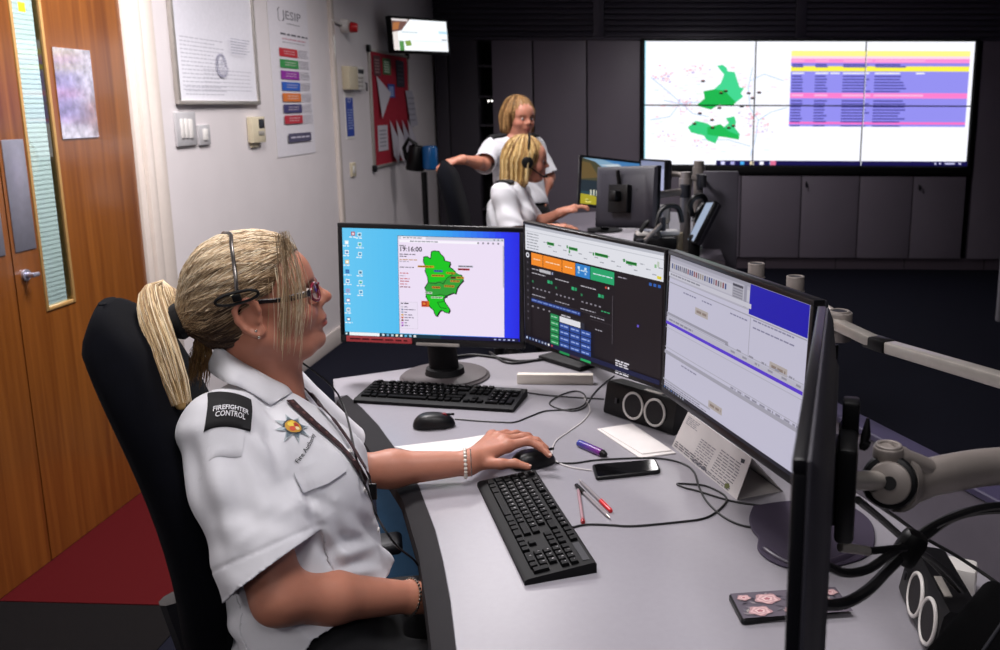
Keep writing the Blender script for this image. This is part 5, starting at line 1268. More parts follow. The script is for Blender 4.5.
def cut(vs, F, g):
    """drops what lies where g > 0 and pulls the rim onto g = 0"""
    G = g(vs); keep = (G[F] < 0).any(1); F = F[keep]; used = np.unique(F); e = 1e-4
    r = used[G[used] > 0]
    if len(r):
        p = vs[r]; gr = np.stack([(g(p + e * np.eye(3)[i]) - g(p - e * np.eye(3)[i])) / (2 * e) for i in range(3)], 1)
        p = p - gr * (G[r] / np.maximum((gr ** 2).sum(1), 1e-6))[:, None]; vs = vs.copy(); vs[r] = p
    mp = np.full(len(vs), -1); mp[used] = np.arange(len(used)); return vs[used], mp[F]
def smooth_obj(name, vs, F, m, parent=None, col=None, local=False):
    me = bpy.data.meshes.new(name)
    if parent is not None and not local:
        inv = np.array(ROOT[parent.name].inverted()); vs = vs @ inv[:3, :3].T + inv[:3, 3]
    me.from_pydata(vs.tolist(), [], F.tolist()); me.materials.append(m)
    me.polygons.foreach_set('use_smooth', np.ones(len(me.polygons), bool))
    if col is not None:
        a = me.color_attributes.new('Col', 'FLOAT_COLOR', 'POINT'); c = np.ones((len(vs), 4), np.float32); c[:, :3] = col; a.data.foreach_set('color', c.ravel())
    me.update(); o = bpy.data.objects.new(name, me); C.objects.link(o)
    if parent is not None: o.parent = parent; ROOT[o.name] = ROOT[parent.name]
    return o
def bvh_of(vs, F): return BVHTree.FromPolygons([Vector(v) for v in vs], [tuple(int(i) for i in f) for f in F])
def rotm(f, up=(0, 0, 1)):
    f = np.array(f, float); f /= np.linalg.norm(f); u = np.array(up, float); l = np.cross(u, f); l /= np.linalg.norm(l); u = np.cross(f, l)
    return np.stack([f, l, u], 1)
m_skin = attr_mat('skin', .48, spec=.35, sss=.12, bump=.12, bscale=700)
m_shirt = mat('white_uniform_cotton', 'd0d0d5', .75, var=.02, bump=.12, bscale=900, sheen=.1)
m_trouser = mat('black_trousers', '0d0d11', .85, var=.1, bump=.3, bscale=700)
m_epaul = mat('black_epaulette', '0b0b0e', .8, var=.1, bump=.2, bscale=900)
m_shoe = mat('black_leather', '0a0a0b', .35)
m_hair = attr_mat('hair_strands', .55, spec=.3)
m_chairf = mat('black_chair_fabric', '05060c', .95, var=.15, bump=.3, bscale=900, spec=.1)

def add_head(v, T, chubby=1.):
    """skull, face and ears; T maps head coordinates (x forward, y left, z up) to the world"""
    S_ = np.linalg.norm(T[:3, 0]); R = T[:3, :3] / S_
    def p(x, y, z): return T[:3, :3] @ np.array((x, y, z)) + T[:3, 3]
    def e(c, r, k=.012, sub=False, rot=None): v.ell(p(*c), np.array(r) * S_, R if rot is None else R @ rot, k * S_, sub)
    def cn(a, b, ra, rb, k=.012, sub=False): v.cone(p(*a), p(*b), ra * S_, rb * S_, k * S_, sub)
    e((-.012, 0, .032), (.098, .074, .088), .01)
    e((.032, 0, -.022), (.064, .060, .088), .03)
    e((.055, 0, .038), (.042, .056, .042), .03)                   # forehead
    for s in (-1, 1):
        cn((-.012, s * .056, -.05), (.052, s * .026, -.093), .022 * chubby, .018, .03)     # jaw
        e((.058, s * .040, -.028), (.030, .026, .028), .02)       # cheek
        cn((.084, s * .012, .020), (.070, s * .046, .022), .011, .010, .016)                 # brow
    cn((.064, 0, -.086), (.077, 0, -.091), .021, .015, .02)       # chin
    e((.022, 0, -.080), (.046, .040, .022 * chubby), .03)           # under the chin
    for s in (-1, 1): e((.094, s * .031, .002), (.016, .019, .011), .014, True)     # eye sockets
    for s in (-1, 1):
        e((.0765, s * .031, .001), (.0135, .0135, .0125), .003)   # lids over the eyeballs
    cn((.086, 0, .018), (.108, 0, -.015), .0085, .0085, .012)     # nose bridge
    e((.110, 0, -.021), (.0125, .0105, .0095), .010)              # nose tip
    for s in (-1, 1):
        e((.098, s * .0115, -.026), (.010, .0075, .0075), .007)
        e((.101, s * .006, -.034), (.005, .0034, .004), .003, True)
    e((.086, 0, -.050), (.016, .026, .018), .014)                 # muzzle
    e((.0965, 0, -.0545), (.008, .021, .0052), .005); e((.0950, 0, -.0650), (.0082, .018, .0058), .005)
    e((.103, 0, -.0596), (.012, .021, .0012), .003, True)
    for s in (-1, 1):                                              # ears
        a = .18; rt = np.array([[math.cos(a), 0, math.sin(a)], [0, 1, 0], [-math.sin(a), 0, math.cos(a)]])
        e((-.012, s * .076, -.006), (.019, .006, .030), .005, False, rt); e((-.004, s * .078, -.033), (.009, .006, .010), .006)
        hx = [(.006, .006), (.004, .020), (-.007, .030), (-.021, .029), (-.031, .016), (-.031, -.002), (-.024, -.018), (-.014, -.029), (-.005, -.034)]
        for (xa, za), (xb, zb_) in zip(hx, hx[1:]): cn((xa - .002, s * .083, za - .004), (xb - .002, s * .083, zb_ - .004), .0048, .0048, .003)
        cn((-.002, s * .080, -.016), (.001, s * .079, -.006), .0045, .004, .003)
    return p
def head_colour(vs, T, base, lip):
    inv = np.linalg.inv(T); q = vs @ inv[:3, :3].T + inv[:3, 3]; c = np.tile(np.array(lin(base)), (len(vs), 1))
    def mixin(w_, col): 
        nonlocal c; c = c * (1 - w_[:, None]) + np.array(lin(col)) * w_[:, None]
    d = np.sqrt(((q[:, 0] - .097) / .016) ** 2 + (q[:, 1] / .023) ** 2 + ((q[:, 2] + .0598) / .0125) ** 2); mixin(np.clip((1.05 - d) * 4, 0, 1) * .8, lip)
    for s in (-1, 1):
        d = np.sqrt(((q[:, 0] - .065) / .045) ** 2 + ((q[:, 1] - s * .05) / .035) ** 2 + ((q[:, 2] + .025) / .028) ** 2); mixin(np.clip(1 - d, 0, 1) * .35, 'c0665c')
        d = np.sqrt(((q[:, 0] - .085) / .03) ** 2 + ((q[:, 1] - s * .03) / .022) ** 2 + ((q[:, 2] - .021) / .0045) ** 2); mixin(np.clip((1 - d) * 3, 0, 1) * .55, '7a5a3c')
    d = np.sqrt(((q[:, 0] - .112) / .02) ** 2 + (q[:, 1] / .016) ** 2 + ((q[:, 2] + .027) / .014) ** 2); mixin(np.clip(1 - d, 0, 1) * .3, 'c4685c')
    return c
def head_T(c, f, up=(0, 0, 1), s=1.):
    T = np.eye(4); T[:3, :3] = rotm(f, up) * s; T[:3, 3] = c; return T
def hand_vol(v, wrist, chains, k=.007, palm=.0135):
    """palm web from the wrist to each knuckle, then a finger chain each; chains[0] is the thumb"""
    for i, ch in enumerate(chains):
        pts = ch[0]; rs_ = ch[1]
        v.cone(wrist, pts[0], .020 if i else .019, palm if i else .014, .014)
        v.chain(pts, rs_, k)
    M_ = [c[0][0] for c in chains[1:]]
    for a, b in zip(M_, M_[1:]): v.cone(a, b, palm * .92, palm * .9, .01)
def project_patch(name, bvh, o, u, v, w_, h_, nx, ny, m, parent, off=.001, thick=.0012, shape=None, cols=None, push=.12):
    """a cloth patch laid on a surface: grid in the (u, v) plane at o, dropped along -n"""
    o, u, v = Vector(o), Vector(u).normalized(), Vector(v).normalized(); n = u.cross(v).normalized(); top = []
    for j in range(ny + 1):
        for i in range(nx + 1):
            s, t = i / nx - .5, j / ny - .5
            if shape: s, t = shape(s, t)
            p = o + u * (s * w_) + v * (t * h_) + n * push; hit = bvh.ray_cast(p, -n, push * 2.2)
            top.append(hit[0] + n * off if hit[0] is not None else p - n * push)
    b = MB(); N = len(top); vs = [p + n * thick for p in top] + top; fs = []; W_ = nx + 1
    for j in range(ny):
        for i in range(nx):
            a = j * W_ + i; fs.append((a, a + 1, a + W_ + 1, a + W_)); fs.append((N + a, N + a + W_, N + a + W_ + 1, N + a + 1))
    rim = [i for i in range(nx)] + [j * W_ + nx for j in range(ny)] + [ny * W_ + i for i in range(nx, 0, -1)] + [j * W_ for j in range(ny, 0, -1)]
    for a, b_ in zip(rim, rim[1:] + rim[:1]): fs.append((a, N + a, N + b_, b_))
    b.add(vs, fs); return b.build(name, m, parent, angle=50)
def project_print(name, bvh, o, u, v, items, m, parent, off=.003, push=.12):
    """lettering or a badge laid on a surface; items are (points2d, faces, colour, lift)"""
    o, u, v = Vector(o), Vector(u).normalized(), Vector(v).normalized(); n = u.cross(v).normalized(); b = MB()
    for pts, fs, c, lift in items:
        vs = []
        for (s, t) in pts:
            p = o + u * s + v * t + n * push; hit = bvh.ray_cast(p, -n, push * 2.2); q = hit[0] if hit[0] is not None else p - n * push
            vs.append(q + n * (off + lift))
        b.add(vs, fs, 0, lin(c), None, False)
    return b.build(name, m, parent)

# ================================================================ the woman at the front desk
FWD = np.array((.955, .295, 0)); FWD /= np.linalg.norm(FWD); LFT = np.array((-FWD[1], FWD[0], 0)); UP = np.array((0, 0, 1.))
pelvis = at(318, 652, 1.62); chest = at(284, 478, 1.60); neckb = at(264, 383, 1.61)
shR = at(220, 437, 1.45); elR = at(280, 598, 1.42); wrR = at(410, 597, 1.585)
shL = neckb + LFT * .16 + UP * -.07 - FWD * .005; wrL = onz(468, 463, .785); elL = onz(352, 472, .785)
axis = (neckb - pelvis) / np.linalg.norm(neckb - pelvis); RT = rotm(FWD - axis * (FWD @ axis), axis)
RT = np.stack([np.cross(LFT, axis) / np.linalg.norm(np.cross(LFT, axis)), LFT, axis], 1)
hf = np.array((.925, .385, .21)); hf /= np.linalg.norm(hf)
earR = at(251, 320, 1.505); HR = rotm(hf); HS = .995
hc = earR + UP * .004 + HR[:, 1] * .077 * HS + HR[:, 0] * .012 * HS + HR[:, 2] * .006 * HS
HT = head_T(hc, hf, s=HS)
woman = thing('person', 'woman with a blonde ponytail and white shirt using a mouse at the front desk', 'person', (pelvis[0], pelvis[1], 0), math.atan2(FWD[1], FWD[0]))
body = Vol(); hp = add_head(body, HT, 1.0)
body.cone(hp(-.034, 0, -.045), neckb + UP * .01, .050, .055, .03); body.cone(hp(-.014, 0, -.065), neckb + FWD * .018 + UP * -.02, .040, .046, .035)
body.ell(chest - axis * .02, (.10, .145, .15), RT, .05); body.ell(pelvis + axis * .12, (.095, .13, .16), RT, .05); body.ell(pelvis, (.105, .145, .11), RT, .05)
body.cone(neckb - UP * .07, shR + LFT * .03, .045, .048, .04); body.cone(neckb - UP * .07, shL - LFT * .02, .045, .048, .04)
body.chain([shR, shR * .45 + elR * .55, elR], [.054, .049, .040], .02); body.chain([elR, elR * .62 + wrR * .38, wrR], [.040, .0405, .026], .02)
body.chain([shL, shL * .5 + elL * .5, elL], [.05, .044, .038], .02); body.chain([elL, elL * .66 + wrL * .34, wrL], [.038, .0385, .0255], .02)
def J(x, y, z): return onz(x, y, z)
fing = [([J(482, 463, .780), J(501, 464, .783), J(515, 463.5, .783), J(528, 467, .776)], [.014, .0115, .0095, .0078]),
        ([J(508, 446, .800), J(528, 441, .807), J(541, 447, .796), J(549, 455, .783)], [.0125, .0095, .0085, .0072]),
        ([J(503, 441, .801), J(523, 437, .804), J(537, 441, .795), J(546, 448, .782)], [.0125, .0095, .0085, .0072]),
        ([J(498, 438, .797), J(516, 434, .796), J(528, 436, .785), J(535, 440, .771)], [.012, .009, .008, .0068]),
        ([J(492, 436, .790), J(506, 433, .785), J(515, 434, .775), J(521, 437, .763)], [.011, .008, .007, .006])]
hand_vol(body, wrL, fing)
hd_ = wrR - elR; hd_ /= np.linalg.norm(hd_); hs_ = np.cross(UP, hd_); hs_ /= np.linalg.norm(hs_)
k0 = wrR + hd_ * .085 - UP * .012
fr_ = [([wrR + hd_ * .03 + hs_ * .02, wrR + hd_ * .06 + hs_ * .036 - UP * .01, wrR + hd_ * .085 + hs_ * .036 - UP * .02], [.013, .0105, .008])]
for i in range(4):
    a = k0 - hs_ * (-.026 + .018 * i); L_ = [.9, 1., .95, .78][i]
    fr_.append(([a, a + hd_ * .035 * L_ - UP * .006, a + hd_ * .052 * L_ - UP * .026, a + hd_ * .05 * L_ - UP * .044], [.0115, .009, .0082, .007]))
hand_vol(body, wrR, fr_)
vs, F = body.mesh(.0033); vs = relax(vs, F, 1, .4)
col = head_colour(vs, HT, 'ae745e', '96443f')
d_ = np.minimum(np.linalg.norm(vs - fing[0][0][3], axis=1), np.linalg.norm(vs - fing[1][0][3], axis=1))
skin_o = smooth_obj('body', vs, F, m_skin, woman, col)
skin_bvh = bvh_of(vs, F)
# eyes
for s in (-1, 1):
    b = MB(); c = Vector(hp(.0795, s * .031, .001)); b.ball(c, .0118 * HS, 18); o = b.build('eye', mat('eye_white', 'd8d0cc', .2), woman)
    b = MB(); c2 = c + Vector(HR[:, 0]) * .0085; b.ball(c2, .0056, 12); b.build('iris', mat('eye_iris', '3a4a50', .15), o)
    # lashes and upper lid line
    b = MB(); b.tube([Vector(hp(.0905, s * .020, .006)), Vector(hp(.0925, s * .030, .0095)), Vector(hp(.087, s * .042, .006))], .0012, 6); b.build('eyelashes', mat('dark_lash', '1c1412', .6), woman)
# finger nails
for ch, up_ in ((fing[0], .2), (fing[1], .8)):
    tip = Vector(ch[0][3]); pr = Vector(ch[0][2]); d = (tip - pr).normalized(); upv = (Vector((0, 0, 1)) - d * d.z).normalized(); sd = d.cross(upv)
    b = MB(); b.ball(tip + upv * ch[1][3] * .62 + d * .001, (.0065, .0045, .002), 12, rot=Matrix((d, sd, upv)).transposed()); b.build('fingernail', mat('pale_nail', 'd8b0a0', .25), woman)

# ---- shirt
sh = Vol()
sh.ell(chest - axis * .02 + FWD * .005, (.120, .166, .165), RT, .05); sh.ell(pelvis + axis * .13 + FWD * .01, (.142, .178, .17), RT, .06); sh.ell(pelvis + axis * .02 + FWD * .008, (.15, .19, .12), RT, .05)
for s in (-1, 1): sh.ell(chest + FWD * .078 + LFT * s * .072 - axis * .012, (.060, .072, .072), RT, .05)
sh.cone(neckb - UP * .072 - FWD * .01, shR + LFT * .03 + UP * .004, .052, .058, .04); sh.cone(neckb - UP * .072 - FWD * .01, shL - LFT * .02 + UP * .004, .052, .057, .04)
sh.ell(neckb - UP * .055 - FWD * .025, (.092, .105, .062), RT, .04)
aR = elR - shR; aR = aR / np.linalg.norm(aR); cuffR = shR + aR * .222; endR = shR + aR * .34; nR = aR + FWD * .28; nR /= np.linalg.norm(nR); iR = len(sh.p)
sh.cone(shR + UP * .005, endR, .064, .086, .022)
aL = elL - shL; aL /= np.linalg.norm(aL); cuffL = shL + aL * .2; iL = len(sh.p); sh.cone(shL, shL + aL * .32, .064, .080, .04)
vs, F = sh.mesh(.0042)
hem = pelvis + axis * .07; nH = axis - FWD * .42; nH /= np.linalg.norm(nH)
TRUNK = [p for i, p in enumerate(sh.p) if i not in (iR, iL)]
def g_shirt(P):
    g = np.full(len(P), -1.)
    for (c, n_, rad) in ((cuffR, nR, sh.p[iR]), (cuffL, aL, sh.p[iL])):
        q = (P - c) @ n_; g = np.maximum(g, np.minimum(np.minimum(q, .04 - Vol.dist(rad, P)), vol_eval(TRUNK, P) - .0012))
    g = np.maximum(g, -((P - hem) @ nH))
    q = P - neckb; h_ = q @ UP; fx = q @ FWD; ly = q @ LFT
    cyl = .064 - np.sqrt((fx - .012) ** 2 + ly ** 2); g = np.where(h_ > -.05, np.maximum(g, cyl), g)
    vv = np.minimum((.052 + (h_ + .01) * .42) - np.abs(ly), fx - .0); g = np.where((h_ > -.14) & (h_ < .06), np.maximum(g, np.minimum(vv, .03)), g)
    return g
def nz(P, s, ph): return np.sin(P @ np.array((7.1, 3.3, 11.)) * s + ph + 1.7 * np.sin(P @ np.array((-4.1, 9.7, 3.)) * s * .7 + ph * 2))
sb0 = bvh_of(vs, F)
def crease(vs, F):
    N_ = np.stack([vol_eval(sh.p, vs + 1e-3 * np.eye(3)[i]) - vol_eval(sh.p, vs - 1e-3 * np.eye(3)[i]) for i in range(3)], 1); N_ /= np.maximum(np.linalg.norm(N_, axis=1), 1e-9)[:, None]
    # creases: soft folds from the armpit, the waist and the sleeve
    pL = (vs - pelvis); a_h = pL @ axis; a_f = pL @ FWD; a_l = pL @ LFT
    low = np.exp(-((a_h - .1) / .09) ** 2); dsp = low * .0055 * nz(vs, 4.2, .4) * 1.3 + low * .003 * np.sin(a_h * 95 + a_l * 16 + 2 * np.sin(a_l * 21))
    qs = (vs - shR); t_ = qs @ aR; lat = np.linalg.norm(qs - t_[:, None] * aR, axis=1); arm = (lat < .1) & (t_ > -.02)
    ang = np.arctan2(qs @ LFT, qs @ FWD)
    dsp += np.where(arm, .0028 * np.sin(t_ * 48 + 2.4 * np.sin(ang * 1.0 + .6)) * np.clip(t_ * 9, 0, 1) * np.clip((.2 - t_) * 14, 0, 1), 0)
    pit = np.linalg.norm(vs - (shR + FWD * .06 + LFT * .05 - UP * .06), axis=1); dsp += np.exp(-(pit / .075) ** 2) * .005 * np.sin((vs @ (UP * .8 + FWD * .6)) * 120)
    dsp += .0022 * nz(vs, 2.6, 2.) + .0013 * nz(vs, 6.5, 1.) + .002 * np.abs(nz(vs, 3.6, 3.)) * np.clip((.30 - a_h) * 6, 0, 1)
    for (pa, pb, amp, wd) in (((252, 432), (276, 474), .006, .011), ((262, 402), (303, 474), -.005, .010), ((303, 474), (313, 515), -.006, .009), ((214, 452), (232, 552), .005, .012), ((228, 440), (262, 545), -.004, .013), ((336, 500), (380, 522), .007, .011), ((320, 522), (352, 566), .006, .010), ((318, 560), (374, 546), .007, .010), ((330, 578), (378, 570), .006, .009), ((262, 600), (310, 618), .006, .010), ((352, 512), (384, 545), -.005, .010), ((296, 500), (330, 520), .005, .010), ((190, 440), (204, 520), -.004, .012), ((335, 535), (380, 532), -.005, .008), ((240, 545), (292, 506), .003, .008)):
        P0 = sb0.ray_cast(Vector(CC), Vector(ray(*pa)).normalized(), 4.)[0]; P1 = sb0.ray_cast(Vector(CC), Vector(ray(*pb)).normalized(), 4.)[0]
        if P0 is None or P1 is None: continue
        P0, P1 = np.array(P0), np.array(P1); d = P1 - P0; t = np.clip(((vs - P0) @ d) / (d @ d), 0, 1); bend = np.sin(t * PI)
        dd = np.linalg.norm(vs - P0 - t[:, None] * d, axis=1); dsp += amp * np.exp(-(dd / wd) ** 2) * (.35 + .65 * bend) - amp * .5 * np.exp(-((dd - wd * 1.9) / (wd * .9)) ** 2) * bend
    # a seam where the sleeve joins, a hem line at the cuff
    dsp += np.where(arm, -.0015 * np.exp(-((t_ - .192) / .0028) ** 2), 0)
    return vs + N_ * dsp[:, None]
vd = crease(vs, F); SV, SF = vd, F; shirt_bvh = bvh_of(vd, F)
vs, F = cut(vs, F, g_shirt); vs = crease(vs, F)
v2, f2 = torso_patch(TRUNK, ((cuffR, nR, sh.p[iR]), (cuffL, aL, sh.p[iL])), .0042)
if len(f2): v2, f2 = cut(v2, f2, lambda P: -((P - hem) @ nH)); v2 = crease(v2 - normals(v2, f2) * .001, f2); vs, F = weld(vs, F, v2, f2)
shirt = smooth_obj('shirt', vs, F, m_shirt, woman)
so = shirt.modifiers.new('cloth', 'SOLIDIFY'); so.thickness = .003; so.offset = -1
def onshirt(x, y, off=.0, bv=None):
    r = Vector(ray(x, y)).normalized(); h_ = (bv or shirt_bvh).ray_cast(Vector(CC), r, 4.)
    if h_[0] is None: return None, None
    n_ = h_[1]; n_ = n_ if n_.dot(r) < 0 else -n_
    return h_[0] + n_ * off, n_
# collar: a stand round the neck and two turned-down wings
def neck_pt(x, y, d, off):
    r = Vector(ray(x, y)).normalized(); h_ = skin_bvh.ray_cast(Vector(CC), r, 4.); k = np.linalg.norm(ray(x, y))
    if h_[0] is None or abs(h_[3] / k - d) > .06: return Vector(at(x, y, d))
    return Vector(CC) + r * (h_[3] - off)
def wing(name, up_, lo_, cols=4):
    U_, L_ = spline(up_, 5), spline(lo_, 5); n_ = min(len(U_), len(L_)); b = MB(); vs_ = []; fs_ = []
    for i in range(n_):
        for k in range(cols + 1):
            t = k / cols; p = U_[i].lerp(L_[i], t); tw = (Vector(CC) - p).normalized(); vs_.append(p + tw * .008 * math.sin(PI * min(1., t * 1.15)) )
    for i in range(n_ - 1):
        for k in range(cols): q = i * (cols + 1) + k; fs_.append((q, q + 1, q + cols + 2, q + cols + 1))
    b.add(vs_, fs_); o = b.build(name, m_shirt, woman, angle=80); m_ = o.modifiers.new('cloth', 'SOLIDIFY'); m_.thickness = .0026; m_.offset = 0; return o
def lowpt(x, y, d):
    p, n_ = onshirt(x, y, .005); return p if p is not None else Vector(at(x, y, d))
wing('collar_wing', [neck_pt(217, 344, 1.60, .01), neck_pt(226, 351, 1.56, .008), neck_pt(240, 361, 1.535, .008), neck_pt(256, 370, 1.52, .008), neck_pt(272, 379, 1.52, .008), neck_pt(286, 386, 1.53, .01), neck_pt(292, 393, 1.53, .012)],
     [lowpt(207, 368, 1.57), lowpt(214, 375, 1.53), lowpt(227, 383, 1.5), lowpt(242, 391, 1.485), lowpt(257, 399, 1.48), lowpt(270, 406, 1.48), lowpt(275, 404, 1.48)])
cw = C.objects['collar_wing'].data; mir = ROOT[woman.name]
b = MB(); vs_ = [mir @ v.co for v in cw.vertices]; vs_ = [v - Vector(LFT) * (2 * (v - Vector(neckb)).dot(Vector(LFT))) for v in vs_]
b.add(vs_, [tuple(reversed(p.vertices)) for p in cw.polygons]); o = b.build('collar_wing', m_shirt, woman, angle=80); m_ = o.modifiers.new('cloth', 'SOLIDIFY'); m_.thickness = .0026; m_.offset = 0
b = MB(); V_, F_ = [], []; N = 26
for i in range(N + 1):
    a = PI + (i / N - .5) * 2 * PI * .62; ca, sa = math.cos(a), math.sin(a); base = neckb + FWD * (.006 + .060 * ca) + LFT * .060 * sa; fr = max(0, ca + .3)
    V_ += [base - UP * .04, base + UP * (.03 - .02 * fr), base + UP * (.03 - .02 * fr) + (FWD * ca + LFT * sa) * .004, base - UP * .04 + (FWD * ca + LFT * sa) * .008]
for i in range(N):
    for j in range(4): F_.append((i * 4 + j, i * 4 + (j + 1) % 4, (i + 1) * 4 + (j + 1) % 4, (i + 1) * 4 + j))
b.add([Vector(v) for v in V_], F_); b.build('collar_stand', m_shirt, woman, angle=60)
# epaulette with its lettering
pc, pn = onshirt(231, 405); e_u = Vector(at(250, 400, 1.47) - at(212, 409, 1.45)).normalized()
pn = (pn + Vector((0, 0, .25))).normalized(); f_dir = e_u; f_dir = (f_dir - pn * f_dir.dot(pn)).normalized()
vdir = pn.cross(f_dir).normalized()
ep = project_patch('epaulette', shirt_bvh, pc, f_dir, vdir, .066, .064, 12, 12, m_epaul, woman, .002, .004)
n2 = f_dir.cross(vdir).normalized()
items = []
for txt, dy in (('FIREFIGHTER', -.0125), ('CONTROL', -.0205)):
    tv, tf = text_geo(txt, .0092, .015, 'CENTER'); items.append(([(u, v_ + dy) for u, v_ in tv], tf, 'd8d8dc', 0))
el = project_print('epaulette_lettering', shirt_bvh, pc, f_dir, vdir, items, m_print, woman, .0082)
strap = project_patch('shoulder_strap', shirt_bvh, pc + vdir * .0 , f_dir, vdir, .050, .125, 8, 14, m_shirt, woman, .0006, .0012)
# breast badge, lettering, pocket
def chest_frame(x, y, tilt=0.):
    c, n_ = onshirt(x, y); upv = Vector(axis); upv = (upv - n_ * upv.dot(n_)).normalized(); rt = upv.cross(n_).normalized()
    ca, sa = math.cos(tilt), math.sin(tilt); return c, rt * ca + upv * sa, upv * ca - rt * sa
c, u_, v_ = chest_frame(293, 427, -.5)
def star(n, r0, r1, ph=0., sx=1.): return [(sx * (r0 if k % 2 == 0 else r1) * math.cos(ph + PI * k / n), (r0 if k % 2 == 0 else r1) * math.sin(ph + PI * k / n)) for k in range(2 * n)]
def fan(p): return [(0, 0)] + p, [(0, 1 + k, 1 + (k + 1) % len(p)) for k in range(len(p))]
def disc(r, cx=0, cy=0, n=14, sy=1.): return fan([(cx + r * math.cos(2 * PI * k / n), cy + r * sy * math.sin(2 * PI * k / n)) for k in range(n)])
def disc2(r, cx, cy, n=12): return [(cx, cy)] + [(cx + r * math.cos(2 * PI * k / n), cy + r * math.sin(2 * PI * k / n)) for k in range(n)], [(0, 1 + k, 1 + (k + 1) % n) for k in range(n)]
items = [(*fan(star(8, .031, .016, .2, 1.)), 'a4adb2', 0), (*fan(star(8, .024, .015, .2)), '5c6a74', .0003), (*disc2(.0165, 0, 0), '2c3a44', .0006), (*disc2(.014, 0, 0), 'b88a2c', .0008), (*disc2(.0055, -.004, .004), 'd8c048', .001), (*disc2(.005, .005, .003), 'a02c24', .001), (*disc2(.005, -.003, -.006), 'c04830', .0012), (*disc2(.004, .005, -.005), 'e0d0a0', .0012), (*disc2(.0035, 0, .010), 'd8b040', .0012)]
project_print('breast_badge', shirt_bvh, c, u_, v_, items, m_print, woman, .0022)['label'] = 'embroidered star badge in red, gold and grey'
c, u_, v_ = chest_frame(307, 447, .0)
tdir = Vector(at(318, 436, 1.5) - at(298, 456, 1.5)).normalized(); c, n_ = onshirt(307, 447); tdir = (tdir - n_ * tdir.dot(n_)).normalized(); vd = n_.cross(tdir).normalized()
tv, tf = text_geo('Fire Authority', .0105, .015, 'CENTER'); project_print('shirt_lettering', shirt_bvh, c, tdir, vd, [(tv, tf, '16161c', 0)], m_print, woman, .0024)
pk = [onshirt(*p)[0] for p in ((297, 470), (328, 455), (343, 476), (312, 492))]
c = sum(pk, Vector()) / 4; u_ = (pk[1] - pk[0]).normalized(); n_ = onshirt(320, 474)[1]; u_ = (u_ - n_ * u_.dot(n_)).normalized(); v_ = n_.cross(u_).normalized()
def flapshape(s, t): return (s, t - (0.14 * (1 - abs(2 * s)) if t < -.3 else 0))
project_patch('pocket_flap', shirt_bvh, c + v_ * .002, u_, v_, .082, .036, 12, 8, m_shirt, woman, .0035, .0016, flapshape)
0 and project_patch('breast_pocket', shirt_bvh, c - v_ * .055, u_, v_, .078, .095, 12, 12, m_shirt, woman, .0012, .0014)
# button placket
pp_ = [onshirt(*p, .0015) for p in ((349, 452), (357, 470), (364, 490), (371, 510), (377, 530), (380, 550))]
bpts = [p[0] for p in pp_ if p[0] is not None]
for k, q in enumerate(pp_[::2]):
    if q[0] is not None: b = MB(); b.cyl(q[0], q[0] + q[1] * .003, .0045, n=12); b.build('button', m_white, woman)
# lanyard
m_lany = attr_mat('lanyard_ribbon', .7)
def ribbon(name, px, wd, m, parent, off=.004, colr='2c1418', dots=None):
    P = []
    for q in px:
        p, n_ = onshirt(*q[:2])
        if p is None: p = Vector(at(q[0], q[1], q[2] if len(q) > 2 else 1.55)); n_ = -Vector(ray(*q[:2])).normalized()
        P.append((p + n_ * off, n_))
    pts = spline([p for p, _ in P], 6); b = MB(); vs = []; fs = []
    for i, p in enumerate(pts):
        t = (pts[min(i + 1, len(pts) - 1)] - pts[max(i - 1, 0)]).normalized(); n_ = P[min(i // 6, len(P) - 1)][1]; s = t.cross(n_).normalized() * wd / 2; n2 = s.cross(t).normalized() * .0008
        vs += [p - s - n2, p + s - n2, p + s + n2, p - s + n2]
    for i in range(len(pts) - 1):
        for j in range(4): fs.append((i * 4 + j, i * 4 + (j + 1) % 4, (i + 1) * 4 + (j + 1) % 4, (i + 1) * 4 + j))
    b.add(vs, fs, 0, lin(colr)); 
    if dots:
        for i in range(2, len(pts) - 2, 3):
            v0 = [Vector(vs[i * 4 + k]) for k in range(4)]; c = (v0[2] + v0[3]) / 2; n_ = (v0[2] - v0[1]).normalized()
            n_ = n_ if n_.dot(Vector(CC) - c) > 0 else -n_
            t = (Vector(vs[i * 4 + 4]) - Vector(vs[i * 4])).normalized() * .003; s = t.cross(n_).normalized() * .0028; c = c + n_ * .0006
            c2 = (v0[0] + v0[1]) / 2 + n_ * .0006
            for cc_ in (c, c2): b.quad(cc_ - t - s, cc_ + t - s, cc_ + t + s, cc_ - t + s, 0, lin(dots))
    return b.build(name, m, parent, angle=60)
ribbon('lanyard', [(289, 402), (298, 411), (312, 424), (327, 437), (341, 450), (353, 464), (364, 482)], .0155, m_lany, woman, .0045, '2a1216', '5c3a38')
ribbon('lanyard', [(296, 386, 1.53), (308, 395, 1.54), (318, 408, 1.55), (331, 422), (344, 440), (355, 458), (366, 478), (372, 494)], .0145, m_lany, woman, .0065, '2e161a', '604442')
b = MB(); q, n_ = onshirt(370, 492)
if q is not None: b.box(q + n_ * .004, (.016, .006, .03), 0, .002); b.build('lanyard_clip', m_black, woman)

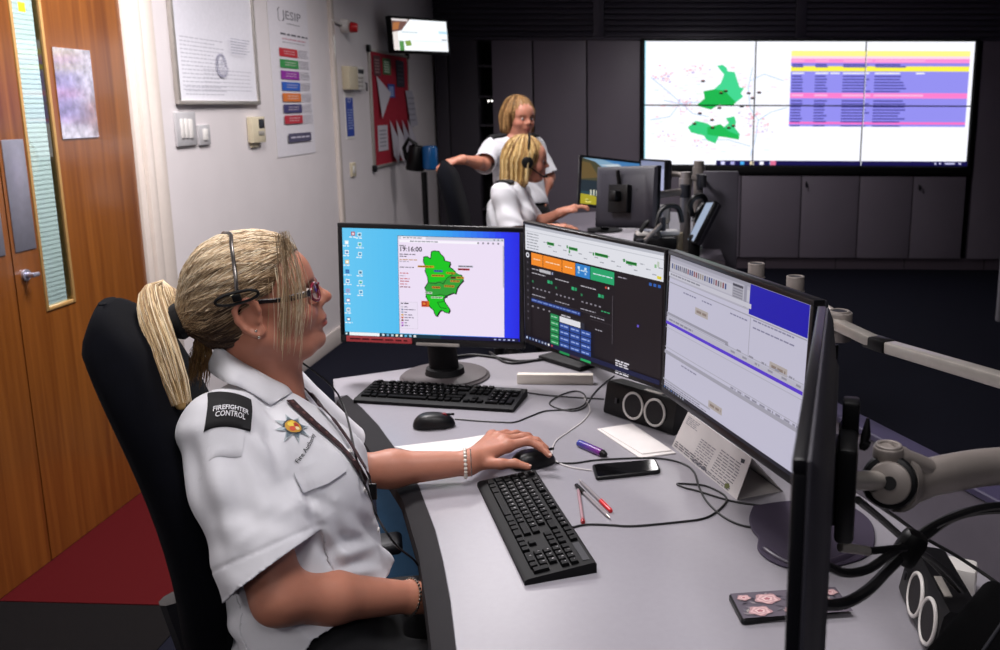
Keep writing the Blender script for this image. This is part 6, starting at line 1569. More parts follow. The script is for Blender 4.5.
# ---- trousers, shoes
tr = Vol(); hipR = pelvis - LFT * .085 - UP * .02; hipL = pelvis + LFT * .085 - UP * .02
kneeR = pelvis + FWD * .43 - LFT * .14 - UP * .05; kneeL = pelvis + FWD * .42 + LFT * .16 - UP * .05
ankR = np.array((kneeR[0] + .02, kneeR[1], .10)); ankL = np.array((kneeL[0] - .05, kneeL[1], .10))
tr.ell(pelvis + axis * -.0, (.148, .185, .12), RT, .04)
for h_, k_, a_ in ((hipR, kneeR, ankR), (hipL, kneeL, ankL)): tr.chain([h_, k_, a_], [.09, .066, .052], .03)
vs, F = tr.mesh(.007); vs = relax(vs, F, 1); N_ = normals(vs, F); vs = vs + N_ * (.003 * nz(vs, 3, 1.))[:, None]
smooth_obj('trousers', vs, F, m_trouser, woman)
for a_ in (ankR, ankL):
    s_ = Vol(); s_.cone(a_ + UP * -.045 - FWD * .03, a_ + UP * -.06 + FWD * .13, .038, .034, .02).cone(a_, a_ - UP * .05, .035, .036, .02)
    vs, F = s_.mesh(.006); vs[:, 2] = np.maximum(vs[:, 2], .006); smooth_obj('shoe', vs, F, m_shoe, woman)

# ---- hair: a cap, combed strands, a ponytail
def hair_strands(name, guides, r, parent, cols, seg_n=3, rnd=None, each=None):
    """each guide is a list of points; every strand is a thin tapering tube with its own colour"""
    rnd = rnd or random; V_, F_, Cc = [], [], []
    for gi, g in enumerate(guides):
        pts = np.array(g); n = len(pts); t = np.gradient(pts, axis=0); t /= np.maximum(np.linalg.norm(t, axis=1), 1e-9)[:, None]
        a = np.array((.31, .52, .79)); u = np.cross(t, a); u /= np.maximum(np.linalg.norm(u, axis=1), 1e-9)[:, None]; w_ = np.cross(t, u)
        rr = r * (.7 + .6 * rnd.random()); base = len(V_); c = lin(each[gi] if each else rnd.choice(cols)); k_ = .9 + .2 * rnd.random(); c = tuple(x * k_ for x in c)
        for i in range(n):
            q = rr * (1 if i < n - 1 else .3) * (.4 if i == 0 else 1)
            for k in range(seg_n):
                an = 2 * PI * k / seg_n; V_.append(pts[i] + (u[i] * math.cos(an) + w_[i] * math.sin(an)) * q); Cc.append(c)
        for i in range(n - 1):
            for k in range(seg_n):
                k2 = (k + 1) % seg_n; F_.append((base + i * seg_n + k, base + i * seg_n + k2, base + (i + 1) * seg_n + k2, base + (i + 1) * seg_n + k))
    return smooth_obj(name, np.array(V_), np.array(F_), m_hair, parent, np.array(Cc))
rh = random.Random(21)
def HP(x, y, z): return HT[:3, :3] @ np.array((x, y, z)) + HT[:3, 3]
cap = Vol()
R_, S_ = HT[:3, :3] / HS, HS
cap.ell(HP(-.014, 0, .036), np.array((.099, .0815, .094)) * HS, R_, .02); cap.ell(HP(-.056, 0, -.002), np.array((.052, .066, .066)) * HS, R_, .035); cap.ell(HP(.030, 0, .062), np.array((.055, .062, .052)) * HS, R_, .03)
cap.cone(HP(-.088, 0, .012), HP(-.112, 0, .006), .032, .020, .035)
vs, F = cap.mesh(.0045)
inv = np.linalg.inv(HT)
def g_cap(P):
    q = P @ inv[:3, :3].T + inv[:3, 3]
    # hairline: forehead, temple in front of the ear, round the ear, nape
    front = q[:, 0] - (.060 - .55 * np.maximum(0, .055 - q[:, 2]) - np.maximum(0, np.abs(q[:, 1]) - .05) * .6)
    low_ = np.where(q[:, 0] > -.030, .026 - q[:, 2], -.062 - q[:, 2] + np.maximum(0, q[:, 0] + .05) * 1.5)
    return np.maximum(np.where(q[:, 2] < .075, front, -1), low_)
N_ = normals(vs, F); q = vs @ inv[:3, :3].T + inv[:3, 3]
vs = vs + N_ * (.0012 * np.sin(np.arctan2(q[:, 2] - .01, np.abs(q[:, 1]) + .02) * 30 + q[:, 0] * 40))[:, None]
cv, cf = cut(vs, F, g_cap)
hair = smooth_obj('hair', cv, cf, attr_mat('hair_base', .5, spec=.3), woman, np.tile(np.array(lin('6a5238')), (len(cv), 1)))
hb = bvh_of(vs, F)
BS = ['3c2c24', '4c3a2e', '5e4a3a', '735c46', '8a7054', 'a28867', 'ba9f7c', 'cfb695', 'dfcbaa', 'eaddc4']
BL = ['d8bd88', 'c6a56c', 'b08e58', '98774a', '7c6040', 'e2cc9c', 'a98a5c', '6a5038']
tie = HP(-.121, 0, .004)
G = []; GC = []
cen = HP(-.02, 0, .03)
for k in range(6500):
    v_ = cv[rh.randrange(len(cv))]; qv = inv[:3, :3] @ v_ + inv[:3, 3]
    if qv[0] < -.09: continue
    pts = []; n = 11; d0 = v_ - cen; d1 = tie - cen + np.array(R_ @ np.array((0, rh.gauss(0, .012), rh.gauss(0, .012))))
    l0, l1 = np.linalg.norm(d0), np.linalg.norm(d1); u0, u1 = d0 / l0, d1 / l1; om = math.acos(max(-1, min(1, u0 @ u1)))
    if om < .05: continue
    sg = rh.gauss(0, .05)
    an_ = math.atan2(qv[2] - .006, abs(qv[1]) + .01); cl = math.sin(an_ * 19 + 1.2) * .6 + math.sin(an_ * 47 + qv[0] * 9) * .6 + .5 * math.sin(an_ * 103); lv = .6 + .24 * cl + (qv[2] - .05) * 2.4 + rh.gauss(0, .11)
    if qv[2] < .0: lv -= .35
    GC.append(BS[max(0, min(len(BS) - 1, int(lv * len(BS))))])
    for i in range(n):
        t = i / (n - 1); u = (math.sin((1 - t) * om) * u0 + math.sin(t * om) * u1) / math.sin(om)
        u = u + R_[:, 2] * (.10 * math.sin(PI * t) * (1 if qv[2] > .02 else -.3)) + R_[:, 1] * sg * math.sin(PI * t); u /= np.linalg.norm(u)
        h_ = hb.ray_cast(Vector(cen + u * .25), Vector(-u), .3)
        p = np.array(h_[0]) if h_[0] is not None else cen + u * .1
        pts.append(p + u * (.0006 + .0022 * rh.random() * math.sin(PI * t)))
    G.append(pts)
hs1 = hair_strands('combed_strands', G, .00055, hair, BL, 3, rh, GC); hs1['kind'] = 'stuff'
# fringe hanging past the temple
G = []
for k in range(95):
    s = rh.random() ** .8; x0 = 262 + 26 * s + rh.gauss(0, 2); y0_ = 229 + 6 * (1 - s) + rh.random() * 3
    grp = 0 if rh.random() < .55 else 1
    x1 = (300 if grp == 0 else 285) + rh.gauss(0, 4.5) - 6 * (1 - s); y1 = (330 if grp == 0 else 338) + rh.gauss(0, 15)
    xm = max(x0, x1) + (10 if grp == 0 else 4) + rh.gauss(0, 2); P_ = []
    for i in range(12):
        t = i / 11; x = (1 - t) ** 2 * x0 + 2 * t * (1 - t) * xm + t * t * x1; y = y0_ + (y1 - y0_) * t
        r = Vector(ray(x, y)).normalized(); h1 = hb.ray_cast(Vector(CC), r, 3.); h2 = skin_bvh.ray_cast(Vector(CC), r, 3.)
        ds = [h[3] for h in (h1, h2) if h[0] is not None]
        if y < 262 and h1[0] is not None: dd = h1[3] - .0012
        elif h2[0] is not None: dd = h2[3] - .004 - .004 * math.sin(PI * t) - .002 * rh.random()
        else: dd = ds[0] - .004 if ds else (P_d if P_ else 1.5)
        if P_: dd = P_d + max(-.008, min(.008, dd - P_d))
        P_d = dd; P_.append(np.array(Vector(CC) + r * dd))
    G.append(P_)
fs1 = hair_strands('fringe_strands', G, .00045, hair, BS[5:], 3, rh); fs1['kind'] = 'stuff'
# scrunchie and ponytail
tdir_ = HR[:, 0] * -1
b = MB(); 
for k in range(3): b.ring(tie + tdir_ * (.000 + .007 * k), tdir_ + np.array((0, .12 * (k - 1), .2 * (k - 1))), .018 + .003 * (k == 1), .0115, 26, 8)
b.build('hair_tie', mat('black_scrunchie', '08080a', .9, bump=.5), woman)
def pony_mid(t):
    c = [tie + tdir_ * .012, at(163, 293, 1.56), at(152, 299, 1.54), at(155, 322, 1.50), at(168, 362, 1.475), at(183, 412, 1.46)]
    return c
pm = [np.array(p) for p in spline(pony_mid(0), 5)]
pw = np.interp(np.linspace(0, 1, len(pm)), [0, .12, .3, .6, .9, 1], [.012, .018, .017, .019, .017, .011])
pv = Vol(); pv.chain([p for p in pm[::2]], [w_ * .72 for w_ in pw[::2]], .01); vs, F = pv.mesh(.006); 
pt = smooth_obj('ponytail', vs, F, MATS['hair_base'], woman, np.tile(np.array(lin('a58554')), (len(vs), 1)))
G = []
for k in range(1300):
    a = rh.uniform(0, 2 * PI); rr = math.sqrt(rh.uniform(.3, 1.5)); e = int(len(pm) * rh.uniform(.72, 1)); tw = rh.gauss(0, .8); P_ = []
    for i in range(0, max(e, 6), 2):
        t = i / len(pm); d = pm[min(i + 1, len(pm) - 1)] - pm[max(i - 1, 0)]; d /= np.linalg.norm(d); u = np.cross(d, UP + .01); u /= np.linalg.norm(u); w_ = np.cross(d, u)
        A = a + tw * t; P_.append(pm[i] + (u * math.cos(A) + w_ * math.sin(A)) * pw[i] * rr)
    G.append(P_)
ps_ = hair_strands('ponytail_strands', G, .0007, pt, ['e0cba4', 'd2b78e', 'bd9e74', 'a38660', 'ecdcc0', '8c7050'], 3, rh); ps_['kind'] = 'stuff'
# brown strands tucked behind the neck
G = []
for k in range(160):
    s = rh.random(); P_ = []
    for i in range(8):
        t = i / 7; P_.append(np.array(at(196 + 16 * s + 5 * t * (s - .5) - 6 * t * t + rh.gauss(0, 1.), 330 + (26 + 34 * rh.random()) * t, 1.55 + .02 * s - .01 * t)))
    G.append(P_)
hs2 = hair_strands('nape_strands', G, .0006, hair, ['7c5c38', '6a4c2e', '94703e'], 3, rh); hs2['kind'] = 'stuff'
b = MB(); b.tube([at(203, 297, 1.497), at(206, 304, 1.494), at(211, 311, 1.492)], .0016, 6); b.tube([at(205, 296, 1.497), at(209, 303, 1.494), at(213, 310, 1.492)], .0016, 6); b.build('hair_grip', mat('brown_grip', '5a2c1c', .35), woman)

# ---- spectacles, earrings, bracelets
sp = MB()
m_spec = mat('dark_spectacle_frame', '140c10', .25); m_spec2 = mat('magenta_spectacle_front', '6a1028', .25)
fr_b = MB()
lens = MB()
for s in (-1, 1):
    c = [HP(.1035 - .018 * abs(math.cos(a) * s * .5 + .5) ** 2 * 0 - .014 * ((s * .034 + .024 * math.cos(a)) / .058) ** 2, s * .033 + .022 * math.cos(a), .000 + .0155 * math.sin(a)) for a in np.linspace(0, 2 * PI, 25)]
    fr_b.tube(c, .0026, 8, cap=False); lens.add([Vector(sum(c[:-1]) / 24)] + [Vector(p) for p in c[:-1]], [(0, 1 + k, 1 + (k + 1) % 24) for k in range(24)])
fr_b.tube([HP(.102, -.010, .004), HP(.106, 0, .007), HP(.102, .010, .004)], .0022, 8)
spf = fr_b.build('spectacle_frame', m_spec2, woman); lens.build('spectacle_lens', m_lens, spf)
for s in (-1, 1):
    b = MB(); b.tube(spline([HP(.089, s * .060, .006), HP(.080, s * .069, .007), HP(.04, s * .0755, .010), HP(.0, s * .0785, .018), HP(-.02, s * .077, .014), HP(-.034, s * .074, -.006)], 4), [.0058] * 8 + [.004] * 13, 8, sq=.45); b.build('spectacle_arm', m_spec, spf)
m_gold = mat('silver_jewellery', 'c8c0b4', .2, 1.)
for q in ((256, 331), (259, 337)):
    p, n_ = onshirt(*q, .001, skin_bvh); b = MB(); b.ball(p, .0028, 10); b.build('earring', m_gold, woman)
def bracelet(c, d, R, bead, name, m):
    d = d / np.linalg.norm(d); u = np.cross(d, UP); u /= np.linalg.norm(u); w_ = np.cross(d, u); t = bpy.data.objects.new(name, None)
    b = MB(); n = int(2 * PI * R / (bead * 2.05))
    for k in range(n): a = 2 * PI * k / n; b.ball(c + (u * math.cos(a) + w_ * math.sin(a)) * R, bead, 8)
    return b
bd = wrL - elL; p0 = onz(467, 463, .785); b = bracelet(p0 - bd / np.linalg.norm(bd) * .004, bd, .0305, .0042, 'bracelet', None); o = b.build('bead_bracelet', mat('pearl_bead', 'd8d0c4', .25, var=.05), woman); o['kind'] = 'stuff'; o['label'] = 'white bead bracelet on the wrist by the mouse'
b = MB(); b.ring(p0 + bd / np.linalg.norm(bd) * .008, bd, .0295, .0011, 30, 6); b.build('bangle', m_gold, woman)
b = bracelet(wrR + hd_ * .0, hd_, .0305, .0032, 'bracelet', None); o = b.build('bead_bracelet', m_gold, woman); o['kind'] = 'stuff'; o['label'] = 'fine silver bead bracelet on the lower wrist'
# ---- headset worn over her hair
hs = thing('headset', 'slim silver and black telephone headset worn over the front woman\'s blonde hair', 'headset', tuple(HP(-.02, 0, .13)))
P_ = [onshirt(*q, .004, hb)[0] for q in ((237, 291), (236, 280), (234, 262), (232, 247), (231, 236))]
P_ = [p for p in P_ if p is not None]; u_l = inv[:3, :3] @ np.array(P_[-1]) + inv[:3, 3]; a_0 = math.atan2(u_l[2] - .03, -u_l[1])
for k in range(1, 9):
    a = a_0 + (PI - .05 - a_0) * k / 8; u = Vector(R_ @ np.array(((u_l[0] + .02) * (1 - k / 8) * .8, -math.cos(a), math.sin(a)))).normalized(); h_ = hb.ray_cast(Vector(cen) + u * .3, -u, .4)
    if h_[0] is not None: P_.append(h_[0] + u * .004)
b = MB(); b.tube(spline(P_, 6), .0034, 8, sq=.6); b.build('headband', mat('dark_chrome', '8c8884', .22, .9), hs)
cq = onshirt(237, 296, .006, hb)[0] or Vector(HP(-.02, -.085, .03)); nq = onshirt(237, 294, 0, hb)[1]
fw = Vector(HR[:, 0]); fw = (fw - nq * fw.dot(nq)).normalized(); uq = nq.cross(fw).normalized()
ov = [cq + fw * (.034 * (abs(math.cos(a)) ** .8) * (1 if math.cos(a) > 0 else -1)) + uq * .0095 * math.sin(a) + nq * .001 for a in np.linspace(0, 2 * PI, 30)]
b = MB(); b.tube(ov, .0025, 8, cap=False); b.build('temple_pad', m_black, hs)
b = MB(); b.box(cq + nq * .002, (.014, .012, .006), 0, .002, Matrix((fw, uq, nq)).transposed()); b.build('band_slider', m_black, hs)
b = MB(); c = Vector(HP(-.01, .092, -.006)); b.cyl(c - Vector(HR[:, 1]) * .008, c + Vector(HR[:, 1]) * .012, .028, n=24, bev=.005); b.build('ear_pad', m_black, hs)
b = MB(); b.tube(spline([c, Vector(HP(.03, .095, -.03)), Vector(HP(.07, .075, -.06)), Vector(HP(.095, .045, -.07))], 5), .0022, 6); b.ball(HP(.097, .043, -.07), .006, 10); b.build('microphone_boom', m_black, hs)
hcab = [HP(-.01, .09, -.035), HP(.02, .08, -.12), neckb + FWD * .12 + LFT * .09 - UP * .06]
q1 = [onshirt(*q, .004)[0] for q in ((357, 470), (366, 492), (374, 515))]; hcab += [np.array(p) for p in q1 if p is not None]
hcab += [at(385, 530, 1.56), at(398, 547, 1.58), at(414, 560, 1.64), at(424, 575, 1.7)]
b = MB(); b.tube(spline(hcab, 6), .002, 6); b.build('lead', m_black, hs)

# ================================================================ office chairs
m_chairp = mat('chair_black_plastic', '121217', .5)
def office_chair(label, base, fwd, seat_z, top_z, width=.47, recline=.2, depth=-.24):
    base = np.array((base[0], base[1], 0.)); f = np.array(fwd); f /= np.linalg.norm(f); l = np.array((-f[1], f[0], 0))
    t = thing('office_chair', label, 'chair', (base[0], base[1], 0), math.atan2(f[1], f[0]))
    vs = []; fs = []; n = 28; rows = 22; z0 = seat_z + .06
    for j in range(rows + 1):
        s = math.sin(j / rows * PI / 2) ** .8 if j else 0.; z = z0 + (top_z - z0) * s; rw = math.sin(min(1, s * 3.2 + .25) * PI / 2) * (1 if s < .72 else max(.02, (1 - ((s - .72) / .28) ** 2.4)) ** (1 / 2.4)); wd = width * (.82 + .18 * math.sin(PI * min(1, s * 1.1))) * rw
        th = .05 * min(1, (1.02 - s) * 9, s * 12 + .3); c = base + f * (depth - recline * (z - z0) + .035 * math.sin(PI * s * 1.2)) + UP * z
        if s > .9: z_ = 0
        for i in range(n):
            a = 2 * PI * i / n; ca, sa = math.cos(a), math.sin(a)
            y = wd / 2 * (abs(ca) ** .55) * (1 if ca > 0 else -1); x = th * (abs(sa) ** .8) * (1 if sa > 0 else -1) + .012 * (2 * y / width) ** 2
            vs.append(c + l * y + f * x)
    for j in range(rows):
        for i in range(n): fs.append((j * n + i, j * n + (i + 1) % n, (j + 1) * n + (i + 1) % n, (j + 1) * n + i))
    fs.append(tuple(range(n - 1, -1, -1))); fs.append(tuple(rows * n + i for i in range(n)))
    b = MB(); b.add(vs, fs); b.build('backrest', m_chairf, t, angle=60)
    b = MB(); R3 = Matrix.Rotation(math.atan2(f[1], f[0]), 3, 'Z'); b.box(base + UP * (seat_z - .045) + f * .02, (.5, .5, .09), 0, .035, R3, seg=4); b.build('seat', m_chairf, t)
    for s in (-1, 1):
        q = base + l * s * .285
        b = MB(); b.box(q + f * .03 + UP * (seat_z + .11), (.26, .07, .03), 0, .012, R3, seg=3); b.build('arm_pad', m_charcoal, t)
        b = MB(); b.tube([q + f * .0 + UP * (seat_z + .10), q + UP * (seat_z - .02), base + l * s * .16 + UP * (seat_z - .08)], .018, 10); b.build('arm_support', m_chairp, t)
    b = MB(); b.tube([base + f * -.1 + UP * (seat_z - .07), base + f * (depth - .02) + UP * (seat_z - .05), base + f * (depth - .07) + UP * (seat_z + .2)], .025, 10); b.build('back_bracket', m_chairp, t)
    b = MB(); b.cyl(base + UP * .09, base + UP * (seat_z - .09), .026, n=16); b.cyl(base + UP * .07, base + UP * .2, .04, n=16); b.build('gas_lift', m_chairp, t)
    for k in range(5):
        a = 2 * PI * k / 5 + .3; d = np.array((math.cos(a), math.sin(a), 0)); b = MB(); b.tube([base + UP * .1 + d * .03, base + d * .28 + UP * .07], [.026, .018], 10); o = b.build('base_spoke', m_chairp, t)
        b = MB(); q = base + d * .28 + UP * .028; pr = np.cross(d, UP)
        for s in (-1, 1): b.cyl(q + pr * s * .008, q + pr * s * .022, .027, n=16)
        b.build('castor', m_black, o)
    return t
office_chair('black high-backed office chair holding the woman at the front desk', pelvis + LFT * .075, FWD, .49, 1.235, .38, .15, -.172)
# ================================================================ rear workstation
RZ = .86
m_rtop = mat('rear_desk_top', '6a646e', .45, var=.03)
t = thing('rear_desk', 'grey raised desk of the rear workstation in front of the video wall', 'desk', (0, 5., 0))
poly = [(-.68, 5.74), (-.45, 5.05), (-.33, 4.72), (-.12, 4.3), (.34, 4.05), (.36, 5.9), (-.2, 6.05)]
b = MB(); b.prism(poly, RZ - .03, RZ, bev=.002); b.build('worktop', m_rtop, t)
b = MB(); b.prism([(-.1, 4.36), (.3, 4.14), (.3, 5.7), (-.1, 5.8)], .0, RZ - .03); b.build('pedestal', m_cab_dark, t)
def rearscreen(f):
    W, H = f.w, f.h; f.grad(0, 0, W, H, '2b4a52', '2c4650', 4)
    f.poly([(0, 0), (W, 0), (W, H * .42), (0, H * .5)], '8ab0cc'); f.poly([(W * .35, 0), (W, 0), (W, H * .2)], '4a86c0'); f.poly([(W * .3, H * .12), (W * .62, H * .06), (W * .8, H * .18)], 'd0dce4')
    f.poly([(0, 0), (W * .22, H * .06), (W * .5, H * .3), (W * .62, H * .48), (0, H * .52)], '4c4a34'); f.poly([(W * .4, H * .34), (W, H * .22), (W, H * .52), (W * .4, H * .5)], '5a6870'); f.poly([(0, H * .08), (W * .14, H * .1), (W * .3, H * .4), (0, H * .46)], '6e5a34')
    f.poly([(0, H * .48), (W, H * .46), (W, H * .72), (0, H * .72)], '26323a'); f.poly([(W * .3, H * .9), (W, H * .5), (W, H * .86)], '3d86c8'); f.poly([(0, H * .78), (W * .2, H * .8), (W * .5, H * .9), (W, H * .93), (W, H), (0, H)], 'b8ac28'); 
    for k in range(26): u, v = rs.random() * W, H * (.86 + .1 * rs.random()); f.rect(u, v, u + W * .05, v + H * .03, rs.choice(['e0d83c', '8c8a1c', 'd8d090', '6c7418', 'f0e87c']))
    for k in range(4): f.rect(W * (.16 + .05 * k), H * .68, W * (.18 + .05 * k), H * .8, 'f0f0d8')
mtL, wl, hl = frame_of(at(578.5, 156.5, 4.85), at(641, 159.5, 5.0), at(641, 214, 5.0), at(579, 204.5, 4.85))
t = monitor('monitor', 'rear monitor showing a mountain lake with yellow flowers', mtL, wl, hl, rearscreen, m_screen_dim, .014, .018)
b = MB(); b.cyl(mtL @ Vector((0, .05, -.1)), Vector((*(mtL @ Vector((0, .08, 0)))[:2], RZ)), .025, n=12); q = mtL @ Vector((0, .08, 0)); b.cyl((q.x, q.y, RZ), (q.x, q.y, RZ + .012), .1, n=24); b.build('stand', m_black, t)
mtG, wg, hg = frame_of(at(659, 163.5, 4.1), at(600, 169.5, 4.35), at(600, 225, 4.35), at(661, 231, 4.1))
t = monitor('monitor', 'rear monitor turned away showing its dark grey back with a small red sticker', mtG, wg, hg, lambda f: f.rect(0, 0, f.w, f.h, 'a8b8e0'), m_screen_dim, .012, .016)
f_ = Flat(100, 60, (wg * .40, .0375, hg * .40), (-.07, 0, 0), (0, 0, -.035), (0, 1, 0), .0004); f_.rect(20, 0, 45, 28, 'a83038'); f_.rect(0, 32, 30, 56, '8a3038'); f_.rect(50, 8, 84, 30, '6a8a5c'); f_.build('sticker', m_print, t, True)['kind'] = 'stuff'
b = MB(); b.box((0, .065, -.01), (.12, .035, .13), 0, .006); b.box((-.0, .1, .0), (.05, .05, .05), 0, .012); b.tube([(0.01, .06, .05), (.012, .07, .1), (.01, .075, .12)], .01, 8); b.build('mounting_plate', m_black, t, True)
mtP, wp_, hp_ = frame_of(at(640, 158.5, 4.75), at(665, 160.5, 4.32), at(665, 196, 4.32), at(641, 192, 4.75))
t = monitor('monitor', 'rear monitor at a steep angle showing a pale lilac screen edge', mtP, wp_, hp_, lambda f: (f.rect(0, 0, f.w, f.h, 'b8bce0'), f.rect(0, 0, f.w, 80, '8a90b0')), m_screen_dim, .010, .012)
mtE, we_, he_ = frame_of(at(707, 202, 4.15), at(714.5, 201, 3.85), at(694, 243, 3.85), at(687, 241, 4.15))
t = monitor('monitor', 'tilted rear monitor seen almost edge-on as a pale blue strip', mtE, we_, he_, lambda f: f.rect(0, 0, f.w, f.h, 'a8b8d0'), m_screen_dim, .006, .008, .03)
q = at(722, 262, 4.5); b = MB(); X_ = at(702, 220, 4.5)[0]; X2 = at(736, 220, 4.5)[0]; b.box(((X_ + X2) / 2, 4.42, .62), (X2 - X_, .04, 1.24), 0, .006); o = b.build('desk_screen', mat('dark_partition', '4a4650', .6, var=.03)); centre(o); tag(o, 'dark grey partition at the right end of the rear desk', 'partition')
b = MB(); q_ = mtE @ Vector((0, .02, -he_ / 2)); b.box((q_.x, q_.y, (q_.z + RZ) / 2 + .02), (.05, .05, q_.z - RZ + .04), 0, .004); b.build('stand', m_black, t)
# posts, arms and clutter
def rpost(px, ytop, ybot, d, label):
    a, c = at(px, ytop, d), at(px, ybot, d); t = thing('monitor_post', label, 'monitor post', (a[0], a[1], RZ)); b = MB(); b.cyl((a[0], a[1], RZ), a, .026, n=14); b.cyl((a[0], a[1], a[2] - .07), (a[0], a[1], a[2] - .03), .033, n=14); b.build('tube', m_silver_paint, t); b = MB(); b.box((a[0], a[1], RZ + .008), (.1, .1, .016), 0, .003); b.build('foot', m_silver_paint, t); return a
pa = rpost(686, 172, 240, 4.25, 'silver post in front among the rear monitor arms')
pb_ = rpost(699, 161, 240, 4.6, 'taller silver post at the right of the rear monitor arms')
def rarm(spec, r, label):
    t = thing('swing_mount', label, 'monitor arm', tuple(at(*spec[0]))); b = MB(); b.tube(spline([at(*s) for s in spec], 5), r, 10, sq=.7); b.build('bar', m_silver_paint, t)
    for s in (spec[0], spec[-1]): b = MB(); p = at(*s); b.cyl(p - np.array((0, 0, .03)), p + np.array((0, 0, .03)), r * 1.4, n=14); b.build('joint', m_charcoal, t)
rarm([(640, 195, 4.15), (655, 195, 4.15), (672, 193, 4.2), (685, 191, 4.22)], .017, 'silver arm joining the grey-backed rear monitor to its post')
rarm([(668, 174, 4.55), (682, 175, 4.5), (700, 180, 4.5)], .014, 'upper silver arm beside the steep lilac rear monitor')
rarm([(700, 184, 4.55), (706, 182, 4.5), (703, 181, 4.3)], .012, 'short silver arm on the taller rear post')
rarm([(640, 246, 4.0), (655, 231, 4.05), (662, 224, 4.1)], .012, 'thin silver strut rising behind the dark control panel monitor')
def rcab(label, spec, r): return cable('monitor_cable', label, None, r, m_cab, 0, 6, [at(*s) for s in spec])
rcab('black cable looping over the rear silver post at the right', [(692, 215, 4.2), (690, 205, 4.15), (694, 198, 4.12), (702, 196, 4.15), (705, 202, 4.2), (699, 210, 4.2), (694, 222, 4.2)], .014)
rcab('black cable arching from the rear grey-backed monitor', [(655, 228, 4.1), (660, 212, 4.1), (668, 206, 4.1), (678, 208, 4.12), (682, 222, 4.15)], .012)
rcab('black cable hanging beside the rear desk telephone', [(640, 232, 4.1), (648, 222, 4.1), (656, 226, 4.1), (660, 238, 4.1)], .01)
def onr(x, y, dz=0): return onz(x, y, RZ + dz)
q = at(655, 236, 4.2)
t = thing('desk_telephone', 'black desk telephone with a pale top on the rear desk below the arms', 'telephone', (q[0], q[1], RZ)); b = MB(); b.box((q[0], q[1], RZ + .05), (.2, .17, .1), 0, .01); b.build('body', m_black, t)
b = MB(); b.box((q[0] + .01, q[1] - .0, RZ + .112), (.2, .08, .022), 0, .008, Matrix.Rotation(.2, 3, 'Z')); b.build('handset', m_white, t)
q = at(664, 214, 4.35); b = MB(); b.box(q, (.06, .06, .09), 0, .015); b.box(q - np.array((0, 0, .1)), (.05, .05, .12), 0, .01); o = b.build('webcam', m_silver); centre(o); tag(o, 'small shiny silver camera among the rear cables', 'camera')
q = at(676, 240, 4.3); b = MB(); b.cyl((q[0], q[1], RZ), (q[0], q[1], RZ + .1), .035, n=18, bev=.004); o = b.build('cream_cup', m_cream); tag(centre(o), 'cream cup standing behind the near monitor on the rear desk', 'cup')
q = onr(615, 236); b = MB(); P = [onr(590, 243), onr(596, 232), (*onr(612, 226)[:2], 0), onr(640, 226), onr(652, 240), onr(630, 250)]; b.prism([tuple(p[:2]) for p in P], RZ + .0005, RZ + .003); o = b.build('white_papers', mat('dull_paper', 'a5a1a8', .8)); tag(centre(o), 'white sheets spread on the rear desk in front of the grey-backed monitor', 'paper')
q = onr(584, 224, .01); mouse('black computer mouse on the rear desk by the seated colleague', (q[0], q[1]), .4)
for o in (S.objects[-1],): pass
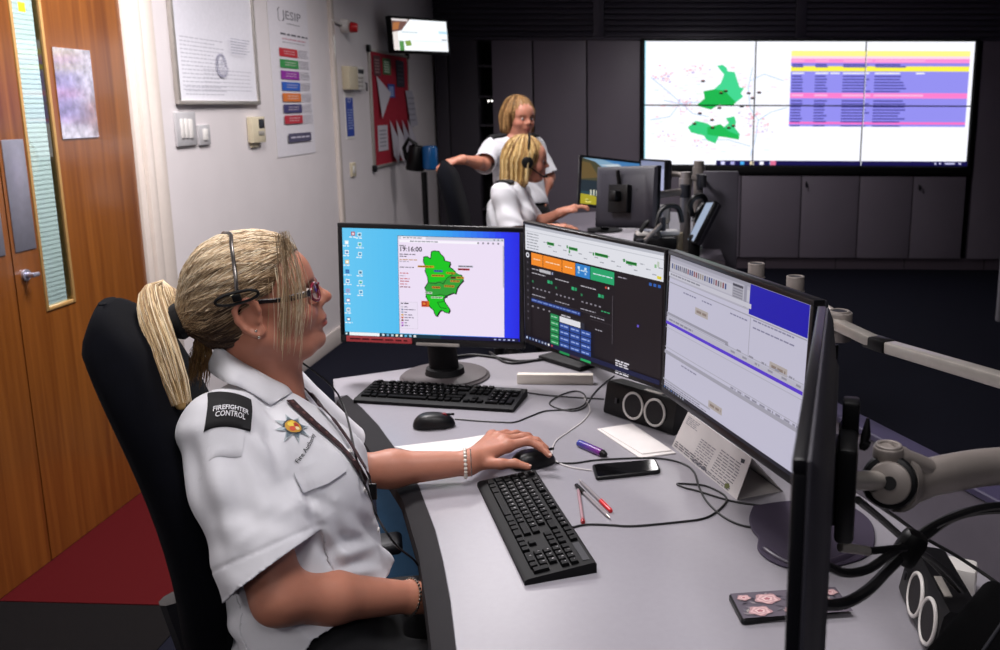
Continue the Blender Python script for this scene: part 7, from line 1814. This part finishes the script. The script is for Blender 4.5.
# ================================================================ two colleagues at the rear desk
def colleague(name, label, pv, nb, fwd, hT, shR_, elR_, wrR_, shL_, elL_, wrL_, knees, ankles, skin_c, res=.0065, hand_dirs=(None, None), hair_fn=None, bust=.05):
    f = np.array(fwd); f /= np.linalg.norm(f); l = np.array((-f[1], f[0], 0)); l /= np.linalg.norm(l); ax = (nb - pv); Lt = np.linalg.norm(ax); ax = ax / Lt
    R = np.stack([np.cross(l, ax) / np.linalg.norm(np.cross(l, ax)), l, ax], 1)
    w_ = thing('person', label, 'person', (pv[0], pv[1], 0), math.atan2(f[1], f[0])); v = Vol(); hp = add_head(v, hT)
    ch = pv + ax * Lt * .68
    v.cone(hp(-.03, 0, -.05), nb, .047, .052, .03); v.ell(ch, (.095, .135, .17), R, .05); v.ell(pv + ax * .14, (.10, .13, .15), R, .05); v.ell(pv, (.11, .155, .12), R, .05)
    for s_, (a, e_, w2, hd) in enumerate(((shR_, elR_, wrR_, hand_dirs[0]), (shL_, elL_, wrL_, hand_dirs[1]))):
        v.cone(nb - UP * .03, a, .05, .046, .05); v.chain([a, (a + e_) / 2, e_], [.047, .043, .037], .02); v.chain([e_, e_ * .65 + w2 * .35, w2], [.037, .036, .024], .02)
        d = np.array(hd, float) if hd is not None else w2 - e_; d /= np.linalg.norm(d); sd = np.cross(d, UP); sd /= np.linalg.norm(sd); dn = np.cross(sd, d) if np.cross(sd, d)[2] < 0 else -np.cross(sd, d)
        sg = 1 if s_ else -1
        chs = [([w2 + d * .03 + sd * .022 * sg, w2 + d * .065 + sd * .04 * sg + dn * .01, w2 + d * .09 + sd * .04 * sg + dn * .018], [.013, .010, .008])]
        for i in range(4):
            k0 = w2 + d * .085 + sd * sg * (.027 - .018 * i); L_ = [.9, 1, .95, .78][i]; chs.append(([k0, k0 + d * .036 * L_ + dn * .008, k0 + d * .06 * L_ + dn * .022, k0 + d * .068 * L_ + dn * .038], [.0105, .0092, .0085, .0075]))
        hand_vol(v, w2, chs)
    vs, F = v.mesh(res); vs = relax(vs, F, 1, .3); smooth_obj('body', vs, F, m_skin, w_, head_colour(vs, hT, skin_c, 'a8605a'))
    HRr = hT[:3, :3]
    for s_ in (-1, 1):
        b = MB(); b.ball(Vector(hp(.0805, s_ * .031, .001)), .0100, 12); o = b.build('eye', MATS['eye_white'], w_); b = MB(); b.ball(Vector(hp(.0865, s_ * .031, -.001)), .0062, 8); b.build('iris', MATS['eye_iris'], o)
    s = Vol(); s.ell(ch, (.118, .155, .185), R, .06); s.ell(pv + ax * .15, (.125, .155, .16), R, .06); s.ell(pv + ax * .04, (.135, .175, .11), R, .05)
    for q in (-1, 1): s.ell(ch + f * .085 + l * q * .07, (.055, .065, .068), R, .05)
    ends = []
    for (a, e_) in ((shR_, elR_), (shL_, elL_)):
        s.cone(nb - UP * .045, a + UP * .004, .052, .056, .05); d = (e_ - a); d = d / np.linalg.norm(d); ends.append((a + d * .19, d, len(s.p))); s.cone(a, a + d * .29, .058, .072, .04)
    vs, F = s.mesh(.0075); N_ = normals(vs, F); vs = vs + N_ * (.004 * nz(vs, 2.8, 1.3) + .002 * nz(vs, 6, .2))[:, None]
    bv = bvh_of(vs, F); hem_ = pv + ax * .03; trunk = [p for i, p in enumerate(s.p) if i not in (ends[0][2], ends[1][2])]
    def g(P):
        gg = np.full(len(P), -1.)
        for (c, n_, i) in ends: q = (P - c) @ n_; gg = np.maximum(gg, np.minimum(np.minimum(q, .04 - Vol.dist(s.p[i], P)), vol_eval(trunk, P) - .003))
        gg = np.maximum(gg, -((P - hem_) @ ax)); q = P - nb; h_ = q @ UP; fx, ly = q @ f, q @ l
        gg = np.where(h_ > -.05, np.maximum(gg, .058 - np.sqrt((fx - .01) ** 2 + ly ** 2)), gg); vv = np.minimum((.045 + h_ * .42) - np.abs(ly), fx); return np.where((h_ > -.11) & (h_ < .05), np.maximum(gg, np.minimum(vv, .03)), gg)
    vs, F = cut(vs, F, g); v2, f2 = torso_patch(trunk, [(c, n_, s.p[i]) for c, n_, i in ends], .0075)
    if len(f2): v2, f2 = cut(v2, f2, lambda P: -((P - hem_) @ ax)); vs, F = weld(vs, F, v2, f2)
    sh_ = smooth_obj('shirt', vs, F, m_shirt, w_); so = sh_.modifiers.new('cloth', 'SOLIDIFY'); so.thickness = .003; so.offset = -1
    b = MB(); V_, F_ = [], []; n = 24
    for i in range(n + 1):
        a = PI + (i / n - .5) * 2 * PI * .82; ca, sa = math.cos(a), math.sin(a); out = f * ca + l * sa; dr = -.028 * max(0, ca + .25) ** 1.3; base = nb + f * (.01 + .062 * ca) + l * .06 * sa + UP * .018; Lw = .045 + .028 * max(0, ca)
        V_ += [base + UP * (-.04 + dr), base + UP * (.022 + dr), base + UP * (.02 + dr - Lw * .4) + out * .017, base + UP * (.014 + dr - Lw * .8) + out * (.024)]
    for i in range(n):
        for j in range(3): F_.append((i * 4 + j, i * 4 + j + 1, i * 4 + j + 5, i * 4 + j + 4))
    b.add([Vector(p) for p in V_], F_); co = b.build('collar', m_shirt, w_, angle=80); sm = co.modifiers.new('cloth', 'SOLIDIFY'); sm.thickness = .003
    for a in (shR_, shL_):
        o_ = nb * .25 + a * .75; o_[2] = a[2] + .06; dirv = a - nb; dirv[2] = 0; hit = bv.ray_cast(Vector(o_ + UP * .05), Vector((0, 0, -1)), .3)
        if hit[0] is not None:
            nn_ = hit[1] if hit[1].z > 0 else -hit[1]; u_ = Vector(dirv); u_ = (u_ - nn_ * u_.dot(nn_)).normalized(); v_ = nn_.cross(u_).normalized()
            project_patch('epaulette', bv, hit[0], u_, v_, .10, .075, 6, 5, m_epaul, w_, .004, .010)
            project_print('epaulette_mark', bv, hit[0] + u_ * .015, u_, v_, [([(-.012, -.018), (.0, -.018), (.0, .018), (-.012, .018)], [(0, 1, 2, 3)], '8a8a90', 0), ([(.008, -.014), (.014, -.014), (.014, .014), (.008, .014)], [(0, 1, 2, 3)], '8a8a90', 0)], m_print, w_, .0155)['kind'] = 'stuff'
    tr = Vol(); tr.ell(pv + ax * -.005, (.128, .17, .115), R, .04)
    for q, kn, an in ((-1, knees[0], ankles[0]), (1, knees[1], ankles[1])): tr.chain([pv + l * q * .08 - UP * .03, kn, an], [.088, .062, .05], .03)
    vs, F = tr.mesh(.01); smooth_obj('trousers', vs, F, m_trouser, w_)
    for an in ankles:
        x = Vol(); x.cone(an + UP * (.045 - an[2]) - f * .03, an + UP * (.04 - an[2]) + f * .13, .036, .032, .02).cone(an, an * np.array((1, 1, 0)) + UP * .05, .034, .035, .02); vs, F = x.mesh(.008); vs[:, 2] = np.maximum(vs[:, 2], .004); smooth_obj('shoe', vs, F, m_shoe, w_)
    return w_, f, l
def loose_hair(w_, T, length, base, cols, n=700, seed=4, side=0.):
    """shoulder hair: a cap and locks that fall from the crown"""
    r_ = random.Random(seed); R = T[:3, :3]
    def H(x, y, z): return R @ np.array((x, y, z)) + T[:3, 3]
    v = Vol(); v.ell(H(-.018, 0, .034), (.106, .086, .098), R, .02); v.ell(H(-.05, 0, -.01), (.072, .080, .085), R, .04)
    v.cone(H(-.05, 0, -.02), H(-.062, 0, -.06 - length * .45), .072, .062, .05); v.cone(H(-.062, 0, -.06 - length * .4), H(-.062, 0, -.06 - length), .055, .038, .05)
    for s in (-1, 1): v.cone(H(.005, s * .070, .03), H(-.012, s * .082, -.06 - length * .35), .028, .026, .03)
    vs, F = v.mesh(.0075); inv = np.linalg.inv(T); q = vs @ inv[:3, :3].T + inv[:3, 3]
    vs = vs + normals(vs, F) * (.003 * np.sin(np.arctan2(q[:, 1], q[:, 0] + .02) * 22 + q[:, 2] * 12))[:, None]
    def g(P):
        q = P @ inv[:3, :3].T + inv[:3, 3]; return np.where(q[:, 2] < .07, q[:, 0] - (.050 - .5 * np.maximum(0, .05 - q[:, 2]) * (q[:, 2] > 0) - .025 * (q[:, 2] <= 0)), -1)
    cv, cf = cut(vs, F, g); o = smooth_obj('hair', cv, cf, MATS['hair_base'], w_, np.tile(np.array(lin(base)), (len(cv), 1))); bv = bvh_of(vs, F); G = []; GC = []
    for k in range(n):
        a = r_.uniform(.55, 2 * PI - .55); P = []; top = r_.uniform(.2, 1.); dz = r_.uniform(.75, 1.08)
        for i in range(10):
            t = i / 9; z = .13 - t * (.19 + length * dz); el = min(1, t * 2.6 + (1 - top) * .6); dr = np.array((math.cos(a) * el - .05, math.sin(a) * el, 0)); c = H(-.03, 0, z)
            if t < .35: dirv = R @ np.array((math.cos(a) * math.sin(el * 1.5), math.sin(a) * math.sin(el * 1.5), math.cos(el * 1.5))); c = H(-.02, 0, .03)
            else: dirv = R @ np.array((math.cos(a), math.sin(a), 0))
            h = bv.ray_cast(Vector(c + dirv * .3), Vector(-dirv), .35)
            if h[0] is None: continue
            P.append(np.array(h[0]) + dirv * .003)
        if len(P) > 3:
            G.append(P); lv = .5 + .25 * math.sin(a * 9) + .2 * math.sin(a * 23) + r_.gauss(0, .25); GC.append(cols[max(0, min(len(cols) - 1, int(lv * len(cols))))])
    s_ = hair_strands('loose_strands', G, .0014, o, cols, 3, r_, GC); s_['kind'] = 'stuff'; return H
# --- seated colleague
A = lambda x, y, d: at(x, y, d)
fA = np.array((.985, .12, 0)); pvA = A(501, 287, 4.8); nbA = A(512, 186, 4.8)
hfA = np.array((.97, .16, -.10)); hfA /= np.linalg.norm(hfA); TA = head_T(A(527, 160, 4.8), hfA, s=1.0)
kA = [pvA + fA * .44 + np.array((0, -.12, -.06)), pvA + fA * .44 + np.array((0, .12, -.06))]
wA, fA_, lA_ = colleague('person', 'seated woman with long blonde hair and a headset at the rear desk', pvA, nbA, fA, TA, A(503, 196, 4.62), A(514, 236, 4.58), A(548, 229, 4.6), A(519, 193, 4.98), A(533, 226, 4.95), A(560, 213, 4.85),
    kA, [k * np.array((1, 1, 0)) + np.array((.02, 0, .1)) for k in kA], 'b97e68', hand_dirs=((.95, .1, .12), (.9, .1, .35)))
HA = loose_hair(wA, TA, .13, 'a88450', ['7a5a34', '94713f', 'b08a50', 'c8a466', 'd8b87c', 'e4ca94'], 800, 5)
hs = thing('headset', 'black telephone headset with a boom microphone worn by the seated colleague', 'headset', tuple(HA(0, 0, .13)))
b = MB(); b.tube(spline([HA(.0, -.094, .0), HA(.0, -.093, .05), HA(-.0, -.07, .105), HA(0, 0, .138), HA(0, .07, .105), HA(0, .093, .05), HA(0, .094, 0)], 5), .006, 8); b.build('headband', m_black, hs)
for s in (-1, 1): b = MB(); b.cyl(HA(-.0, s * .082, -.008), HA(-.0, s * .108, -.008), .032, n=20, bev=.006); b.build('ear_pad', m_black, hs)
b = MB(); b.tube(spline([HA(.0, -.106, -.015), HA(.04, -.10, -.045), HA(.085, -.06, -.072), HA(.105, -.03, -.075)], 5), .0032, 6); b.ball(HA(.108, -.028, -.075), .008, 10); b.build('microphone_boom', m_black, hs)
cA = office_chair('dark office chair at the rear desk with the standing woman\'s hand on its back', pvA - fA * .02, fA, .49, 1.272, .46, .05, -.2)
# --- standing colleague
fB = np.array((.62, -.78, 0)); fB /= np.linalg.norm(fB); pvB = A(523, 212, 5.45); nbB = A(512, 141, 5.45)
hfB = np.array((.66, -.74, -.10)); hfB /= np.linalg.norm(hfB); TB = head_T(A(519, 117.5, 5.42), hfB, s=1.0)
kB = [np.array((pvB[0] - .08, pvB[1] - .04, .50)), np.array((pvB[0] + .1, pvB[1] + .08, .50))]
wB, _, _ = colleague('person', 'standing woman leaning one hand on the back of the rear office chair', pvB, nbB, fB, TB, A(492, 149, 5.36), A(484, 164, 5.2), A(463, 159.5, 5.02), A(535, 146, 5.6), A(549, 177, 5.62), A(543, 196, 5.5),
    kB, [k * np.array((1, 1, 0)) + np.array((0, 0, .1)) for k in kB], 'b87c66', hand_dirs=((-.95, -.3, -.15), None))
loose_hair(wB, TB, .055, '8c6840', ['5c4226', '765632', '8e6a40', 'a88052', 'c09a68'], 700, 9)
